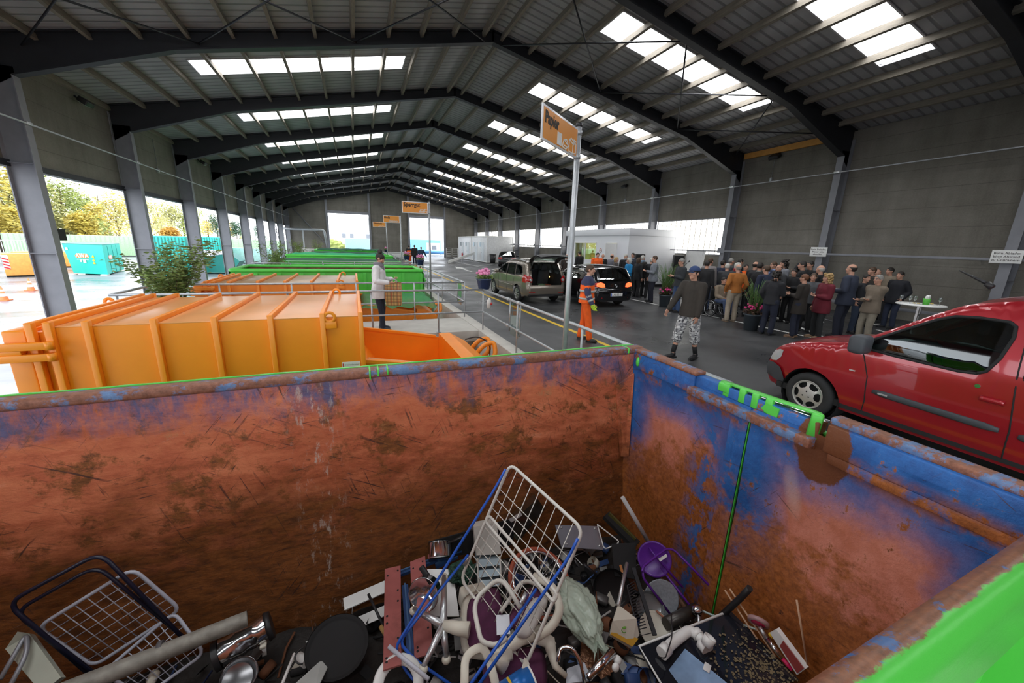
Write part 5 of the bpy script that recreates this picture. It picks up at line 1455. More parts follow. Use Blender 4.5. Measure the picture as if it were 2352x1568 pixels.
# the woman with the checked bag
def x_bag(r, k, S, tor, hd, HR, L, A, jk): pass
wm = person('woman in white coat and grey scarf standing on the pale walkway', (.50, 9.95, 0), -112, 1.86, (.70, .69, .70), (.016, .022, .04), 'dark', 'bun', (.03, .035, .05), ((-.16, .27, 1.17), (.20, .30, 1.12)), ((-.10, .0), (.10, .10)), .06, 5, 30, .74, 1.02, .008, slim=.86, extras=(x_scarf((.20, .19, .22)),))
bag = thing('shopping_bag', 'tan checked shopping bag held by the woman in white', 'bag', (.84, 9.80, .62), RD(-14))
m = MB(); bw, bd, bh = .19, .085, .56
ring = lambda z, f, g: [(-bw * f, -bd * g, z), (bw * f, -bd * g, z), (bw * f, bd * g, z), (-bw * f, bd * g, z)]
R = [[m.b.verts.new(p) for p in ring(z, f, g)] for z, f, g in ((0, .92, 1), (.18, 1, 1.05), (.40, 1.0, .9), (bh, .97, .7))]
for A_, B_ in zip(R, R[1:]):
    for i in range(4): m._f([A_[i], A_[(i + 1) % 4], B_[(i + 1) % 4], B_[i]])
m._f(R[0][::-1])
bagb = m.build('bag_body', [M_plaid, pm('tan_bag_side', (.46, .28, .09), .6)], bag, world=False)
for p in bagb.data.polygons:
    if abs(p.normal.x) > .8: p.material_index = 1
m = MB()
for y in (-.05, .05): m.tube(arcpts((0, y, bh - .01), (1, 0, 0), (0, 0, 1), .09, 0, pi, 12), .011, 8)
m.build('bag_handle', pm('grey_handle', (.35, .34, .33), .5), bag, world=False)
# the worker in orange
person('stout worker in orange and navy high-visibility suit walking past the sign pole', (4.93, 7.62, 0), -128, 1.76, ORG, ORG, 'brown', 'short', (.03, .028, .026), ((-.28, .10, .83), (.27, .16, .90)), ((-.12, -.10), (.12, .14)), .02, -6, 0, .90, 1.16, .009, extras=(x_yoke(YOKE), x_bands((1.17, 1.00), b=1.16), x_gloves((.55, .80, .06)), x_collar((.45, .35, .3))))
# the man in the cap
person('man in blue cap, brown sweater and grey camouflage shorts striding across the drive', (6.12, 5.70, 0), 98, 1.84, (.038, .031, .025), GREY, 'dark', 'ponytail', (.012, .012, .014), ((-.22, .10, .84), (.26, .30, .93)), ((-.11, -.17, .09), (.10, .22, .085)), .03, 0, -4, .84, 1.04, .009, lm=M_camo, cuff=.36, extras=(x_cap((.035, .065, .17)), lambda r, k, S, tor, hd, HR, L, A, jk: [MB().tube([an + V((0, 0, .02)), an.lerp(kn, .42)], [.045, .05], 14).build('sock', cloth(BLK), r, world=False) for hp, kn, an in L]))

def at_px(fx, fy): return P(fx, fy, z=0)
def hgt(fx, fy, ty, lo=1.60, hi=1.92):
    """stature from the foot spot and the level of the crown in the photograph"""
    p = at_px(fx, fy); d = CAMR @ V(((fx - 1176) / FPX, -(ty - 784) / FPX, -1)); t = hypot(p.x, p.y) / hypot(d.x, d.y)
    return max(lo, min(hi, CAMP.z + t * d.z))
G1 = 'guests standing by the right wall'
G2 = 'guests standing by the white office cabin'
TO = lambda p, q: math.degrees(atan2(-(q[0] - p[0]), q[1] - p[1]))
HOLD = ((-.10, .25, 1.16), (.27, .06, .84)); HOLD2 = ((-.07, .24, 1.18), (.08, .26, 1.16)); POCKET = ((-.25, .08, .95), (.25, .08, .95)); CROSS = ((.10, .22, 1.12), (-.10, .24, 1.15))
crowd = [
 # foot px, foot py, crown py, facing, kwargs, label
 (1552, 716, 593, 75, dict(jacket=(.03, .035, .04), legs=(.05, .09, .19), hair='grey', arms=HOLD2, extras=(x_glasses(),)), 'man in dark jacket and jeans holding up a small camera beside the grassy flower pot'),
 (1607, 720, 598, -60, dict(jacket=BLK, legs=BLK, arms=HOLD), 'dark-haired man partly hidden behind the blue cap, at a snack table'),
 (1614, 712, 592, -80, dict(jacket=(.22, .20, .20), legs=JEAN, hair='brown'), 'man in light patterned shirt in front of the whiteboard'),
 (1643, 712, 597, -95, dict(jacket=NAVY, legs=BLK, arms=HOLD), 'man in navy jacket in profile, just right of the whiteboard'),
 (1653, 722, 604, -50, dict(jacket=DGREY, legs=BLK, hair='white', arms=HOLD2), 'white-haired man in dark grey jacket behind the wheelchair user'),
 (1661, 706, 592, -100, dict(jacket=DGREY, legs=BLK, hair='grey'), 'tall grey-haired older man behind the white-haired one'),
 (1676, 718, 602, -110, dict(jacket=(.06, .05, .06), legs=BLK, hair='white', hairstyle='bob', extras=(x_scarf((.45, .03, .04)),)), 'white-blonde woman with a red scarf'),
 (1682, 703, 594, -120, dict(jacket=BLK, legs=BLK, hair='dark'), 'dark-haired man behind the woman with the red scarf'),
 (1696, 712, 606, 150, dict(jacket=ORG, legs=BLK, hair='dark'), 'person in an orange safety vest hidden behind the tan jacket'),
 (1676, 739, 606, -25, dict(jacket=(.36, .125, .022), legs=(.36, .30, .23), hair='grey', hairstyle='bald', shoes=(.17, .12, .08), arms=POCKET, hem=.90), 'bald man in tan suede jacket and beige trousers seen from behind'),
 (1713, 728, 600, -100, dict(jacket=BLK, legs=BLK, hair='dark', hairstyle='bald'), 'balding man behind the young man in black coat'),
 (1722, 738, 602, -80, dict(jacket=BLK, legs=BLK, extras=(x_collar((.3, .3, .28)),)), 'young dark-haired man in black coat with pale collar, in profile'),
 (1738, 748, 608, -8, dict(jacket=NAVY, legs=(.02, .03, .07), hair='brown', bulk=1.08), 'broad man in navy jacket seen from behind, right behind the grass plant'),
 (1756, 728, 600, 70, dict(jacket=NAVY, legs=BLK, hair='brown', extras=(x_collar((.25, .35, .6)),)), 'brown-haired man in navy suit with light blue shirt'),
 (1767, 738, 607, 85, dict(jacket=DGREY, legs=BLK, hair='dark', hairstyle='bald'), 'balding man in grey jacket looking left'),
 (1779, 726, 596, 60, dict(jacket=GREY, legs=BLK, hair='dark', hairstyle='curly'), 'tall person with bushy dark hair and grey jacket'),
 (1757, 768, 622, -85, dict(jacket=(.02, .02, .024), legs=(.016, .02, .04), hair='dark', hairstyle='curly', arms=((-.22, .1, .95), (.10, .34, 1.12)), extras=(x_glass(1),)), 'woman with curly black hair and black jacket holding a wine glass'),
 (1802, 740, 616, 95, dict(jacket=BLK, legs=BLK, hair='dark', arms=HOLD), 'man in black jacket looking left behind the woman with the wine glass'),
 (1819, 738, 599, 40, dict(jacket=BLK, legs=BLK, hair='dark', arms=((-.25, .1, .9), (.13, .16, 1.52))), 'dark-haired person with a hand raised to the cheek'),
 (1836, 735, 596, 75, dict(jacket=BLK, legs=BLK, hair='dark'), 'man in black leaning in towards the person with raised hand'),
 (1822, 774, 628, 10, dict(jacket=(.030, .024, .020), legs=(.016, .02, .04), hair='auburn', shoes=(.20, .12, .07), hem=.66, bulk=1.02, arms=HOLD2), 'auburn-haired woman in long dark brown coat seen from behind'),
 (1842, 760, 626, 120, dict(jacket=(.09, .095, .105), legs=BLK, hair='brown', arms=HOLD), 'person in grey hooded jacket facing the auburn-haired woman'),
 (1858, 752, 608, 5, dict(jacket=BLK, legs=BLK, hair='white', hairstyle='bald'), 'bald older man in black suit seen from behind, below the left wall sign'),
 (1872, 776, 627, 62, dict(jacket=(.14, .010, .022), legs=(.02, .022, .024), hair='blond', hairstyle='curly', shoes=(.3, .2, .12), hem=.70, bulk=1.14, arms=HOLD), 'woman with curly blonde hair in a wine-red coat'),
 (1922, 774, 603, 5, dict(jacket=(.030, .038, .065), legs=(.022, .026, .045), hair='dark', hairstyle='bald', bulk=1.1, arms=((-.18, .18, 1.12), (.28, .06, .84)), hem=.80), 'tall bald man in navy suit seen from behind'),
 (1974, 748, 612, 60, dict(jacket=(.035, .028, .022), legs=BLK, hair='brown'), 'short-haired man in dark brown jacket looking left over the crowd'),
 (1986, 734, 617, 170, dict(jacket=BLK, legs=BLK, hair='grey', hairstyle='bald'), 'balding man whose face shows between the brown jacket and the old man'),
 (1957, 764, 628, 160, dict(jacket=(.014, .015, .02), legs=(.03, .045, .08), hair='dark', arms=POCKET), 'dark-haired man in black jacket facing the camera'),
 (2016, 739, 613, 60, dict(jacket=BEIGE, legs=BLK, hair='dark'), 'dark-haired man in beige jacket behind the old man'),
 (1979, 789, 629, 72, dict(jacket=(.17, .135, .10), legs=(.26, .23, .18), hair='grey', shoes=BRN, arms=CROSS, lean=-.06, hem=.80, bulk=1.08, extras=(x_glasses(),)), 'grey-haired old man in beige blazer with folded arms, leaning back'),
 (2037, 753, 622, 78, dict(jacket=(.013, .014, .02), legs=(.022, .03, .06), hair='dark', bulk=1.14, hem=.78, arms=POCKET), 'heavy man in long black jacket nearest the bar table'),
]
for fx, fy, ty, fc, kw, lb in crowd:
    person(lb, at_px(fx, fy), fc, hgt(fx, fy, ty), **{'vox': .015, 'group': G1, **kw})
crowd2 = [
 (1296, 668, 584, 170, dict(jacket=(.035, .024, .02), legs=KHAKI, hair='dark', hairstyle='bald', extras=(x_collar((.6, .6, .6)),)), 'man in dark zipped jacket and beige trousers beside the raised tailgate'),
 (1327, 652, 577, 10, dict(jacket=BLK, legs=BLK, bulk=1.1), 'dark figure at the cabin window, half behind the sign pole'),
 (1366, 664, 580, 170, dict(jacket=ORG, legs=ORG, hair='dark', bulk=1.25, extras=(x_collar((.02, .02, .02)),)), 'big worker in orange jacket standing behind the black hatchback'),
 (1379, 658, 583, 150, dict(jacket=BLK, legs=BLK, hair='grey', hairstyle='bald', extras=(x_collar((.7, .7, .7)),)), 'bald man in dark suit just right of the big orange worker'),
 (1398, 668, 583, -80, dict(jacket=(.14, .14, .17), legs=BLK, hair='brown', hairstyle='bald', arms=((-.1, .24, 1.35), (.27, .06, .84))), 'man in grey blazer eating, right of the cabin notice'),
 (1408, 672, 590, -150, dict(jacket=(.10, .09, .09), legs=BLK, hair='blond', hairstyle='bob', arms=HOLD2), 'blonde woman in grey jacket beside the man in grey blazer'),
 (1429, 670, 583, 165, dict(jacket=BLK, legs=BLK, hair='white', hairstyle='beard', arms=HOLD, extras=(x_collar((.4, .42, .5)),)), 'man with white hair and beard in black jacket'),
 (1437, 684, 592, 80, dict(jacket=(.01, .22, .50), legs=BLK, hair='white', hairstyle='bob', arms=HOLD), 'white-haired woman in bright turquoise jacket'),
 (1446, 668, 579, 120, dict(jacket=(.04, .045, .06), legs=BLK, hair='dark', extras=(x_collar((.5, .55, .65)),)), 'tall dark-haired man in suit behind the turquoise jacket'),
 (1458, 682, 591, -95, dict(jacket=BLK, legs=BLK, hair='brown', hairstyle='bob', hem=.75, arms=HOLD), 'brown-haired woman in long black coat left of the grey blazer man'),
 (1466, 680, 586, -80, dict(jacket=(.035, .03, .026), legs=BLK, hair='white', extras=(x_scarf((.2, .3, .4)),)), 'white-haired man in dark brown jacket in front of the loudspeaker'),
 (1494, 694, 587, 60, dict(jacket=(.20, .215, .25), legs=(.018, .02, .035), hair='brown', arms=((-.10, .28, 1.18), (.25, .1, .92)), hem=.80, bulk=1.06), 'man in light grey blazer and dark trousers at the corner of the cabin'),
 (1487, 684, 592, -60, dict(jacket=BLK, legs=BLK, hair='white'), 'white-haired person hidden behind the light grey blazer'),
]
for fx, fy, ty, fc, kw, lb in crowd2:
    person(lb, at_px(fx, fy), fc, hgt(fx, fy, ty), **{'vox': .016, 'group': G2, **kw})
person('worker in orange trousers and dark vest walking away by the far kerb railing', (4.55, 36.0, 0), 5, 1.82, ORG, ORG, 'dark', vox=.018, feet=((-.1, -.12), (.1, .14)), extras=(x_yoke(BLK), x_bands((1.15, .98), arm=False)))
person('man in blue pullover and beige trousers walking away with a black bag', (5.3, 34.0, 0), -8, 1.76, (.022, .045, .09), KHAKI, 'brown', 'bald', vox=.018, arms=((-.32, -.05, .86), (.42, .16, .92)), feet=((-.1, .12), (.1, -.12)))
person('man in dark jacket walking away ahead of the blue pullover', (5.25, 37.5, 0), 0, 1.85, BLK, NAVY, 'dark', vox=.018)
hb = tag(MB().rbox((4.90, 33.80, .40), (4.98, 34.06, .62), .03).tube(arcpts((4.94, 33.93, .62), (0, 1, 0), (0, 0, 1), .08, 0, pi, 8), .01, 6).build('handbag', M_black), 'small black bag carried by the man in blue pullover', 'bag')
person('worker in orange suit standing outside in the yard between teal containers', (-17.3, 44.2, -1.35), -100, 1.8, ORG, ORG, 'dark', vox=.018, extras=(x_bands((1.15, .98), arm=False),))
# wheelchair user
wp = at_px(1648, 727)
wc = thing('wheelchair', 'wheelchair left of the tan suede jacket', 'wheelchair', wp, RD(170))
for s in (-1, 1):
    w_ = MB(); M = Matrix.Translation((.29 * s, -.05, .30)) @ Matrix.Rotation(pi / 2, 4, 'Y'); w_.lathe([(.285, -.015), (.30, 0), (.285, .015), (.275, 0), (.285, -.015)], M, 32)
    wo = w_.build('wheel', M_tyre, wc, world=False)
    sp = MB()
    for i in range(12): sp.tube([M @ V((.02 * cos(i * pi / 6), .02 * sin(i * pi / 6), 0)), M @ V((.28 * cos(i * pi / 6), .28 * sin(i * pi / 6), 0))], .003, 4)
    sp.lathe([(.25, .03), (.258, .035), (.25, .04), (.242, .035), (.25, .03)], M, 32); sp.build('push_rim', M_chrome, wo, world=False)
    MB().lathe([(.05, -.012), (.065, 0), (.05, .012), (.05, -.012)], Matrix.Translation((.2 * s, .38, .066)) @ Matrix.Rotation(pi / 2, 4, 'Y'), 16).build('castor', M_tyre, wc, world=False)
fm = MB()
for s in (-1, 1):
    fm.tube(rounded([(.24 * s, -.22, 1.0), (.24 * s, -.2, .45), (.24 * s, .30, .45), (.22 * s, .48, .14), (.12 * s, .52, .1)], .08), .013, 8); fm.tube([(.24 * s, -.2, .3), (.24 * s, .38, .12)], .013, 8); fm.cbox((.12 * s, .56, .09), (.16, .16, .02))
fm.build('frame', M_black, wc, world=False)
MB().rbox((-.23, -.2, .44), (.23, .28, .49), .02).build('seat', M_blackm, wc, world=False); MB().rbox((-.23, -.24, .5), (.23, -.21, .92), .01).build('backrest', M_blackm, wc, world=False)
person('seated man in light brown jacket and jeans, in the wheelchair', wp, 170, 1.72, (.23, .18, .13), (.05, .075, .15), 'dark', 'short', arms=((-.12, .30, .66), (.12, .30, .66)), feet=((-.13, .50, .2), (.13, .50, .2)), seated=True, hem=.93, vox=.014, extras=(x_collar((.02, .02, .02)),))
# ------------------------------------------------------------------ scrap metal in the near container
# bed of small bits nobody could count
def heap(x, y):
    """level of the scrap bed"""
    h = -.92 + .22 * math.exp(-((x - 1.35) ** 2 / 1.1 + (y - 1.7) ** 2 / .7)) + .10 * math.exp(-((x - 1.2) ** 2 / .9 + (y - 2.8) ** 2 / .25))
    h += .16 * math.exp(-((x + 1.9) ** 2 / .8 + (y - 1.9) ** 2 / .9))
    return h + .05 * mnoise.noise(V((x * 3, y * 3, 1)))
mb = MB(); nx, ny = 70, 34; g = []
for i in range(nx + 1): g.append([mb.b.verts.new((x := -3.85 + 6.36 * i / nx, y := .46 + 2.42 * j / ny, heap(x, y) + .02 * mnoise.noise(V((x * 9, y * 9, 4))))) for j in range(ny + 1)])
for i in range(nx):
    for j in range(ny): mb._f([g[i][j], g[i + 1][j], g[i + 1][j + 1], g[i][j + 1]], True)
rnd = random.Random(11)
M_bits = [M_blackm, pm('dull_scrap_steel', (.16, .155, .15), .45, .6, .3, 8), M_alu, pm('white_scrap', (.48, .47, .45), .5), pm('scrap_rust', (.16, .06, .025), .8), pm('scrap_blue', (.03, .07, .20), .5), M_cream]
for q in range(900):
    x, y = rnd.uniform(-2.6, 2.45), rnd.uniform(.7, 2.82)
    z = heap(x, y) + rnd.uniform(.0, .06); R_ = Matrix.Translation((x, y, z)) @ Matrix.Rotation(rnd.uniform(0, 6.3), 4, 'Z') @ Matrix.Rotation(rnd.gauss(0, .6), 4, 'X') @ Matrix.Rotation(rnd.gauss(0, .5), 4, 'Y')
    t = rnd.random(); mb.mi = 1 + rnd.choice((0, 0, 0, 1, 1, 2, 3, 4, 5, 6))
    if t < .35: mb.cbox((0, 0, 0), (rnd.uniform(.05, .22), rnd.uniform(.02, .12), rnd.uniform(.003, .02)), R_)
    elif t < .65: mb.tube([R_ @ V(p) for p in ((-.15, 0, 0), (rnd.uniform(-.05, .05), rnd.uniform(-.05, .05), .02), (.15, rnd.uniform(-.1, .1), 0))], rnd.uniform(.003, .010), 5)
    elif t < .82: mb.lathe([(.02, 0), (.05, 0), (.055, .03), (.05, .06)], R_ @ Matrix.Scale(rnd.uniform(.5, 1.3), 4), 10)
    else: mb.rbox((-.05, -.035, -.02), (.06, .04, .03), .01, R_, 1)
tag(mb.build('scrap_bits', [pm('dark_scrap_bed', (.022, .019, .017), .7, .2, .5, 14, bump=.5, bscale=30)] + M_bits), 'jumbled bed of small scrap metal pieces under the bigger pieces', 'scrap', kind='stuff')

def U(px, py, z):
    """a spot among the scrap, kept inside the container walls"""
    p = P(px, py, z=z)
    if p.x > 2.45: p = P(px, py, x=2.45)
    if p.y > 2.83: p = P(px, py, y=2.83)
    return p
def plate(name, label, cat, quad, th, m, holes=(), extra=None):
    """sheet or board through four points (given round its edge)"""
    q = [V(p) for p in quad]; n = (q[1] - q[0]).cross(q[3] - q[0]).normalized()
    o = thing(name, label, cat, sum(q, V()) / 4)
    MB().prism(q, n * th).build('panel', m, o)
    return o, n
def pt(q, u, v): return (V(q[0]) * (1 - u) + V(q[1]) * u) * (1 - v) + (V(q[3]) * (1 - u) + V(q[2]) * u) * v
def rackgrid(name, label, A, B, D, mfr, mwire, nu, nv, loops=()):
    """wire grid in the parallelogram A + u(B-A) + v(D-A)"""
    A, B, D = V(A), V(B), V(D); C_ = B + D - A
    o = thing(name, label, 'drying rack', min((A, B, C_, D), key=lambda p: p.z))
    MB().tube(rounded([A, B, C_, D], .07, 5, True), .0115, 10, True).build('outer_frame', mfr, o)
    w = MB()
    for i in range(1, nu): t = i / nu; w.tube([A.lerp(B, t), D.lerp(C_, t)], .0032, 5)
    w.build('long_wires', mwire, o); w = MB()
    for v in nv: w.tube([A.lerp(D, v), B.lerp(C_, v)], .0032, 5)
    w.build('cross_wires', mwire, o)
    return o, A, B, C_, D
M_wwire = pm('white_plastic_wire', (.70, .68, .62), .4, 0, .05)
# tall white rack with blue legs
A, B, D = U(1172, 1064, .55), U(1340, 1216, .40), U(1058, 1330, -.30)
rk, A, B, C_, D = rackgrid('drying_rack', 'white wire drying rack with blue tube legs, leaning upright in the middle of the scrap', A, B, D, M_wwire, M_wwire, 9, (.22, .30, .38, .46, .54, .62, .70, .78, .86, .94))
# the folding wing loop in the middle
q = [A.lerp(D, .44) - V((0, .012, 0)), B.lerp(C_, .46) - V((0, .012, 0)), B.lerp(C_, .52) - V((0, .012, 0)), A.lerp(D, .50) - V((0, .012, 0))]
MB().tube(rounded(q, .05, 5, True), .0105, 10, True).build('wing_frame', M_wwire, rk)
nrm = (B - A).cross(D - A).normalized()
if nrm.y > 0: nrm = -nrm
n1 = nrm * .03
legA = [A.lerp(D, .05) + n1, A.lerp(D, .18) + n1 * 1.6, U(905, 1490, -.42), U(935, 1545, -.55), U(990, 1600, -.62)]
legB = [B.lerp(C_, .06) + n1, B.lerp(C_, .2) + n1 * 1.6, U(1080, 1600, -.25)]
legA2 = [A.lerp(D, .78) + n1 * 1.2, U(915, 1475, -.40), U(960, 1520, -.52), U(1040, 1575, -.6)]
legB2 = [B.lerp(C_, 1.0) + n1 * 1.2, U(1230, 1350, -.06) , U(1060, 1600, -.27)]
lg = MB()
for p_ in (legA, legB, legA2, [U(1232, 1352, -.06), U(1062, 1598, -.27)]): lg.tube(rounded(p_, .06, 4), .0095, 10)
lb_ = lg.build('blue_legs', M_blue, rk)
m = MB()
for p_, q_ in ((A.lerp(D, .80) + n1, A.lerp(D, .87) + n1), (U(1208, 1362, -.05), U(1196, 1386, -.07))): m.tube([p_, q_], .015, 8)
m.build('leg_end_caps', M_alu, lb_)
# left rack: white grid with a dark blue folded leg frame
A, B, D = U(85, 1440, -.40), U(305, 1305, -.20), U(215, 1530, -.66)
rk2, A, B, C_, D = rackgrid('drying_rack', 'white wire drying rack with dark navy leg frame at the far left', A, B, D, pm('pale_blue_coated_wire', (.55, .58, .68), .4), pm('pale_blue_coated_wire', (.55, .58, .68), .4), 8, (.16, .30, .44, .58, .72, .86))
g2 = MB()
E_, F_, H_ = U(240, 1525, -.60), U(455, 1455, -.55), U(420, 1600, -.80)
cc = E_ + (U(452, 1462, -.5) - E_)
pts = [U(235, 1545, -.62), U(400, 1405, -.42), U(470, 1500, -.66), U(330, 1600, -.86)]
g2.tube(rounded(pts, .06, 4, True), .011, 8, True)
wr = MB()
for i in range(1, 9): t = i / 9; wr.tube([V(pts[0]).lerp(V(pts[1]), t), V(pts[3]).lerp(V(pts[2]), t)], .003, 5)
for i in range(1, 6): t = i / 6; wr.tube([V(pts[0]).lerp(V(pts[3]), t), V(pts[1]).lerp(V(pts[2]), t)], .003, 5)
w2_ = g2.build('second_wing', pm('pale_blue_coated_wire', (.5, .5, .5)), rk2); wr.build('wing_wires', pm('pale_blue_coated_wire', (.5, .5, .5)), w2_)
M_nv = pm('navy_tube', (.012, .014, .035), .3)
lg = MB()
lg.tube(rounded([U(445, 1490, -.55), U(230, 1268, .10), U(15, 1385, -.08), U(215, 1555, -.62)], .09, 5), .0125, 10)
lg.tube(rounded([U(440, 1478, -.52), U(222, 1298, .02), U(32, 1405, -.12), U(222, 1550, -.60)], .09, 5), .0115, 10)
lg.build('leg_frame', M_nv, rk2)
# long grey pipe across the left
pp_ = thing('downpipe', 'long mottled grey pipe lying across the left drying rack', 'pipe', U(330, 1530, -.52))
MB().tube([U(130, 1595, -.42), U(568, 1420, -.44)], [.052, .050], 20, caps=False).tube([U(568, 1420, -.44), U(130, 1595, -.42)], .044, 16, caps=False).build('pipe', pm('mottled_grey_zinc', (.33, .32, .28), .6, .2, .3, 14, dirt=.4), pp_)
MB().tube([U(362, 1497, -.432), U(375, 1492, -.432)], .058, 16).build('pipe_collar', pm('grey_tape', (.13, .13, .14), .6), pp_)
# cream crutch-like plastic part at the left edge
o = thing('plastic_chair_back', 'pale cream plastic shell with a bent grey tube at the bottom left corner', 'chair part', U(60, 1560, -.45))
MB().prism([U(12, 1490, -.32), U(40, 1450, -.28), U(68, 1455, -.28), U(140, 1555, -.42), U(95, 1590, -.46), U(40, 1525, -.38)], (0, .03, -.04)).build('shell', pm('pale_green_cream', (.50, .53, .44), .5), o)
MB().tube(rounded([U(0, 1560, -.36), U(62, 1452, -.26), U(62, 1500, -.30), U(10, 1600, -.40)], .05, 5), .012, 8).build('bent_tube', pm('grey_tube', (.33, .34, .37), .4, .4), o)

def bar_thing(name, label, cat, pts, r, m, n=8, group=None, rd=.04):
    o = MB().tube(rounded(pts, rd, 4) if len(pts) > 2 else pts, r, n).build(name, m)
    return tag(o, label, cat, group)
def lathed(name, label, cat, c, axis, prof, m, n=28, parts=(), group=None):
    z = V(axis).normalized(); x = z.orthogonal().normalized(); M = Matrix.Translation(V(c)) @ Matrix((x, z.cross(x), z)).transposed().to_4x4()
    o = thing(name, label, cat, c, 0, group)
    MB().lathe(prof, M, n).build('body', m, o)
    return o, M
PANP = lambda r, h, t=.004: [(0, 0), (r * .86, 0), (r * .93, .006), (r, h), (r + .004, h), (r - t, h), (r * .90, .012), (r * .84, t + .004), (0, t + .004)]
# pans
c0 = U(775, 1488, -.66); ax = V((.12, -.30, 1))
o, M = lathed('frying_pan', 'large flat black pan with loop handles lying at the lower left of the middle', 'pan', c0, ax, PANP(.205, .035), M_blackm)
MB().tube(arcpts(M @ V((-.15, .15, .03)), M.to_3x3() @ V((-.7, .7, 0)), M.to_3x3() @ V((.7, .7, 0)), .05, -pi / 2, pi / 2, 10), .006, 6).build('handle', M_black, o)
o, M = lathed('frying_pan', 'deep black frying pan leaning right of the plastic bag', 'pan', U(1405, 1350, -.66), V((-.45, -.75, .55)), PANP(.155, .05), pm('black_nonstick', (.010, .010, .011), .35))
MB().tube([M @ V((0, -.155, .04)), M @ V((0, -.30, .07))], [.012, .016], 8, flat=(1, .5)).build('handle', M_black, o)
o, M = lathed('saucepan', 'shiny stainless saucepan on its side beside the far wall', 'pan', U(1010, 1283, -.46), V((.18, .75, .55)), [(0, 0), (.095, 0), (.10, .008), (.10, .115), (.106, .118), (.097, .118), (.095, .01), (0, .01)], M_chrome)
MB().tube([M @ V((.10, 0, .10)), M @ V((.25, .02, .12))], [.010, .014], 8, flat=(1.3, .6)).build('handle', M_black, o)
o, M = lathed('saucepan', 'polished pot with black handle standing on edge behind the blue rack legs', 'pan', U(985, 1352, -.44), V((-.55, -.72, .35)), [(0, 0), (.09, .0), (.115, .02), (.118, .09), (.122, .095), (.112, .09), (.10, .02), (0, .012)], M_chrome)
h_ = MB().rbox((-.022, -.075, 0), (.022, .075, .03), .01, Matrix.Translation(M @ V((-.05, -.09, -.01))) @ M.to_3x3().to_4x4()).build('handle', M_black, o)
MB().ball(M @ V((-.05, -.12, -.02)), .012).build('red_button', M_red, h_); 
# stainless bin, dented, with dark lid
a_, b_ = U(500, 1505, -.62), U(612, 1440, -.58)
o = thing('steel_waste_bin', 'crumpled shiny steel bin lying right of the grey pipe', 'bin', a_)
mb = MB(); d = (b_ - a_); L = d.length; d.normalize(); x = d.orthogonal().normalized(); y = d.cross(x); R = []
for i in range(15):
    t = i / 14; R.append([mb.b.verts.new(a_ + d * L * t + (x * cos(q) + y * sin(q)) * (.085 + .012 * mnoise.noise(V((cos(q) * 2, sin(q) * 2, t * 6))) - .02 * max(0, mnoise.noise(V((cos(q), sin(q) * 1.5, t * 3 + 7)))))) for q in [2 * pi * k / 28 for k in range(28)]])
for A_, B_ in zip(R, R[1:]):
    for k in range(28): mb._f([A_[k], A_[(k + 1) % 28], B_[(k + 1) % 28], B_[k]], True)
mb.build('body', M_chrome, o)
MB().tube([b_, b_ + d * .035], [.098, .092], 28).build('lid', M_black, o); MB().tube([a_ - d * .02, a_ + d * .015], .094, 28, caps=False).build('base_ring', M_black, o)
MB().rbox((-.02, -.03, -.01), (.02, .03, .015), .006, Matrix.Translation(b_ - V((.01, .08, .06)))).build('pedal', M_cream, o)
o, M = lathed('steel_pot', 'dull steel pot beside the crumpled bin, at the bottom edge', 'pan', U(545, 1560, -.66), V((.3, -.5, .8)), PANP(.10, .12), pm('dull_steel_pot', (.30, .30, .31), .25, .9))
# white metal strips along the wall
ST = 'white metal strips beside the far wall'
for k, (p, q, w_) in enumerate(((U(790, 1388, -.80), U(905, 1338, -.72), .09), (U(662, 1500, -.98), U(900, 1395, -.78), .075), (U(700, 1485, -.92), U(870, 1412, -.76), .06))):
    o = thing('metal_strip', ('short upper white metal strip leaning on the far wall', 'long white metal profile running along the foot of the far wall', 'narrow white metal strip below the long white profile')[k], 'metal strip', p.lerp(q, .5), 0, ST)
    MB().bar(p, q, w_, .006, up=(0, -.6, .8)).build('flat', M_white, o); n_ = V((0, -.5, -.3)).normalized() * w_ * .45
    MB().bar(p + n_, q + n_, .004, .03, up=(0, -.6, .8)).build('folded_edge', M_white, o)
bar_thing('steel_angle', 'thin white angle bar standing up at the bottom left of the middle', 'metal strip', [U(640, 1590, -.62), U(676, 1500, -.60)], .011, M_white, 4)
o, n = plate('sheet_metal', 'pale grey sheet metal panel at the bottom edge left of the pan', 'metal sheet', [U(655, 1590, -.60), U(738, 1515, -.66), U(752, 1532, -.66), U(720, 1600, -.58)], .008, pm('pale_grey_enamel', (.46, .48, .46), .4))
bar_thing('plastic_pipe_piece', 'short white plastic pipe piece left of the flat black pan', 'pipe', [U(686, 1508, -.72), U(704, 1522, -.70)], .032, M_white, 14)
# two red-brown perforated plates
M_rp = pm('red_primer_plate', (.42, .13, .12), .42, .1, .25, 4, dirt=.6)
RP = 'red-brown drilled plates'
for k, q in enumerate(([U(884, 1306, -.50), U(920, 1298, -.50), U(922, 1525, -.44), U(880, 1538, -.44)], [U(942, 1290, -.52), U(976, 1276, -.52), U(996, 1498, -.52), U(952, 1512, -.52)])):
    o, n = plate('drilled_plate', ('left red-brown drilled steel plate standing in the scrap', 'right red-brown drilled plate half behind the shiny pot')[k], 'metal plate', q, .012, M_rp); o['group'] = RP
    h = MB()
    for v in (.06, .10, .30, .42, .55, .62, .78, .92, .95):
        for u in (.18, .82):
            if (u < .5) == (int(v * 100) % 3 == 0): continue
            c = pt(q, u, v); h.cyl(c - n * .002, c + n * .014, .008, n=10)
            h.cyl(c - n * .0025 , c + n * .0145, .008, n=10)
    h.build('drill_holes', M_blackm, o)
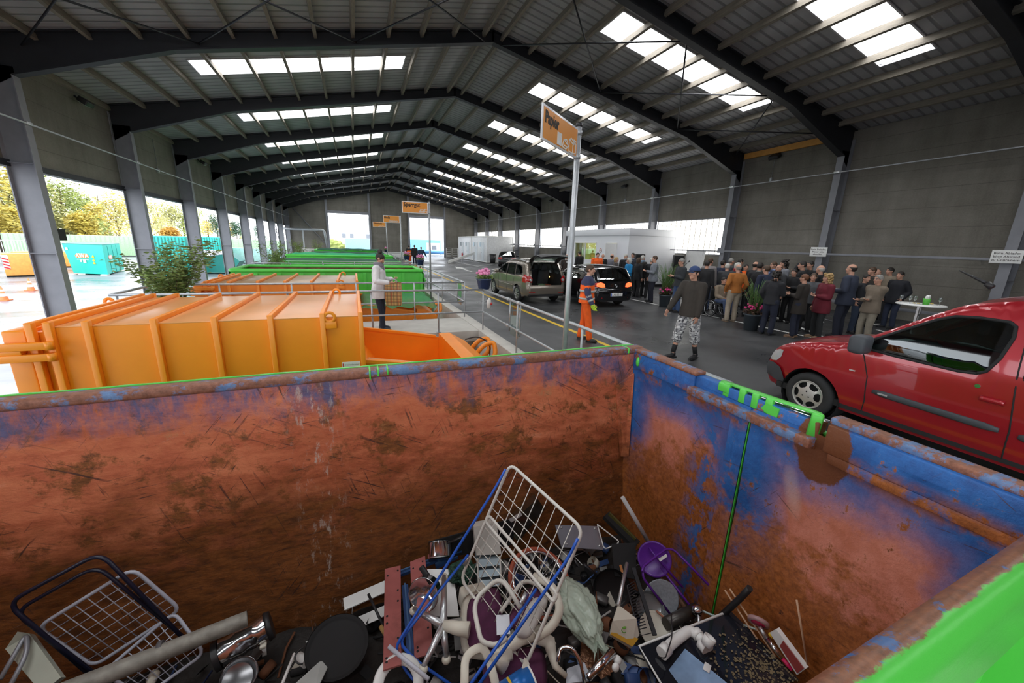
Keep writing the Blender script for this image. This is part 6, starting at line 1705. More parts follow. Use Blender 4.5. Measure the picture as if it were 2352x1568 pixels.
# blue steel frame pieces behind the plates
BF = 'blue steel frame pieces behind the drilled plates'
for k, (p, q) in enumerate(((U(905, 1322, -.62), U(1060, 1262, -.52)), (U(930, 1345, -.60), U(945, 1520, -.60)), (U(1000, 1300, -.58), U(1050, 1275, -.55)))):
    o = thing('steel_frame_piece', ('long blue steel bar reaching to the saucepan', 'upright dark blue bar between the two drilled plates', 'short light blue bar below the saucepan')[k], 'metal bar', p.lerp(q, .5), 0, BF)
    MB().bar(p, q, .05, .025).build('bar', pm('scuffed_blue', (.035, .09, .24), .45, 0, .2, 8), o); MB().bar(p + V((0, 0, .02)), q + V((0, 0, .02)), .012, .02).build('flange', pm('scuffed_blue_light', (.08, .17, .34), .45), o)
o, n = plate('sheet_metal', 'white board behind the shiny pot with black handle', 'metal sheet', [U(953, 1306, -.50), U(1040, 1307, -.50), U(1055, 1415, -.62), U(985, 1415, -.62)], .01, M_white)
o, n = plate('sheet_metal', 'dark sheet leaning on the far wall behind the saucepan', 'metal sheet', [U(985, 1245, -.40), U(1180, 1190, -.44), U(1180, 1250, -.58), U(985, 1290, -.52)], .012, M_blackm)
# electric heater/white box and cabinets
o = thing('plastic_box', 'white plastic tray standing between the chair and the shiny pot', 'box', U(1080, 1370, -.52))
MB().rbox((-.10, -.05, -.07), (.10, .05, .07), .02, Matrix.Translation(U(1085, 1368, -.48)) @ Matrix.Rotation(.1, 4, 'Y')).build('tray', M_cream, o)
MB().box((-.085, -.056, -.055), (.085, -.05, .055), Matrix.Translation(U(1085, 1368, -.48)) @ Matrix.Rotation(.1, 4, 'Y')).build('tray_face', M_white, o)
o = thing('computer_case', 'beige computer case with open drive bays behind the white rack', 'computer', U(1120, 1300, -.55))
q = [U(1088, 1210, -.20), U(1140, 1200, -.20), U(1152, 1272, -.42), U(1094, 1275, -.42)]
MB().prism(q, (0.02, .12, -.05)).build('side_panel', pm('beige_case', (.55, .53, .48), .5), o)
for k in range(3):
    q = [U(1098, 1285 + 24 * k, -.44 - .05 * k), U(1148, 1281 + 24 * k, -.44 - .05 * k), U(1148, 1297 + 24 * k, -.46 - .05 * k), U(1100, 1302 + 24 * k, -.46 - .05 * k)]
    MB().prism(q, (0, .10, -.02)).build('drive_bay', pm('grey_drive_bay', (.22, .27, .30), .4, .4), o)
MB().tube([U(1096, 1282, -.42), U(1100, 1360, -.58)], .008, 6).tube([U(1148, 1276, -.42), U(1152, 1350, -.58)], .008, 6).build('case_frame', pm('beige_case', (.5, .5, .5)), o)
o, n = plate('plastic_bin', 'clear plastic bin with a small sticker behind the white rack', 'box', [U(1162, 1210, -.50), U(1235, 1145, -.30), U(1252, 1170, -.36), U(1190, 1245, -.56)], .10, glassmat('cloudy_plastic', (.45, .47, .40), .2, .2))
MB().prism([U(1168, 1192, -.40), U(1195, 1176, -.36), U(1200, 1183, -.37), U(1174, 1200, -.41)], (0, -.004, .004)).build('sticker', M_white, o)
o, n = plate('perforated_sheet', 'grey riveted metal panel behind the right edge of the white rack', 'metal sheet', [U(1275, 1205, -.46), U(1375, 1208, -.52), U(1386, 1262, -.62), U(1290, 1256, -.56)], .014, pm('riveted_grey', (.30, .30, .33), .35, .6))
h = MB()
for u, v in ((.12, .12), (.9, .1), (.92, .85), (.15, .85)): h.ball(pt([U(1275, 1205, -.46), U(1375, 1208, -.52), U(1386, 1262, -.62), U(1290, 1256, -.56)], u, v), .012)
h.build('rivets', M_alu, o)
bar_thing('wire_bracket', 'white bent wire bracket right of the riveted panel', 'bracket', [U(1372, 1204, -.48), U(1425, 1245, -.54), U(1388, 1262, -.58), U(1372, 1204, -.48)], .006, M_white, 6)
# bicycle wheel with a red rim
cw = U(1240, 1335, -.56); axw = V((.12, -.45, .88)).normalized(); xw = axw.orthogonal().normalized(); MW = Matrix.Translation(cw) @ Matrix((xw, axw.cross(xw), axw)).transposed().to_4x4()
o = thing('bicycle_wheel', 'bicycle wheel with red-brown tyre lying behind the office chair', 'wheel', cw)
MB().lathe([(.26 + .018 * cos(t * pi / 4), .018 * sin(t * pi / 4)) for t in range(9)], MW, 48).build('tyre', pm('red_brown_tyre', (.36, .075, .035), .6), o)
MB().lathe([(.225, -.01), (.245, -.012), (.245, .012), (.225, .01), (.225, -.01)], MW, 48).build('rim', M_chrome, o)
s = MB()
for i in range(28): a = 2 * pi * i / 28; s.tube([MW @ V((.02 * cos(a + .5), .02 * sin(a + .5), .03 * (-1) ** i)), MW @ V((.23 * cos(a), .23 * sin(a), 0))], .0014, 4)
s.cyl(MW @ V((0, 0, -.04)), MW @ V((0, 0, .04)), .018); s.build('spokes', M_chrome, o)
# crumpled wire netting and plastic bag
def crumple(name, label, cat, c, r3, m, seed, amp=.35, f=2.2):
    t = bmesh.new(); bmesh.ops.create_icosphere(t, subdivisions=5, radius=1)
    for v in t.verts:
        p = v.co.copy(); k = 1 + amp * mnoise.noise(p * f + V((seed, 0, 0))) + amp * .5 * mnoise.noise(p * f * 2.7 + V((0, seed, 0))) + amp * .25 * abs(mnoise.noise(p * f * 6))
        v.co = V((p.x * r3[0], p.y * r3[1], p.z * r3[2])) * k
    m_ = MB(); m_.add(t, Matrix.Translation(c), False)
    return tag(m_.build(name, m), label, cat)
M_bag = pm('cloudy_green_film', (.56, .66, .54), .22, 0, .12, 5, alpha=.72)
gb = thing('plastic_bag', 'translucent pale green plastic bag stuffed full, right of the office chair', 'bag', U(1330, 1420, -.66))
t = bmesh.new(); bmesh.ops.create_icosphere(t, subdivisions=5, radius=1)
ca, cb = U(1300, 1345, -.46), U(1372, 1475, -.50); mid = ca.lerp(cb, .5); dd = (cb - ca); LL = dd.length; zz = dd.normalized(); xx = zz.cross(V((0, 0, 1))).normalized(); yy = zz.cross(xx)
for v in t.verts:
    p = v.co.copy(); k = 1 + .22 * mnoise.noise(p * 2.1) + .14 * mnoise.noise(p * 6) + .08 * abs(mnoise.noise(p * 13))
    w_ = (1.0 - .35 * p.z) if p.z > 0 else 1
    v.co = mid + zz * p.z * LL * .58 * k + xx * p.x * .135 * k * w_ + yy * p.y * .085 * k
MB().add(t, None, True).build('film', M_bag, gb)
m = MB()
for k in range(7):
    a = k * .9; m.prism([cb + xx * (.03 * cos(a)), cb + xx * .05 * cos(a + .5) + zz * .03, cb + zz * (.10 + .04 * sin(k * 3)) + xx * .09 * cos(a) + yy * .05 * sin(a), cb + yy * .04 * sin(a)], yy * .003)
m.build('bag_neck', M_bag, gb)
crumple('wire_wool', 'dark green tangle of netting left of the computer case', 'netting', U(1062, 1315, -.50), (.11, .09, .08), pm('dark_green_tangle', (.015, .06, .035), .7, 0, .6, 30), 3.)
crumple('foil', 'crumpled brown copper sheet below the plastic bag', 'metal sheet', U(1370, 1510, -.62), (.09, .12, .03), pm('copper_brown', (.22, .10, .05), .35, .6, .4, 10), 8.)
# the office chair, upside down: five-star base, purple seat and back, cream shell, armrests
M_purp = pm('plum_upholstery', (.085, .016, .055), .9, 0, .2, 20, bump=.1)
oc = thing('office_chair', 'plum and cream office chair lying on its side in the centre of the scrap', 'chair', U(1150, 1480, -.60))
hub = U(1018, 1435, -.34)
for k, q in enumerate((U(950, 1398, -.36), U(1020, 1322, -.30), U(972, 1532, -.42), U(1025, 1510, -.46), U(1075, 1420, -.50))):
    l = MB().tube([hub, hub.lerp(q, .5), q], [.026, .022, .017], 10).build('base_arm', M_alu, oc)
    MB().ball(q + V((0, 0, -.015)), (.03, .03, .028)).build('castor', M_cream, l)
MB().tube([hub, U(1050, 1442, -.34), U(1078, 1446, -.34)], [.030, .042, .048], 14).build('gas_lift', M_cream, oc)
def slab(quad, th, mat, name, parent, bulge=.03, n=10):
    q = [V(p) for p in quad]; nn = (q[1] - q[0]).cross(q[3] - q[0]).normalized(); mb = MB(); S_ = []
    for sgn in (0, 1):
        G = []
        for i in range(n + 1):
            row = []
            for j in range(n + 1):
                u, v = i / n, j / n; e = min(1, 4.2 * min(u, 1 - u)) ** .5 * min(1, 4.2 * min(v, 1 - v)) ** .5
                uu, vv = .5 + (u - .5) * (1 - .16 * (2 * v - 1) ** 4), .5 + (v - .5) * (1 - .16 * (2 * u - 1) ** 4)
                row.append(mb.b.verts.new(pt(q, uu, vv) + nn * ((th / 2 + bulge) * e if sgn else -(th / 2 + bulge * .5) * e)))
            G.append(row)
        for i in range(n):
            for j in range(n):
                f = [G[i][j], G[i + 1][j], G[i + 1][j + 1], G[i][j + 1]]; mb._f(f if sgn else f[::-1], True)
    bmesh.ops.remove_doubles(mb.b, verts=mb.b.verts[:], dist=1e-5)
    return mb.build(name, mat, parent)
slab([U(1072, 1372, -.34), U(1150, 1340, -.34), U(1160, 1490, -.44), U(1072, 1500, -.44)], .05, M_purp, 'backrest', oc)
slab([U(1058, 1365, -.40), U(1150, 1345, -.40), U(1150, 1520, -.50), U(1056, 1510, -.50)], .03, M_cream, 'back_shell', oc, .02)
slab([U(1108, 1500, -.44), U(1250, 1478, -.46), U(1262, 1590, -.52), U(1110, 1600, -.50)], .06, M_purp, 'seat', oc)
slab([U(1150, 1440, -.30), U(1215, 1345, -.22), U(1262, 1352, -.26), U(1232, 1452, -.34)], .05, M_purp, 'headrest', oc, .03)
slab([U(1178, 1460, -.27), U(1222, 1370, -.20), U(1266, 1372, -.23), U(1216, 1470, -.30)], .03, pm('white_torn_cover', (.55, .53, .50), .5), 'torn_cover', oc, .03)
arm = MB(); arm.tube(rounded([U(1195, 1395, -.16), U(1150, 1322, -.10), U(1085, 1380, -.14), U(1105, 1475, -.22), U(1140, 1482, -.24), U(1165, 1465, -.22)], .09, 6), .015, 12); arm.build('armrest_loop', pm('white_plastic_arm', (.62, .60, .54), .4), oc)
arm = MB(); arm.tube(rounded([U(1150, 1405, -.24), U(1202, 1330, -.16), U(1240, 1345, -.20), U(1250, 1375, -.24)], .08, 6), .013, 12); arm.build('armrest_loop', pm('white_plastic_arm', (.6, .6, .5)), oc)
arm = MB(); arm.tube(rounded([U(1225, 1322, -.18), U(1272, 1345, -.18), U(1288, 1400, -.24), U(1268, 1440, -.30), U(1232, 1462, -.34)], .1, 6), .030, 12, flat=(1.0, .7)); arm.build('armrest_pad', M_cream, oc)
mech = MB(); mech.tube([U(1150, 1500, -.34), U(1195, 1462, -.33), U(1245, 1450, -.38)], [.03, .05, .045], 12); mech.tube([U(1232, 1458, -.38), U(1262, 1475, -.42), U(1276, 1530, -.46), U(1300, 1552, -.5)], [.05, .045, .022, .016], 12); mech.tube([U(1170, 1495, -.36), U(1140, 1512, -.36), U(1160, 1530, -.40)], [.05, .055, .05], 12)
mech.build('tilt_mechanism', M_cream, oc)
arm = MB(); arm.tube(rounded([U(1066, 1600, -.40), U(1068, 1505, -.34), U(1108, 1482, -.30), U(1126, 1520, -.36), U(1145, 1600, -.42)], .06, 6), .015, 10, flat=(1.7, .6)); arm.build('armrest_bracket', M_cream, oc)
o, n = plate('small_metal_plate', 'small grey drilled plate tucked behind the blue rack leg', 'metal plate', [U(1140, 1412, -.26), U(1170, 1410, -.26), U(1172, 1455, -.30), U(1141, 1458, -.30)], .004, pm('plain_zinc_plate', (.42, .42, .45), .4, .6))
bar_thing('tube', 'pale tube leaning across the lower left of the blue rack legs', 'pipe', [U(893, 1484, -.36), U(985, 1560, -.42)], .013, pm('pale_lilac_tube', (.52, .53, .60), .35), 10)
o, M = lathed('white_plastic_ring', 'white plastic toilet-seat shaped ring at the bottom edge', 'ring', U(915, 1570, -.52), V((.1, -.4, .9)), [(.09, 0), (.15, -.005), (.155, .012), (.145, .02), (.095, .018), (.09, 0)], M_white)
o, M = lathed('paint_can', 'blue tin can with white lid rim at the bottom of the office chair', 'can', U(1190, 1580, -.40), V((.95, .1, .12)), [(0, -.09), (.075, -.09), (.075, .09), (.0, .09)], pm('blue_can', (.01, .14, .48), .3, .2))
MB().lathe([(.06, .088), (.078, .088), (.08, .098), (.07, .10), (.06, .094)], M, 24).build('can_rim', M_white, o)
MB().lathe([(.0762, -.05), (.0762, -.035)], M, 24, arc=1.2).build('can_print', M_yellow, o)
o = thing('cream_lever', 'small cream lever standing on the blue can', 'part', U(1205, 1535, -.34))
MB().prism([U(1200, 1542, -.34), U(1207, 1514, -.30), U(1216, 1524, -.31), U(1214, 1542, -.34)], (0, .015, .0)).build('lever', M_cream, o)
# chrome tap and tubes
tp = thing('kitchen_tap', 'chrome swan-neck kitchen tap at the bottom right of the office chair', 'tap', U(1340, 1560, -.52))
MB().tube(rounded([U(1282, 1520, -.40), U(1285, 1488, -.36), U(1312, 1484, -.34), U(1334, 1520, -.40), U(1344, 1575, -.50)], .07, 8), .0125, 12).build('spout', M_chrome, tp)
MB().tube([U(1350, 1556, -.46), U(1408, 1496, -.42)], [.022, .028], 14).build('tap_body', M_chrome, tp)
MB().prism([U(1302, 1535, -.50), U(1342, 1520, -.50), U(1360, 1560, -.52), U(1300, 1570, -.52)], (0, 0, -.01)).build('base_plate', pm('zinc_base', (.45, .46, .50), .4, .5), tp)
o = thing('white_fitting', 'pair of small white plastic knobs beside the chrome tap', 'fitting', U(1420, 1525, -.52))
MB().ball(U(1418, 1515, -.46), (.028, .028, .026)).ball(U(1414, 1532, -.46), (.026, .022, .03)).build('knobs', M_white, o)
bar_thing('black_tube', 'stubby dark cylinder below the white knobs', 'pipe', [U(1385, 1560, -.52), U(1400, 1590, -.54)], .032, M_black, 14)
# right-hand pieces
bar_thing('white_pole', 'long white pole leaning into the corner of the container', 'pole', [U(1430, 1142, -.02), U(1494, 1252, -.50)], .019, pm('off_white_pole', (.56, .55, .54), .45), 12)
o = thing('dark_plank', 'dark wet plank in the far corner of the container', 'board', U(1430, 1220, -.62))
MB().bar(U(1392, 1182, -.52), U(1462, 1252, -.66), .11, .04).build('plank', M_blackm, o); MB().bar(U(1398, 1180, -.50), U(1458, 1240, -.63), .02, .05).build('plank_edge', pm('mossy_edge', (.09, .08, .02), .5), o)
M_pu = pm('purple_lacquer', (.11, .02, .28), .3)
stl = thing('stool', 'purple metal stool with bent tube legs lying against the blue doors', 'stool', U(1520, 1300, -.60))
cs = U(1503, 1283, -.42); ax = V((-.55, -.62, .55)).normalized(); x_ = ax.orthogonal().normalized(); MS = Matrix.Translation(cs) @ Matrix((x_, ax.cross(x_), ax)).transposed().to_4x4()
MB().lathe([(0, -.012), (.125, -.012), (.14, 0), (.135, .02), (.12, .006), (0, .004)], MS, 28).build('seat', M_pu, stl)
for p_ in ([U(1492, 1258, -.34), U(1500, 1270, -.34), U(1568, 1348, -.52)], [U(1475, 1312, -.34), U(1478, 1300, -.33), U(1530, 1260, -.32), U(1548, 1262, -.33), U(1628, 1343, -.44)], [U(1478, 1300, -.33), U(1476, 1325, -.38), U(1538, 1408, -.62)], [U(1515, 1300, -.46), U(1598, 1408, -.64)]):
    MB().tube(rounded(p_, .04, 5), .0095, 8).build('leg', M_pu, stl)
MB().prism([U(1512, 1283, -.36), U(1530, 1272, -.35), U(1533, 1278, -.36), U(1516, 1290, -.37)], (0, 0, .003)).build('sticker', M_white, stl)
bar_thing('brown_pole', 'brown wooden pole running down under the purple stool', 'pole', [U(1502, 1290, -.52), U(1592, 1422, -.68)], .020, pm('dark_brown_wood', (.13, .06, .035), .6), 10)
o, n = plate('dark_tray', 'flat black metal plate standing behind the frying pan', 'metal sheet', [U(1405, 1248, -.44), U(1460, 1246, -.46), U(1462, 1330, -.60), U(1412, 1322, -.56)], .01, M_blackm)
fl = thing('dustpan', 'cream ladle-like dustpan with a long steel handle and green leaf print', 'dustpan', U(1430, 1440, -.52))
qd = [U(1408, 1425, -.40), U(1420, 1388, -.36), U(1462, 1420, -.42), U(1468, 1458, -.52), U(1452, 1485, -.56), U(1402, 1455, -.48)]
MB().prism(qd, V((.0, .01, -.03))).build('pan', M_cream, fl)
MB().prism([U(1404, 1452, -.47), U(1436, 1458, -.50), U(1466, 1466, -.53), U(1452, 1485, -.555), U(1402, 1457, -.478)], V((0, -.003, .004))).build('yellow_band', pm('ochre_band', (.55, .30, .03), .5), fl)
MB().ball(U(1432, 1438, -.45), (.02, .02, .006)).tube(arcpts(U(1433, 1446, -.462), (1, 0, 0), (0, .7, .5), .018, 0, 5, 12), .003, 5).build('leaf_print', pm('leaf_green_print', (.12, .30, .03), .6), fl)
MB().tube([U(1420, 1390, -.36), U(1440, 1293, -.30)], .014, 10).build('handle', M_alu, fl)
o = thing('grater', 'black perforated grater rack beside the cream dustpan', 'grater', U(1472, 1400, -.56))
gr = MB(); q = [U(1440, 1345, -.42), U(1464, 1330, -.42), U(1502, 1452, -.54), U(1468, 1460, -.54)]
gr.tube([*q], .007, 6, True)
for k in range(1, 17): gr.bar(pt(q, .05, k / 18), pt(q, .62, k / 18), .006, .004)
gr.build('slats', M_black, o); MB().bar(pt(q, .95, -.25), pt(q, 1.0, 1.05), .03, .015).build('side_bar', M_black, o)
o, M = lathed('wire_sieve', 'grey round sieve lid leaning behind the purple stool legs', 'sieve', U(1518, 1372, -.62), V((-.35, -.75, .5)), [(0, .0), (.10, .004), (.135, .012), (.14, .02), (.13, .02), (0, .008)], pm('grey_mesh_plastic', (.26, .28, .31), .45, .1, .2, 60))
o, M = lathed('steel_dish', 'dull glass dish in front of the grey sieve', 'dish', U(1490, 1395, -.60), V((-.25, -.65, .7)), PANP(.11, .04), pm('dull_glass_dish', (.20, .22, .23), .15, .3))
o, M = lathed('cream_plate', 'cream plate under the black grater', 'plate', U(1505, 1445, -.66), V((-.2, -.5, .8)), PANP(.12, .015), M_cream)
bar_thing('brown_stick', 'short brown stick in front of the sieve', 'stick', [U(1507, 1402, -.56), U(1536, 1428, -.60)], .008, pm('red_brown_stick', (.30, .11, .06), .6), 8)
bar_thing('black_rod', 'thin black rod rising at the left drilled plate', 'rod', [U(846, 1364, -.52), U(884, 1445, -.62)], .010, M_black, 8)
o = thing('broom_stub', 'black stick with yellowed end left of the drilled plates', 'stick', U(880, 1450, -.62)); MB().tube([U(874, 1438, -.60), U(888, 1458, -.62)], [.016, .02], 8).build('stub', pm('yellowed_wood', (.40, .24, .08), .7), o)
for k, (a, b, lb) in enumerate(((U(1425, 1298, -.52), U(1434, 1330, -.56), 'small orange wooden screwdriver handle behind the dustpan handle'),)):
    bar_thing('screwdriver', lb, 'tool', [a, b], .012, pm('orange_wood', (.55, .22, .07), .5), 8)
# flat television / painted sky-blue reflection and sink
tv = thing('cooker_hob', 'black glossy hob panel with painted sky-blue reflection lying at the bottom right', 'panel', U(1600, 1520, -.66))
q = [U(1468, 1484, -.56), U(1678, 1402, -.60), U(1835, 1560, -.66), U(1560, 1640, -.60)]
nn = (V(q[1]) - V(q[0])).cross(V(q[3]) - V(q[0])).normalized(); nn = nn if nn.z > 0 else -nn
MB().prism(q, nn * -.04).build('glass_top', pm('glossy_black_glass', (.012, .013, .018), .06, 0, .1, 3, dirt=.3), tv)
MB().tube([q[3], q[0], q[1]], .009, 8).build('white_edge', M_white, tv)
MB().prism([pt(q, .12, .45) + nn * .001, pt(q, .36, .26) + nn * .001, pt(q, .52, 1.0) + nn * .001, pt(q, .14, 1.0) + nn * .001], nn * .002).build('sky_reflection', pm('painted_sky_reflection', (.30, .46, .70), .25, 0, .5, 3), tv)  # the sky's reflection, painted as a blue patch on the glass
m = MB()
for k in range(420):
    u, v = min(.98, max(.4, random.gauss(.78, .14))), min(1, max(.25, random.gauss(.75, .2))); c = pt(q, u, v) + nn * .003; s_ = random.uniform(.003, .011); a = random.random() * 6
    m.poly([c + (V(q[1]) - V(q[0])).normalized() * s_ * cos(a + b) + (V(q[3]) - V(q[0])).normalized() * s_ * sin(a + b) for b in (0, 1.3, 2.9, 4.4)])
tag(m.build('sawdust_dirt', pm('sawdust', (.20, .155, .085), .9, 0, .4, 30), tv), kind='stuff')
MB().rbox((-.03, -.02, 0), (.03, .02, .004), .001, Matrix.Translation(pt(q, .42, .58) + nn * .004) @ Matrix.Rotation(.5, 4, 'Z')).build('label_sticker', M_white, tv)
bar_thing('dark_curved_tray', 'dark curved metal trough behind the black hob', 'metal sheet', [U(1530, 1432, -.60), U(1600, 1398, -.62)], .045, pm('dark_trough', (.06, .055, .05), .35, .5), 12)
# white drain pipe
dp = thing('drain_pipe', 'white plastic drain trap lying on the black hob', 'pipe', U(1570, 1470, -.54))
MB().tube(rounded([U(1528, 1492, -.50), U(1545, 1475, -.50), U(1582, 1447, -.50), U(1604, 1458, -.50), U(1622, 1482, -.50)], .05, 6), .034, 18).build('bend', M_white, dp)
for p_, q_, r_ in ((U(1520, 1500, -.50), U(1532, 1488, -.50), .042), (U(1596, 1450, -.50), U(1606, 1462, -.50), .041), (U(1612, 1474, -.50), U(1626, 1492, -.50), .045)): MB().cyl(p_, q_, r_, n=20).build('collar', M_white, dp)
MB().lathe([(.028, 0), (.036, 0), (.040, .06), (.032, .06), (.028, 0)], Matrix.Translation(U(1622, 1480, -.47)) @ Matrix.Rotation(.5, 4, 'Y'), 20).build('socket', M_white, dp)
MB().tube(rounded([U(1542, 1408, -.40), U(1544, 1462, -.44), U(1528, 1512, -.45), U(1512, 1508, -.47)], .04, 4), .004, 6).build('black_cable', M_black, dp)
# shower head and hose
sh = thing('shower_head', 'chrome shower head with spiral hose above the black hob', 'shower head', U(1605, 1400, -.56))
MB().lathe([(0, 0), (.04, 0), (.045, .012), (.02, .04), (.0, .045)], Matrix.Translation(U(1602, 1402, -.52)) @ Matrix.Rotation(-.9, 4, 'Y'), 20).build('head', M_chrome, sh)
MB().tube([U(1606, 1405, -.52), U(1604, 1440, -.56)], .012, 8).build('grip', M_alu, sh)
MB().tube(rounded([U(1612, 1402, -.52), U(1650, 1418, -.54), U(1700, 1432, -.54), U(1738, 1445, -.54)], .05, 5), .008, 8).build('hose', pm('spiral_hose', (.42, .50, .47), .3, .3, .5, 60), sh)
bar_thing('umbrella_handle', 'black plastic umbrella handle at the foot of the blue doors', 'handle', [U(1650, 1420, -.54), U(1702, 1372, -.50), U(1722, 1350, -.46)], .022, M_black, 10)
STK = 'thin wooden sticks leaning against the doors'
for k, (a, b, lb) in enumerate(((U(1665, 1355, -.40), U(1800, 1560, -.56), 'lower of two thin bamboo sticks crossing the black hob'), (U(1676, 1352, -.38), U(1822, 1568, -.54), 'upper of two thin bamboo sticks crossing the black hob'), (U(1830, 1378, -.12), U(1856, 1535, -.52), 'single thin stick standing apart at the right, nearest the green rim'))):
    bar_thing('wooden_stick', lb, 'stick', [a, b], .0065, pm('pale_bamboo', (.52, .32, .20), .6), 6, STK)
# scooter
sc = thing('kick_scooter', 'small kick scooter with pink wheel and white footboard at the right end of the scrap', 'scooter', U(1790, 1490, -.60))
cw = U(1742, 1428, -.48); MW = Matrix.Translation(cw) @ Matrix.Rotation(1.0, 4, 'Y') @ Matrix.Rotation(-.5, 4, 'X')
w_ = MB().lathe([(.045, -.014), (.064, -.012), (.066, 0), (.064, .012), (.045, .014), (.045, -.014)], MW, 28).build('wheel', pm('grey_clear_tyre', (.36, .22, .22), .4), sc)
MB().lathe([(0, -.010), (.05, -.010), (.05, .010), (0, .010)], MW, 24).build('wheel_hub', pm('hot_pink', (.75, .02, .14), .35), w_)
MB().tube([U(1745, 1438, -.47), U(1762, 1468, -.50)], .014, 8).build('fork', M_alu, sc)
MB().tube([U(1762, 1466, -.50), U(1798, 1512, -.54)], [.018, .015], 12).build('steering_tube', M_chrome, sc)
MB().tube([U(1796, 1510, -.54), U(1820, 1538, -.57)], .013, 10).build('pink_grip', pm('hot_pink', (.7, .1, .2)), sc)
q = [U(1775, 1448, -.50), U(1790, 1440, -.49), U(1858, 1530, -.58), U(1838, 1545, -.60)]
MB().prism(q, (-.03, 0, -.004)).build('footboard', M_white, sc)
q2 = [pt(q, .2, .35) , pt(q, .85, .3), pt(q, .9, .98), pt(q, .15, .98)]
MB().prism([p + V((-.031, 0, 0)) for p in q2], (-.006, 0, 0)).build('red_grip_mat', pm('worn_red_mat', (.32, .05, .045), .7), sc)
MB().rbox((-.02, -.015, 0), (.02, .015, .02), .005, Matrix.Translation(U(1773, 1460, -.50))).build('yellow_clip', M_yellow, sc)
# ------------------------------------------------------------------ outside: trees, yard, containers
def leafmat(name, col):
    m = pm(name, col, .6, 0, .5, .8)
    return m
LY, LG, LO, LA, LC = leafmat('yellow_autumn_leaf', (.62, .50, .10)), leafmat('green_leaf', (.36, .42, .12)), leafmat('olive_leaf', (.46, .45, .18)), leafmat('amber_leaf', (.62, .36, .06)), leafmat('dark_conifer', (.06, .13, .07))
def tree(label, x, y, z0, h, w, m, seed, group, n=1900, ls=.42, low=.12):
    rn = random.Random(seed)
    t = thing('tree', label, 'tree', (x, y, z0), 0, group)
    tr = MB(); tr.tube([(x, y, z0), (x + rn.uniform(-.2, .2), y, z0 + h * .45), (x + rn.uniform(-.4, .4), y, z0 + h * .85)], [h * .022, h * .016, h * .005], 8)
    cl = []
    for k in range(9):
        a = rn.uniform(0, 6.3); zz = rn.uniform(low + .15, .9); rr = w * .36 * (1.15 - zz) * rn.uniform(.4, 1.2)
        c = V((x + rr * cos(a), y + rr * sin(a), z0 + h * zz)); cl.append((c, w * rn.uniform(.2, .32)))
        tr.tube([(x, y, z0 + h * max(.15, zz - .3)), c], [h * .008, h * .003], 5)
    tr.build('trunk', M_bark, t)
    lv = MB()
    for k in range(n):
        c, r = rn.choice(cl); d = V((rn.gauss(0, 1), rn.gauss(0, 1), rn.gauss(0, .85))).normalized() * r * rn.uniform(.55, 1.05)
        p = c + d
        if p.z < z0 + h * low: continue
        q = Matrix.Rotation(rn.uniform(0, 6.3), 3, 'Z') @ Matrix.Rotation(rn.gauss(0, .8), 3, 'X'); s = ls * rn.uniform(.6, 1.3)
        lv.poly([p + q @ V((-s * .5, 0, 0)), p + q @ V((0, -s * .3, s * .1)), p + q @ V((s * .5, 0, 0)), p + q @ V((0, s * .3, s * .1))])
    lv.build('crown', m, t, recalc=False)
TG = 'autumn trees beyond the yard'
spots = [(-50, 330, LY, 0), (8, 362, LY, 0), (52, 400, LO, 6), (92, 405, LG, 8), (128, 428, LO, 0), (165, 412, LG, 0), (196, 440, LG, 10), (228, 470, LY, 4), (250, 432, LO, 12), (282, 445, LY, 10), (318, 455, LO, 14), (348, 452, LO, 10), (378, 456, LY, 14), (404, 470, LO, 8), (430, 482, LG, 6), (458, 480, LG, 10), (484, 490, LY, 10), (505, 498, LC, 4), (528, 505, LY, 8), (548, 512, LC, 4), (570, 516, LO, 4), (598, 520, LC, 4), (30, 480, LY, 2), (205, 500, LY, -6), (395, 520, LA, -6)]
nm_ = {id(LY): 'yellow', id(LG): 'green', id(LO): 'olive', id(LA): 'amber', id(LC): 'dark evergreen'}
lbls = ['at the far left edge of the picture', 'in the opening left of the first column', 'just behind the first left column', 'at the left of the wide first opening', 'left of centre in the wide first opening', 'in the middle of the wide first opening', 'right of centre in the wide first opening', 'standing low above the teal container with logos', 'at the back behind the teal container with logos', 'behind the second left column', 'at the left of the second opening', 'left of centre in the second opening', 'right of centre in the second opening', 'at the right of the second opening', 'behind the third left column', 'at the left of the third opening', 'in the third opening, right half', 'behind the fourth left column', 'in the fourth opening', 'at the right of the fourth opening', 'in the fifth opening', 'in the last opening before the far wall', 'low in the opening left of the first column', 'low in front of the row, above the teal container', 'low amber one above the teal skip with grey lid']
for k, ((px, py, m, dx), lb) in enumerate(zip(spots, lbls)):
    X = -52 - dx; b = P(px, 575, x=X); tp = P(px, py, x=X)
    h = tp.z + 1.35; tree('%s tree %s' % (nm_[id(m)], lb), X, b.y, -1.35, h, max(6.5, h * .85), m, k + 3, TG, 3000, .3 if b.y < 60 else .55, .06)
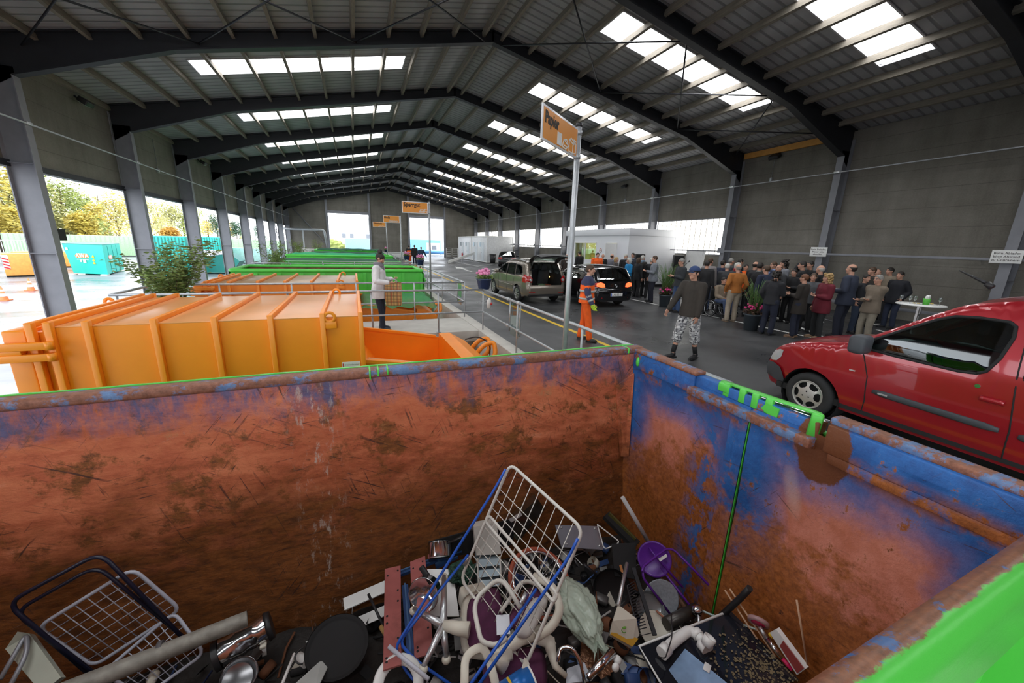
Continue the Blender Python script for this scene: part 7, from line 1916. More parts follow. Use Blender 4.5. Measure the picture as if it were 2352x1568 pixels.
# yard containers
def logo(parent, M, s):
    """three white letters over an orange wedge, a small line below"""
    MB().prism([M @ V(p) for p in ((-1.05 * s, -.02 * s, 0), (-.75 * s, .32 * s, 0), (.75 * s, .32 * s, 0), (1.05 * s, -.02 * s, 0), (.8 * s, -.28 * s, 0), (-.8 * s, -.28 * s, 0))], M.to_3x3() @ V((0, 0, .004))).build('logo_wedge', pm('logo_orange', (.80, .22, .05), .5), parent)
    textmesh('AWA', .78 * s, M @ Matrix.Translation((0, .02 * s, .008)), M_white, parent, ext=.003, bold=.012)
    textmesh('AWA Service GmbH', .2 * s, M @ Matrix.Translation((0, -.48 * s, .006)), M_white, parent, ext=.003)
a = P(248, 630, z=-1.25); b = P(170, 627, z=-1.25); c_ = P(300, 614, z=-1.25)
ux = (b - a); ux.z = 0; lx = 3.1; ux.normalize(); uy = (c_ - a); uy.z = 0; uy.normalize(); ly = 6.2
t = thing('skip_container', 'teal closed skip container with orange and white logos, standing in the yard', 'container', a + ux * 1.5 + uy * 3)
f0 = [a, a + ux * lx, a + ux * (lx + .45) + V((0, 0, 2.35)), a + V((0, 0, 2.35)) - ux * .02]
MB().prism([p + V((0, 0, .0)) for p in f0], uy * ly).build('body', M_teal, t)
MB().prism([f0[3] + V((0, 0, .0)), f0[2], f0[2] + V((0, 0, .08)), f0[3] + V((0, 0, .08))], uy * ly).build('lid', M_teal_dk, t)
for k in range(2): MB().box(a + ux * (.3 + 2 * k) + V((-.2, -.2, -.1)), a + ux * (.3 + 2 * k) + V((.25, .2, 0))).build('skid_block', M_conc, t)
n1 = ux.cross(V((0, 0, 1))); n1 = n1 if n1.dot(CAMP - a) > 0 else -n1; n2 = uy.cross(V((0, 0, 1))); n2 = n2 if n2.dot(CAMP - a) > 0 else -n2
def fm_(o, x, y): return frame_m(o, x, y)
logo(t, fm_(a + ux * 1.95 + V((0, 0, 1.45)) + n1 * .02, -ux, V((0, 0, 1))), .62); logo(t, fm_(a + uy * 1.9 + V((0, 0, 1.30)) + n2 * .02, uy, V((0, 0, 1))), .62)
m = MB()
for z in (1.35, 1.08, .82): m.prism([a + ux * .85 + n1 * .02 + V((0, 0, z)), a + ux * 1.1 + n1 * .02 + V((0, 0, z)), a + ux * .975 + n1 * .02 + V((0, 0, z + .2))], n1 * .01)
m.build('warning_triangles', M_yellow, t)
m = MB()
for u, z, w_ in ((2.05, .95, .16), (1.68, .88, .26), (3.1, 1.9, .2)): m.prism([a + ux * u + n1 * .02 + V((0, 0, z)), a + ux * (u + w_) + n1 * .02 + V((0, 0, z)), a + ux * (u + w_) + n1 * .02 + V((0, 0, z + w_)), a + ux * u + n1 * .02 + V((0, 0, z + w_))], n1 * .01)
m.build('white_notices', M_white, t)
m = MB()
for k in range(1, 4): m.prism([a + uy * (ly * k / 4 - .03) + n2 * .0, a + uy * (ly * k / 4 + .03), a + uy * (ly * k / 4 + .03) + V((0, 0, 2.3)), a + uy * (ly * k / 4 - .03) + V((0, 0, 2.3))], n2 * .03)
m.build('side_ribs', M_teal_dk, t)
def ybox(name, label, cat, px, py, w, d, h, m, rz=0, parts=()):
    p = P(px, py, z=-1.35); o = thing(name, label, cat, p, RD(rz))
    MB().rbox((-w / 2, -d / 2, .12), (w / 2, d / 2, h), .03).build('body', m, o, world=False)
    MB().box((-w / 2, -d / 2 + .2, 0), (w / 2, -d / 2 + .35, .12)).box((-w / 2, d / 2 - .35, 0), (w / 2, d / 2 - .2, .12)).build('skids', M_blackm, o, world=False)
    for f in parts: f(o)
    return o
def ribs(w, d, h, m, n=8):
    def f(o):
        for y in (-d / 2 - .03, d / 2 - .03):
            r_ = MB()
            for i in range(n + 1):
                x = -w / 2 + w * i / n; r_.box((x - .04, y, .15), (x + .04, y + .06, h - .05))
            r_.build('side_ribs', m, o, world=False)
    return f
M_oy = pm('faded_orange_skip', (.75, .33, .07), .5)
M_pg = pm('pale_green_sheet', (.36, .55, .33), .5)
ybox('skip_container', 'orange open skip just behind the first left column in the yard', 'container', 142, 613, 5.5, 2.2, 1.5, M_oy, 20, (ribs(5.5, 2.2, 1.5, M_oy),))
o = ybox('skip_container', 'small orange skip with red and white stripes at the left edge of the yard', 'container', 56, 634, 1.7, 1.6, 1.75, M_oy, 30)
m = MB()
for k in range(4): m.prism([(-.84, -.83, .7 + .22 * k), (-.55, -.83, .58 + .22 * k), (-.55, -.83, .69 + .22 * k), (-.84, -.83, .81 + .22 * k)], (0, .02, 0))
m.build('red_stripes', M_red, o, world=False)
m = MB().box((-.85, -.815, .6), (-.54, -.80, 1.65)).build('white_board', M_white, o, world=False)
ybox('tall_container', 'tall teal container panel standing behind the third left column', 'container', 412, 634, 2.2, 2.4, 3.35, M_teal, 5, (ribs(2.2, 2.4, 3.3, M_teal_dk, 10),))
ybox('tall_container', 'long teal corrugated container behind the teal skip with grey lid', 'container', 478, 606, 5.0, 2.4, 3.3, M_teal, 5, (ribs(5.0, 2.4, 3.3, M_teal_dk, 20),))
sk = thing('skip_container', 'teal skip with grey corrugated lid and striped plate, right of the third column', 'container', P(505, 627, z=-1.35), RD(0))
MB().prism([(-1.9, -1.1, .15), (1.3, -1.1, .15), (2.0, -1.1, 1.2), (1.3, -1.1, 1.9), (-2.2, -1.1, 1.3)], (0, 2.2, 0)).build('body', M_teal_dk, sk, world=False)
l = MB()
for k in range(10): l.prism([(-2.15 + .3 * k, -1.15, 1.33 + .05 * k), (-1.9 + .3 * k, -1.15, 1.37 + .05 * k), (-1.55 + .3 * k, .6, 2.1), (-1.8 + .3 * k, .6, 2.06)], (0, 0, .06))
l.build('lid', pm('grey_corrugated_lid', (.50, .50, .55), .5), sk, world=False)
m = MB()
for k in range(4): m.prism([(-1.75 + .02 * k, -1.13, .85 - .2 * k), (-1.55 + .02 * k, -1.13, .85 - .2 * k), (-1.52 + .02 * k, -1.13, .75 - .2 * k), (-1.72 + .02 * k, -1.13, .75 - .2 * k)], (0, .02, 0))
m.build('stripe_plate', M_red, sk, world=False)
ybox('long_container', 'long pale green container wall at the back of the yard', 'container', 262, 588, 20, 3, 3.0, M_pg, 22, (ribs(20, 3, 3.0, M_pg, 40),))
ybox('long_container', 'pale green container beyond the fifth opening', 'container', 545, 588, 16, 3, 3.0, M_pg, 0, (ribs(16, 3, 3.0, M_pg, 20),))
ybox('long_container', 'pale aqua container low in the fourth and fifth openings', 'container', 560, 604, 10, 2.4, 2.0, pm('pale_aqua', (.40, .66, .60), .5), 0, (ribs(10, 2.4, 2.0, pm('pale_aqua', (0, 0, 0)), 12),))
tk = thing('tank', 'pale green rounded tank between the first column and the logo container', 'tank', P(150, 600, z=-1.35))
MB().lathe([(0, 0), (1.0, 0), (1.15, .6), (1.0, 1.6), (.5, 2.1), (.2, 2.3), (0, 2.3)], Matrix(), 24).build('body', M_pg, tk, world=False)
# fence panels
g_ = thing('fence', 'light grey slatted mesh fence panel at the left edge of the yard', 'fence', P(30, 606, z=-1.35), RD(25))
MB().tube([(-2.4, 0, 0), (-2.4, 0, 2.4), (2.4, 0, 2.4), (2.4, 0, 0)], .04, 6).cbox((-2.4, 0, .05), (.7, .3, .1)).cbox((2.4, 0, .05), (.7, .3, .1)).build('frame', M_alu, g_, world=False)
s = MB()
for k in range(22): s.box((-2.3 + .21 * k, -.01, .15), (-2.24 + .21 * k + .05 * (k % 5 == 2), .01, 2.35))
s.build('slats', pm('pale_slat', (.50, .54, .58), .5), g_, world=False)
bb = thing('barrier', 'white and orange barrier board at the far left of the yard', 'barrier', P(8, 608, z=-1.35))
MB().box((-1.2, -.03, .85), (1.2, .03, 1.15)).build('board', M_white, bb, world=False); MB().box((-.9, -.04, .92), (-.3, .04, 1.1)).box((.2, -.04, .92), (.8, .04, 1.1)).build('stripes', M_signo, bb, world=False)
MB().tube([(-1, 0, 0), (-1, 0, 1.1)], .03, 6).tube([(1, 0, 0), (1, 0, 1.1)], .03, 6).build('legs', M_alu, bb, world=False)
for k, (px, py) in enumerate(((10, 690), (72, 667))):
    c = thing('traffic_cone', ('orange and white traffic cone nearer to the left edge', 'orange and white traffic cone beside the first left column')[k], 'cone', P(px, py, z=-1.35), 0, 'traffic cones in the yard')
    MB().cbox((0, 0, .02), (.42, .42, .04)).lathe([(.17, .04), (.03, .72), (.0, .72)], None, 18).build('cone', pm('cone_orange', (.80, .20, .06), .5), c, world=False)
    MB().lathe([(.139, .22), (.108, .36)], None, 18).lathe([(.085, .47), (.065, .56)], None, 18).build('white_bands', M_white, c, world=False)
# beyond the far doors
fb = thing('building', 'pale low building with small windows beyond the far doorways', 'building', (5, 112, -.06))
MB().box((-9, 108, -.06), (60, 116, 7.5)).build('wall', pm('pale_facade', (.74, .76, .78), .7), fb)
for k, x in enumerate((-8.5, -2.4, -.6, 3.2, 4.6)): MB().box((x, 107.95, 2.6), (x + .8, 108.02, 3.6)).build('window', pm('grey_pane', (.25, .27, .3), .3), fb)
MB().box((-9, 107.9, 7.1), (60, 108, 7.5)).build('eaves', M_alu, fb)
hd_ = thing('hoarding', 'light blue hoarding behind the right far doorway', 'fence', (13, 84, -.06)); MB().box((9.5, 84, -.06), (17.2, 84.1, 2.6)).build('panel', pm('sky_blue_hoarding', (.20, .62, .85), .5), hd_)
hd_ = thing('hoarding', 'light blue hoarding behind the left far doorway', 'fence', (1, 90, -.06)); MB().box((-1.5, 90, -.06), (4.5, 90.1, 2.4)).build('panel', pm('pale_blue_hoarding', (.35, .66, .82), .5), hd_)
tb = thing('pipe_bundle', 'blue pipe lying outside the right far doorway', 'pipe', (12, 66, 0)); MB().cyl((9.5, 66, .55), (14.5, 66, .55), .28, n=16).build('pipe', pm('blue_pipe', (.12, .35, .68), .4), tb)
MB().box((10.2, 65.6, -.06), (10.5, 66.4, .27)).box((13.5, 65.6, -.06), (13.8, 66.4, .27)).build('cradle', M_white, tb)
wb = thing('booth', 'small white cabin outside the right far doorway', 'booth', (13.4, 70, -.06)); MB().rbox((12.2, 70, -.06), (14.2, 72, 2.0), .03).build('body', M_white, wb); MB().box((12.8, 69.98, .9), (13.6, 70, 1.6)).build('window', pm('grey_pane', (0, 0, 0)), wb)
crumple('shrub', 'low yellow-green bush outside the left far doorway', 'shrub', V((-4.6, 86, .6)), (2.6, 1.2, 1.5), LG, 21., .4, 3)
# ------------------------------------------------------------------ things in the hall
cb = thing('office_cabin', 'white office cabin with flat overhanging roof against the right wall', 'cabin', (15.75, 21.5, 0))
M_cabin = pm('cabin_white', (.74, .75, .79), .45, 0, .03, 1)
def wall_holes(p0, u, length, z0, z1, holes, th, nrm):
    """upright wall with rectangular openings (a, b, z0, z1) along u"""
    mb = MB(); xs = sorted({0, length, *[v for h in holes for v in h[:2]]}); zs = sorted({z0, z1, *[v for h in holes for v in h[2:]]})
    for a, b in zip(xs, xs[1:]):
        for c, d in zip(zs, zs[1:]):
            if any(h[0] <= (a + b) / 2 <= h[1] and h[2] <= (c + d) / 2 <= h[3] for h in holes): continue
            q = V(p0); mb.prism([q + V(u) * a + V((0, 0, c)), q + V(u) * b + V((0, 0, c)), q + V(u) * b + V((0, 0, d)), q + V(u) * a + V((0, 0, d))], V(nrm) * th)
    return mb
WH = [(1.02, 1.95, .15, 2.42), (3.1, 5.65, 1.35, 2.42)]
wall_holes((14.1, 18, 0), (0, 1, 0), 6.9, .15, 2.85, WH, .08, (1, 0, 0)).build('front_wall', M_cabin, cb)
MB().box((14.185, 18.005, .15), (17.365, 18.08, 2.85)).build('side_wall', M_cabin, cb)
MB().box((14.1, 24.82, .15), (17.45, 24.9, 2.85)).box((17.37, 18, .15), (17.45, 24.9, 2.85)).build('rear_walls', M_cabin, cb)
MB().rbox((14.04, 17.94, 2.84), (17.5, 24.96, 3.22), .02).build('roof', M_cabin, cb)
MB().box((14.12, 18.02, 0), (17.4, 24.9, .15)).build('gap_shade', M_blackm, cb)  # black block painting the shade of the open gap beneath the cabin
MB().box((15.6, 18.1, .15), (15.65, 24.8, 2.8)).build('inner_wall', pm('glowing_yellow_wall', (.72, .60, .10), .7, emis=(.8, .66, .15), estr=.25), cb)  # the wall's colour has a faint glow of its own, no lamp
wf = MB()
for a, b, c, d in WH[1:]:
    for y in (a, (a + b) / 2, b): wf.box((14.07, 18 + y - .03, c), (14.13, 18 + y + .03, d))
    for z in (c, d): wf.box((14.07, 18 + a, z - .03), (14.13, 18 + b, z + .03))
w_ = wf.build('window_frame', M_white, cb); MB().box((14.1, 21.1, 1.36), (14.11, 23.65, 2.41)).build('window_pane', M_glass, w_)
MB().box((14.2, 21.2, 1.28), (14.7, 23.5, 1.33)).rbox((14.9, 21.6, 1.33), (15.2, 22.4, 2.0), .03).build('desk', M_black, cb)
dr = MB()
for y in (19.02, 19.95): dr.box((14.07, y - .03, .15), (14.13, y + .03, 2.42))
dr.box((14.07, 19.02, 2.39), (14.13, 19.95, 2.45)); dr.build('door_frame', M_white, cb)
MB().box((13.3, 19.0, .2), (14.05, 19.04, 2.38)).build('open_door', M_white, cb)
ns_ = MB().cyl((14.09, 20.6, 1.97), (14.075, 20.6, 1.97), .13, n=20).build('no_smoking_sign', M_white, cb)
MB().lathe([(.10, 0), (.125, 0), (.125, .004), (.10, .004), (.10, 0)], Matrix.Translation((14.074, 20.6, 1.97)) @ Matrix.Rotation(-pi / 2, 4, 'Y'), 20).tube([(14.072, 20.52, 2.05), (14.072, 20.68, 1.89)], .012, 6).build('red_ring', M_red, ns_)
for k, (ya, yb) in enumerate(((43.3, 49.75), (49.8, 56.5))):
    c = thing('sanitary_container', ('nearer white container with two doors in the far right corner', 'farther white container, partly behind the nearer one, in the far right corner')[k], 'container', (15.8, (ya + yb) / 2, 0), 0, 'white containers in the far right corner')
    MB().rbox((14.2, ya, .08), (17.4, yb, 3.0), .03).build('body', M_cabin if k else pm('container_white', (.72, .73, .75), .45), c)
    f = MB()
    for y in (ya, yb):
        for x in (14.2, 17.4): f.box((x - .04, y - .04, 0), (x + .04, y + .04, 3.05))
    for z in (.06, 2.95): f.box((14.16, ya, z), (14.24, yb, z + .1)); f.box((14.2, ya - .03, z), (17.4, ya + .05, z + .1))
    f.build('corner_frame', M_white, c)
    for y in (ya + 1.6, ya + 4.3):
        d = MB().box((14.17, y - .5, .15), (14.2, y + .5, 2.3)).build('door', pm('door_white', (.58, .62, .66), .4), c); MB().rbox((14.12, y + .35, 1.1), (14.17, y + .45, 1.2), .01).build('handle', M_alu, d)
        MB().box((14.16, y + .75, 1.8), (14.19, y + 1.2, 2.3)).build('small_window', pm('pale_pane', (.35, .40, .44), .2), c)
lb = thing('waste_bin', 'black plastic bin in front of the nearer white container', 'bin', (14.75, 42.8, 0)); MB().lathe([(0, 0), (.28, 0), (.36, 1.0), (.33, 1.0), (.27, .05), (0, .05)], None, 20).build('body', M_black, lb, world=False); MB().lathe([(.355, .95), (.39, .97), (.39, 1.03), (.34, 1.03)], None, 20).build('rim', M_black, lb, world=False)
fe = thing('fire_extinguisher', 'small red fire extinguisher by the farthest white container door', 'fire extinguisher', (14.05, 53.9, .3)); MB().lathe([(0, 0), (.09, 0), (.1, .05), (.1, .45), (.05, .55), (.03, .6), (0, .6)], None, 14).build('bottle', M_red, fe, world=False); MB().cbox((0, 0, .63), (.05, .14, .05)).build('valve', M_black, fe, world=False)
gr_ = thing('guard_rail', 'low white crash barrier sloping down before the white containers', 'barrier', (11.5, 47.5, 0))
MB().prism([(13.6, 46.4, .85), (13.6, 46.4, 1.15), (9.2, 41.2, .32), (9.2, 41.2, .05)], (.06, -.05, 0)).build('beam', M_white, gr_)
MB().box((13.5, 46.3, 0), (13.6, 46.4, .9)).box((11.4, 43.9, 0), (11.5, 44.0, .5)).build('posts', M_alu, gr_)
for k in range(2):
    f = thing('barrier_fence', ('left white tube barrier at the right edge of the far doorway', 'right white tube barrier beside the white containers')[k], 'barrier', (12.9 + k * .75, 57.2 - k * .8, 0), 0, 'white tube barriers by the far doorway'); m = MB()
    for z in (.15, .4, .65, .9, 1.15, 1.4): m.tube([(-.35, 0, z), (.35, 0, z)], .02, 5)
    m.build('rails', M_white, f, world=False); MB().tube([(-.35, 0, 0), (-.35, 0, 1.4)], .025, 5).tube([(.35, 0, 0), (.35, 0, 1.4)], .025, 5).build('posts', M_white, f, world=False)
# loudspeakers, board, microphone
for k, (x, y, rz) in enumerate(((14.5, 17.5, 160), (17.0, 17.2, 150))):
    s = thing('loudspeaker', ('black loudspeaker standing at the corner of the white cabin', 'black loudspeaker on a stand beside the whiteboard')[k], 'speaker', (x, y, 0), RD(rz), 'black loudspeakers on stands')
    MB().rbox((-.27, -.2, 1.2), (.27, .2, 1.86), .03).build('box', M_black, s, world=False); MB().box((-.24, -.205, 1.24), (.24, -.2, 1.82)).box((-.24, .2, 1.24), (.24, .205, 1.82)).build('grille', M_blackm, s, world=False)
    m = MB().tube([(0, 0, .1), (0, 0, 1.2)], .02, 8)
    for a in range(3): m.tube([(0, 0, .55), (.45 * cos(a * 2.1), .45 * sin(a * 2.1), .0)], .014, 6)
    m.build('tripod', M_black, s, world=False)
wbd = thing('whiteboard', 'plain white display board leaning at the right wall behind the crowd', 'board', (17.2, 16.4, .9)); MB().prism([(17.25, 17.05, 1.02), (17.25, 15.75, 1.02), (17.38, 15.75, 2.12), (17.38, 17.05, 2.12)], (.03, 0, 0)).build('panel', M_white, wbd)
MB().tube([(17.28, 16.9, 0), (17.38, 16.9, 2.1)], .02, 6).tube([(17.28, 15.9, 0), (17.38, 15.9, 2.1)], .02, 6).build('legs', M_alu, wbd)
mc = thing('microphone_stand', 'thin black microphone stand in front of the whiteboard', 'microphone', (16.2, 15.9, 0)); MB().tube([(0, 0, 0), (0, 0, 1.35), (.1, -.15, 1.55)], .012, 6).lathe([(.16, 0), (.16, .02), (0, .03)], None, 16).build('stand', M_black, mc, world=False); MB().ball((.11, -.16, 1.58), (.03, .03, .05)).build('microphone', M_black, mc, world=False)
# tables
def bar_table(label, x, y, h=1.10, r=.42, group=None, H=True):
    t = thing('bar_table', label, 'table', (x, y, 0), 0, group)
    MB().lathe([(0, 0), (r, 0), (r + .006, .012), (r, .026), (0, .026)], Matrix.Translation((0, 0, h - .026)), 40).build('tabletop', M_white, t, world=False)
    m = MB()
    for s in (-1, 1): m.bar((.05 * s, 0, h - .03), (.05 * s, 0, .25), .04); m.tube(rounded([(.05 * s, 0, .4), (.05 * s, 0, .1), (.30 * s, .22, .02)], .05), .018, 6); m.tube(rounded([(.05 * s, 0, .4), (.05 * s, 0, .1), (.30 * s, -.22, .02)], .05), .018, 6)
    for z in (.5, .85): m.bar((-.05, 0, z), (.05, 0, z), .04)
    m.build('leg_frame', M_alu, t, world=False)
    return t
BT = 'white bar tables among the guests'
bar_table('white round bar table with glasses and a green cup, behind the red van', 12.05, 4.70, group=BT)
TZ = 1.10
for k, (dx, dy) in enumerate(((-.22, .28), (-.12, .16), (-.05, .1), (.14, -.25))):
    m = wine_glass(None, V((12.05 + dx, 4.70 + dy, TZ)), True); tag(m, ('wine glass at the far left of the bar table behind the van', 'second wine glass from the left on the bar table behind the van', 'wine glass beside the snacks on the bar table behind the van', 'wine glass at the right of the green cup on the bar table')[k], 'glass', 'wine glasses on the bar table')
gc = thing('cup', 'green cup holding white paper napkins on the bar table', 'cup', (12.06, 4.62, TZ)); MB().lathe([(0, 0), (.055, 0), (.065, .14), (.06, .14), (.05, .01), (0, .01)], None, 18).build('cup', pm('leaf_green_cup', (.08, .42, .04), .5), gc, world=False)
MB().rbox((-.05, -.035, .10), (.04, .03, .20), .02).rbox((-.01, -.03, .12), (.075, .035, .215), .02).build('napkins', M_white, gc, world=False)
for k, (dx, dy) in enumerate(((-.08, .0), (.2, -.12))):
    s = thing('snack_plate', ('plate of pale snacks left of the green cup', 'plate of snacks at the right end of the bar table')[k], 'plate', (12.05 + dx, 4.70 + dy + .05, TZ), 0, 'snack plates on the bar table'); MB().lathe([(0, 0), (.06, 0), (.09, .012), (.088, .014), (0, .005)], None, 18).build('plate', M_white, s, world=False)
    m = MB()
    for j in range(7): m.ball((.05 * cos(j), .05 * sin(j), .018), (.018, .014, .012), u=7, v=5)
    m.build('snacks', pm('snack', (.62, .45, .14), .7), s, world=False)
bar_table('white bar table with snacks behind the wheelchair user', 13.65, 11.95, group=BT)
s = thing('snack_tray', 'tray of canapés on the bar table behind the wheelchair user', 'tray', (13.65, 11.95, TZ)); MB().rbox((-.25, -.16, 0), (.25, .16, .02), .008).build('tray', M_alu, s, world=False); m = MB()
for j in range(20): m.ball((-.2 + .1 * (j % 5), -.12 + .08 * (j // 5), .035), (.03, .025, .02), u=7, v=5)
m.build('snacks', pm('snack', (0, 0, 0)), s, world=False)
bar_table('white bar table hidden among the guests right of the wine-red coat', 14.1, 7.75, group=BT)
tr = thing('trestle', 'bent white tube frame standing behind the old man in the beige blazer', 'frame', (14.9, 7.1, 0)); MB().tube(rounded([(-.1, .2, .75), (-.05, .15, .05), (.35, -.35, .02)], .08), .02, 8).tube(rounded([(.02, .2, .75), (.07, .15, .05), (.47, -.35, .02)], .08), .02, 8).build('tube', M_white, tr, world=False)
# flower pots
def flowers(mb, c, r, n, seed, h=.0):
    rn = random.Random(seed)
    for k in range(n):
        a, q = rn.uniform(0, 6.3), r * sqrt(rn.random()); p = V(c) + V((q * cos(a), q * sin(a), h + rn.uniform(0, .12) + .06 * (1 - q / r)))
        for j in range(4):
            b = j * 1.57 + rn.random(); mb.ball(p + V((.018 * cos(b), .018 * sin(b), .012)), (.022, .022, .03), u=6, v=5)
def foliage(mb, c, r, n, seed, s=.06):
    rn = random.Random(seed)
    for k in range(n):
        a, q = rn.uniform(0, 6.3), r * sqrt(rn.random()); p = V(c) + V((q * cos(a), q * sin(a), rn.uniform(-.03, .08)))
        R_ = Matrix.Rotation(rn.uniform(0, 6.3), 3, 'Z') @ Matrix.Rotation(rn.gauss(0, .7), 3, 'X')
        mb.poly([p + R_ @ V((-s, 0, 0)), p + R_ @ V((0, -s * .7, 0)), p + R_ @ V((s, 0, 0)), p + R_ @ V((0, s * .7, 0))])
def hanging(label, y, sc=1.):
    o = thing('flower_pot', label, 'flower pot', (3.0, y, 1.045), 0, 'blue pots of pink flowers on the railings')
    MB().lathe([(0, 0), (.135, 0), (.185, .235), (.20, .235), (.20, .26), (.18, .26), (.17, .2), (0, .2)], None, 24).build('pot', M_potb, o, world=False)
    f = MB(); foliage(f, (0, 0, .27), .21, 120, int(y), .045); f.build('foliage', M_leaf, o, world=False, recalc=False)
    f = MB(); flowers(f, (0, 0, .30), .18, 34, int(y) + 1, .03); tag(f.build('flowers', M_pink, o, world=False), kind='stuff')
hanging('blue pot of pink flowers on the rail corner, left of the champagne car', 9.35); hanging('blue pot of pink flowers on the second railing corner, left of the Sperrgut pole', 19.6); hanging('blue pot of pink flowers in the middle distance beside the orange worker', 24.9); hanging('farthest pot of pink flowers, seen just above the woman\'s hair bun', 41.3)
def floor_pot(label, x, y, seed, gh):
    o = thing('flower_pot', label, 'flower pot', (x, y, 0), 0, 'tall pots of grass and pink flowers on the drive')
    MB().lathe([(0, 0), (.17, 0), (.215, .42), (.235, .42), (.235, .46), (.205, .46), (.195, .4), (0, .4)], None, 24).build('pot', M_potg, o, world=False)
    rn = random.Random(seed); f = MB(); foliage(f, (0, 0, .50), .25, 150, seed, .05); f.build('foliage', pm('dark_red_leaf', (.09, .05, .03), .6, 0, .5, 20), o, world=False, recalc=False)
    f = MB(); flowers(f, (0, 0, .52), .25, 22, seed + 1, .05); tag(f.build('flowers', M_mag, o, world=False), kind='stuff')
    g_ = MB()
    for k in range(90):
        a = rn.uniform(0, 6.3); l = gh * rn.uniform(.6, 1.05); sp = rn.uniform(.05, .55) * gh * .8; b = V((.08 * cos(a), .08 * sin(a), .45)); q = V((cos(a), sin(a), 0))
        pts = [b, b + q * sp * .25 + V((0, 0, l * .55)), b + q * sp * .6 + V((0, 0, l * .85)), b + q * sp + V((0, 0, l * (.95 if k % 3 else .6)))]
        g_.tube(pts, [.007, .007, .005, .002], 4)
    g_.build('grass_blades', pm('grass_blade', (.10, .19, .05), .5, 0, .4, 4), o, world=False)
floor_pot('slate pot with tall straight grass and red flowers in front of the cabin corner', 11.0, 11.55, 4, 1.25)
floor_pot('slate pot with drooping grass and pink flowers in front of the navy jacket', 10.35, 7.45, 9, 1.0)
# shrubs standing at the yard end of the walkways
def bush(label, x, y, h, w, n, seed, m, box=True):
    o = thing('potted_shrub', label, 'shrub', (x, y, 0), 0, 'leafy shrubs at the yard end of the walkways'); rn = random.Random(seed)
    MB().lathe([(0, 0), (.22, 0), (.28, .45), (.26, .45), (.2, .05), (0, .05)], None, 20).build('tub', M_potg, o, world=False)
    st, lv = MB(), MB(); 
    for k in range(26):
        a = rn.uniform(0, 6.3); tip = V((w * .5 * cos(a) * rn.uniform(.2, 1), w * .5 * sin(a) * rn.uniform(.2, 1), h * rn.uniform(.45, 1))); mid = V((tip.x * .35, tip.y * .35, .45 + (tip.z - .45) * .55))
        st.tube([(0, 0, .4), mid, tip], [.010, .007, .003], 5)
        for j in range(n // 26):
            t = rn.uniform(.25, 1.05); p = mid.lerp(tip, (t - .4) / .6) if t > .4 else V((0, 0, .4)).lerp(mid, t / .4)
            p = p + V((rn.gauss(0, .07), rn.gauss(0, .07), rn.gauss(0, .06))); R_ = Matrix.Rotation(rn.uniform(0, 6.3), 3, 'Z') @ Matrix.Rotation(rn.gauss(0, .7), 3, 'X'); s = rn.uniform(.03, .06)
            lv.poly([p + R_ @ V((-s, 0, 0)), p + R_ @ V((-s * .2, -s * .45, .01)), p + R_ @ V((s, 0, 0)), p + R_ @ V((-s * .2, s * .45, .01))])
    st.build('stems', M_bark, o, world=False); lv.build('leaves', m, o, world=False, recalc=False)
bush('big leafy shrub with reddish tips at the yard end of the near walkway', -3.55, 10.15, 2.05, 2.1, 5200, 3, M_leaf)
bush('smaller leafy shrub at the yard end of the second walkway', -3.45, 21.2, 1.95, 1.9, 2600, 5, M_leaf)
bush('bright bamboo-like shrub at the yard end of the third walkway', -3.6, 32.3, 2.1, 1.7, 2600, 7, pm('bamboo_leaf', (.20, .27, .06), .5, 0, .4, 3))
bush('farthest leafy shrub, right of the bamboo-like one', -3.3, 43.2, 2.1, 1.6, 1200, 9, pm('bamboo_leaf', (0, 0, 0)))
# wall signs
for k, (y, body, lb) in enumerate(((10.04, 'Beim Entladen,\nMotor bitte\nabstellen.', 'white sign about switching off the engine, on the right wall column'), (5.16, 'Beim Abladen\nbitte Abstand\nzu Containern', 'white sign cut by the right edge of the picture'))):
    o = thing('wall_sign', lb, 'sign', (17.03, y, 2.05), 0, 'white notices on the right wall columns')
    MB().rbox((17.02, y - .30, 2.05), (17.045, y + .30, 2.41), .004).build('plate', M_white, o)
    textmesh(body, .092, frame_m((17.017, y, 2.23), (0, -1, 0), (0, 0, 1)), M_ink, o, ext=.001)
# rails and pipes on the walls
for k, (a, b) in enumerate(((-6.2, -.7), (-.5, 5.05), (5.27, 9.93), (10.15, 14.45))):
    o = thing('wall_rail', ('square grey rail nearest the back of the hall on the right wall', 'square grey rail beyond the right edge of the picture on the right wall', 'square grey rail between the two white wall signs', 'square grey rail left of the engine notice')[k], 'rail', (17.1, (a + b) / 2, 2.11), 0, 'grey rails on the right wall'); MB().rbox((17.06, a, 2.11), (17.14, b, 2.19), .008).build('bar', M_col, o)
    MB().box((17.14, a + .5, 2.12), (17.6, a + .56, 2.18)).box((17.14, b - .56, 2.12), (17.6, b - .5, 2.18)).build('brackets', M_col, o)
o = thing('wall_rail', 'low grey guard rail along the foot of the right wall', 'rail', (17.1, 4, .38), 0, 'grey rails on the right wall'); MB().rbox((17.03, -6, .36), (17.11, 14.4, .46), .01).build('bar', M_col, o); MB().box((17.11, 0, .37), (17.6, .06, .45)).box((17.11, 7.5, .37), (17.6, 7.56, .45)).box((17.11, 12.5, .37), (17.6, 12.56, .45)).build('brackets', M_col, o)
o = thing('wall_rail', 'thin grey rail running in front of the right window band', 'rail', (17.1, 36, 2.1), 0, 'grey rails on the right wall'); MB().tube([(17.1, 14.7, 2.14), (17.1, 52, 2.14)], .03, 8).build('bar', M_col, o)
m = MB()
for y in FY[4:12]: m.box((17.05, y - .2, 2.06), (17.15, y + .2, 2.3))
m.build('column_plates', M_col, o)
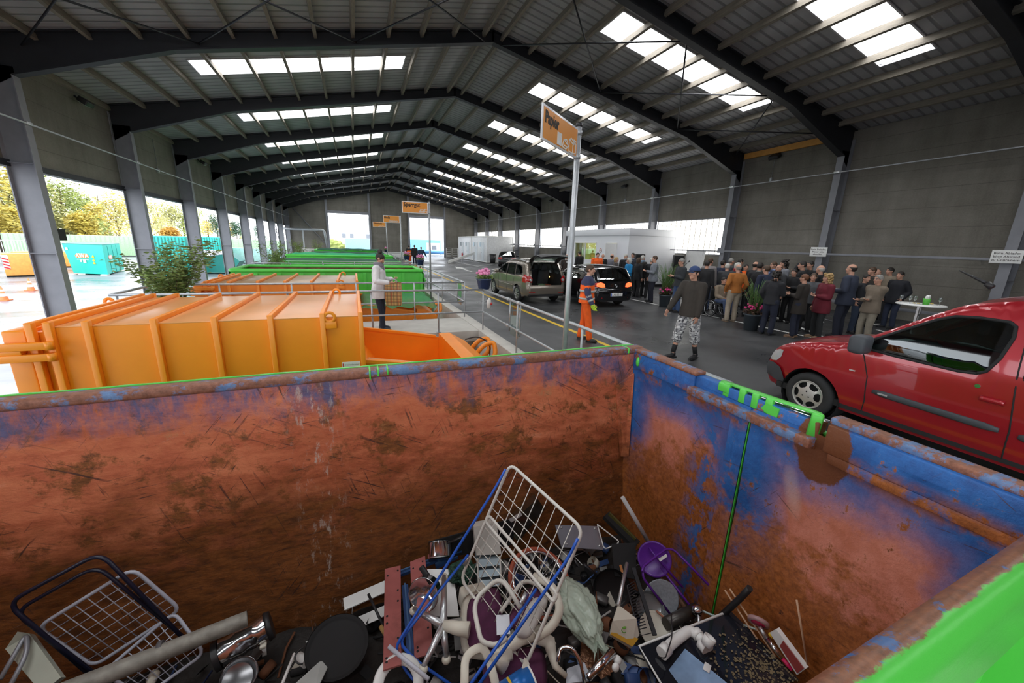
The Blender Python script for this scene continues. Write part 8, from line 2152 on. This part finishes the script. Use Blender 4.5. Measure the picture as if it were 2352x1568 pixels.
for k, (x, z) in enumerate(((17.12, 5.15), (-7.40, 4.74))):
    o = thing('cable_conduit', ('thin grey cable conduit along the right wall', 'thin grey cable conduit along the left wall')[k], 'conduit', (x, 26, z)); MB().tube([(x, -6, z), (x, 58, z)], .022, 6).build('pipe', M_steel, o)
    m = MB()
    for y in FY: m.rbox((x - .05, y - .10, z - .03), (x + .03, y + .10, z + .05), .01)
    m.build('clips', M_alu, o)
    m = MB()
    for y in (FY[3] + 2.9, FY[5] + 3.2, FY[7] + 3.1, FY[9] + 3.0): xx = XR - .06 if k == 0 else XL + .06; m.tube([(x, y, z), (xx, y, z + .05), (xx, y, 6.2)], .012, 5); m.rbox((xx - .05, y - .05, z + .1), (xx + .05, y + .05, z + .25), .01)
    m.build('drop_pipes', M_steel, o)
WL = ['nearest', 'second', 'third', 'farthest']
for k, (yl, yr) in enumerate(((18.1, 12.85), (29.0, 23.3), (40.5, 34.2), (50.5, 45.2))):
    for x, y, s, w_ in ((-7.75, yl, 1, 'left'), (17.4, yr, -1, 'right')):
        o = thing('floodlight', '%s black floodlight high on the %s wall' % (WL[k], w_), 'lamp', (x, y, 6.2), 0, 'floodlights under the eaves'); M = Matrix.Translation((x, y, 6.2)) @ Matrix.Rotation(s * .6, 4, 'Y')
        MB().rbox((-.10, -.22, -.07), (.16, .22, .10), .03, M).build('housing', M_black, o); MB().box((-.06, -.18, -.078), (.13, .18, -.07), M).build('lens', pm('lamp_lens', (.55, .62, .56), .15), o); MB().bar((x - s * .12, y, 6.25), (x - s * .22, y, 6.35), .05).build('bracket', M_dark, o)
o = thing('column_plate', 'small black square plate on the first left column', 'sign', (-7.42, 14.75, 1.9)); MB().box((-7.46, 14.68, 1.9), (-7.42, 14.98, 2.2)).build('plate', M_blackm, o)
o = thing('wall_pipe', 'thick grey pipe bent down at the far left corner', 'pipe', (-5.5, 54, .5)); MB().tube(rounded([(-8.0, 54, 3.2), (-3.2, 54, 3.2), (-2.95, 54, 1.0)], .3, 5), .13, 12).build('pipe', M_steel, o); MB().box((-5.6, 53.95, -1.35), (-5.45, 54.05, 3.1)).build('support', M_steel, o)
o = thing('concrete_block', 'low white concrete wall in front of the left far doorway', 'wall', (-4.3, 52, -1.35)); MB().rbox((-6.2, 51.8, -1.35), (-2.6, 52.2, 1.0), .03).build('block', M_conc, o)
o = thing('long_table', 'white cloth-covered long table before the far middle wall', 'table', (4.6, 56.5, 0)); MB().rbox((3.2, 56.2, .0), (7.2, 57, .62), .02).build('cloth', M_white, o); MB().box((3.2, 56.1, .62), (7.2, 57.1, .68)).build('top', M_white, o)
o = thing('canister', 'small white canister hung on the kerb railing corner', 'canister', (3.0, 9.0, .62)); MB().lathe([(0, 0), (.05, 0), (.05, .2), (.02, .26), (0, .26)], Matrix.Translation((3.02, 9.0, .60)), 14).build('bottle', M_white, o); MB().ball((3.07, 8.98, .72), .035).build('red_cap', M_red, o); MB().box((2.98, 8.99, .60), (3.0, 9.05, .85)).build('clip', M_black, o)
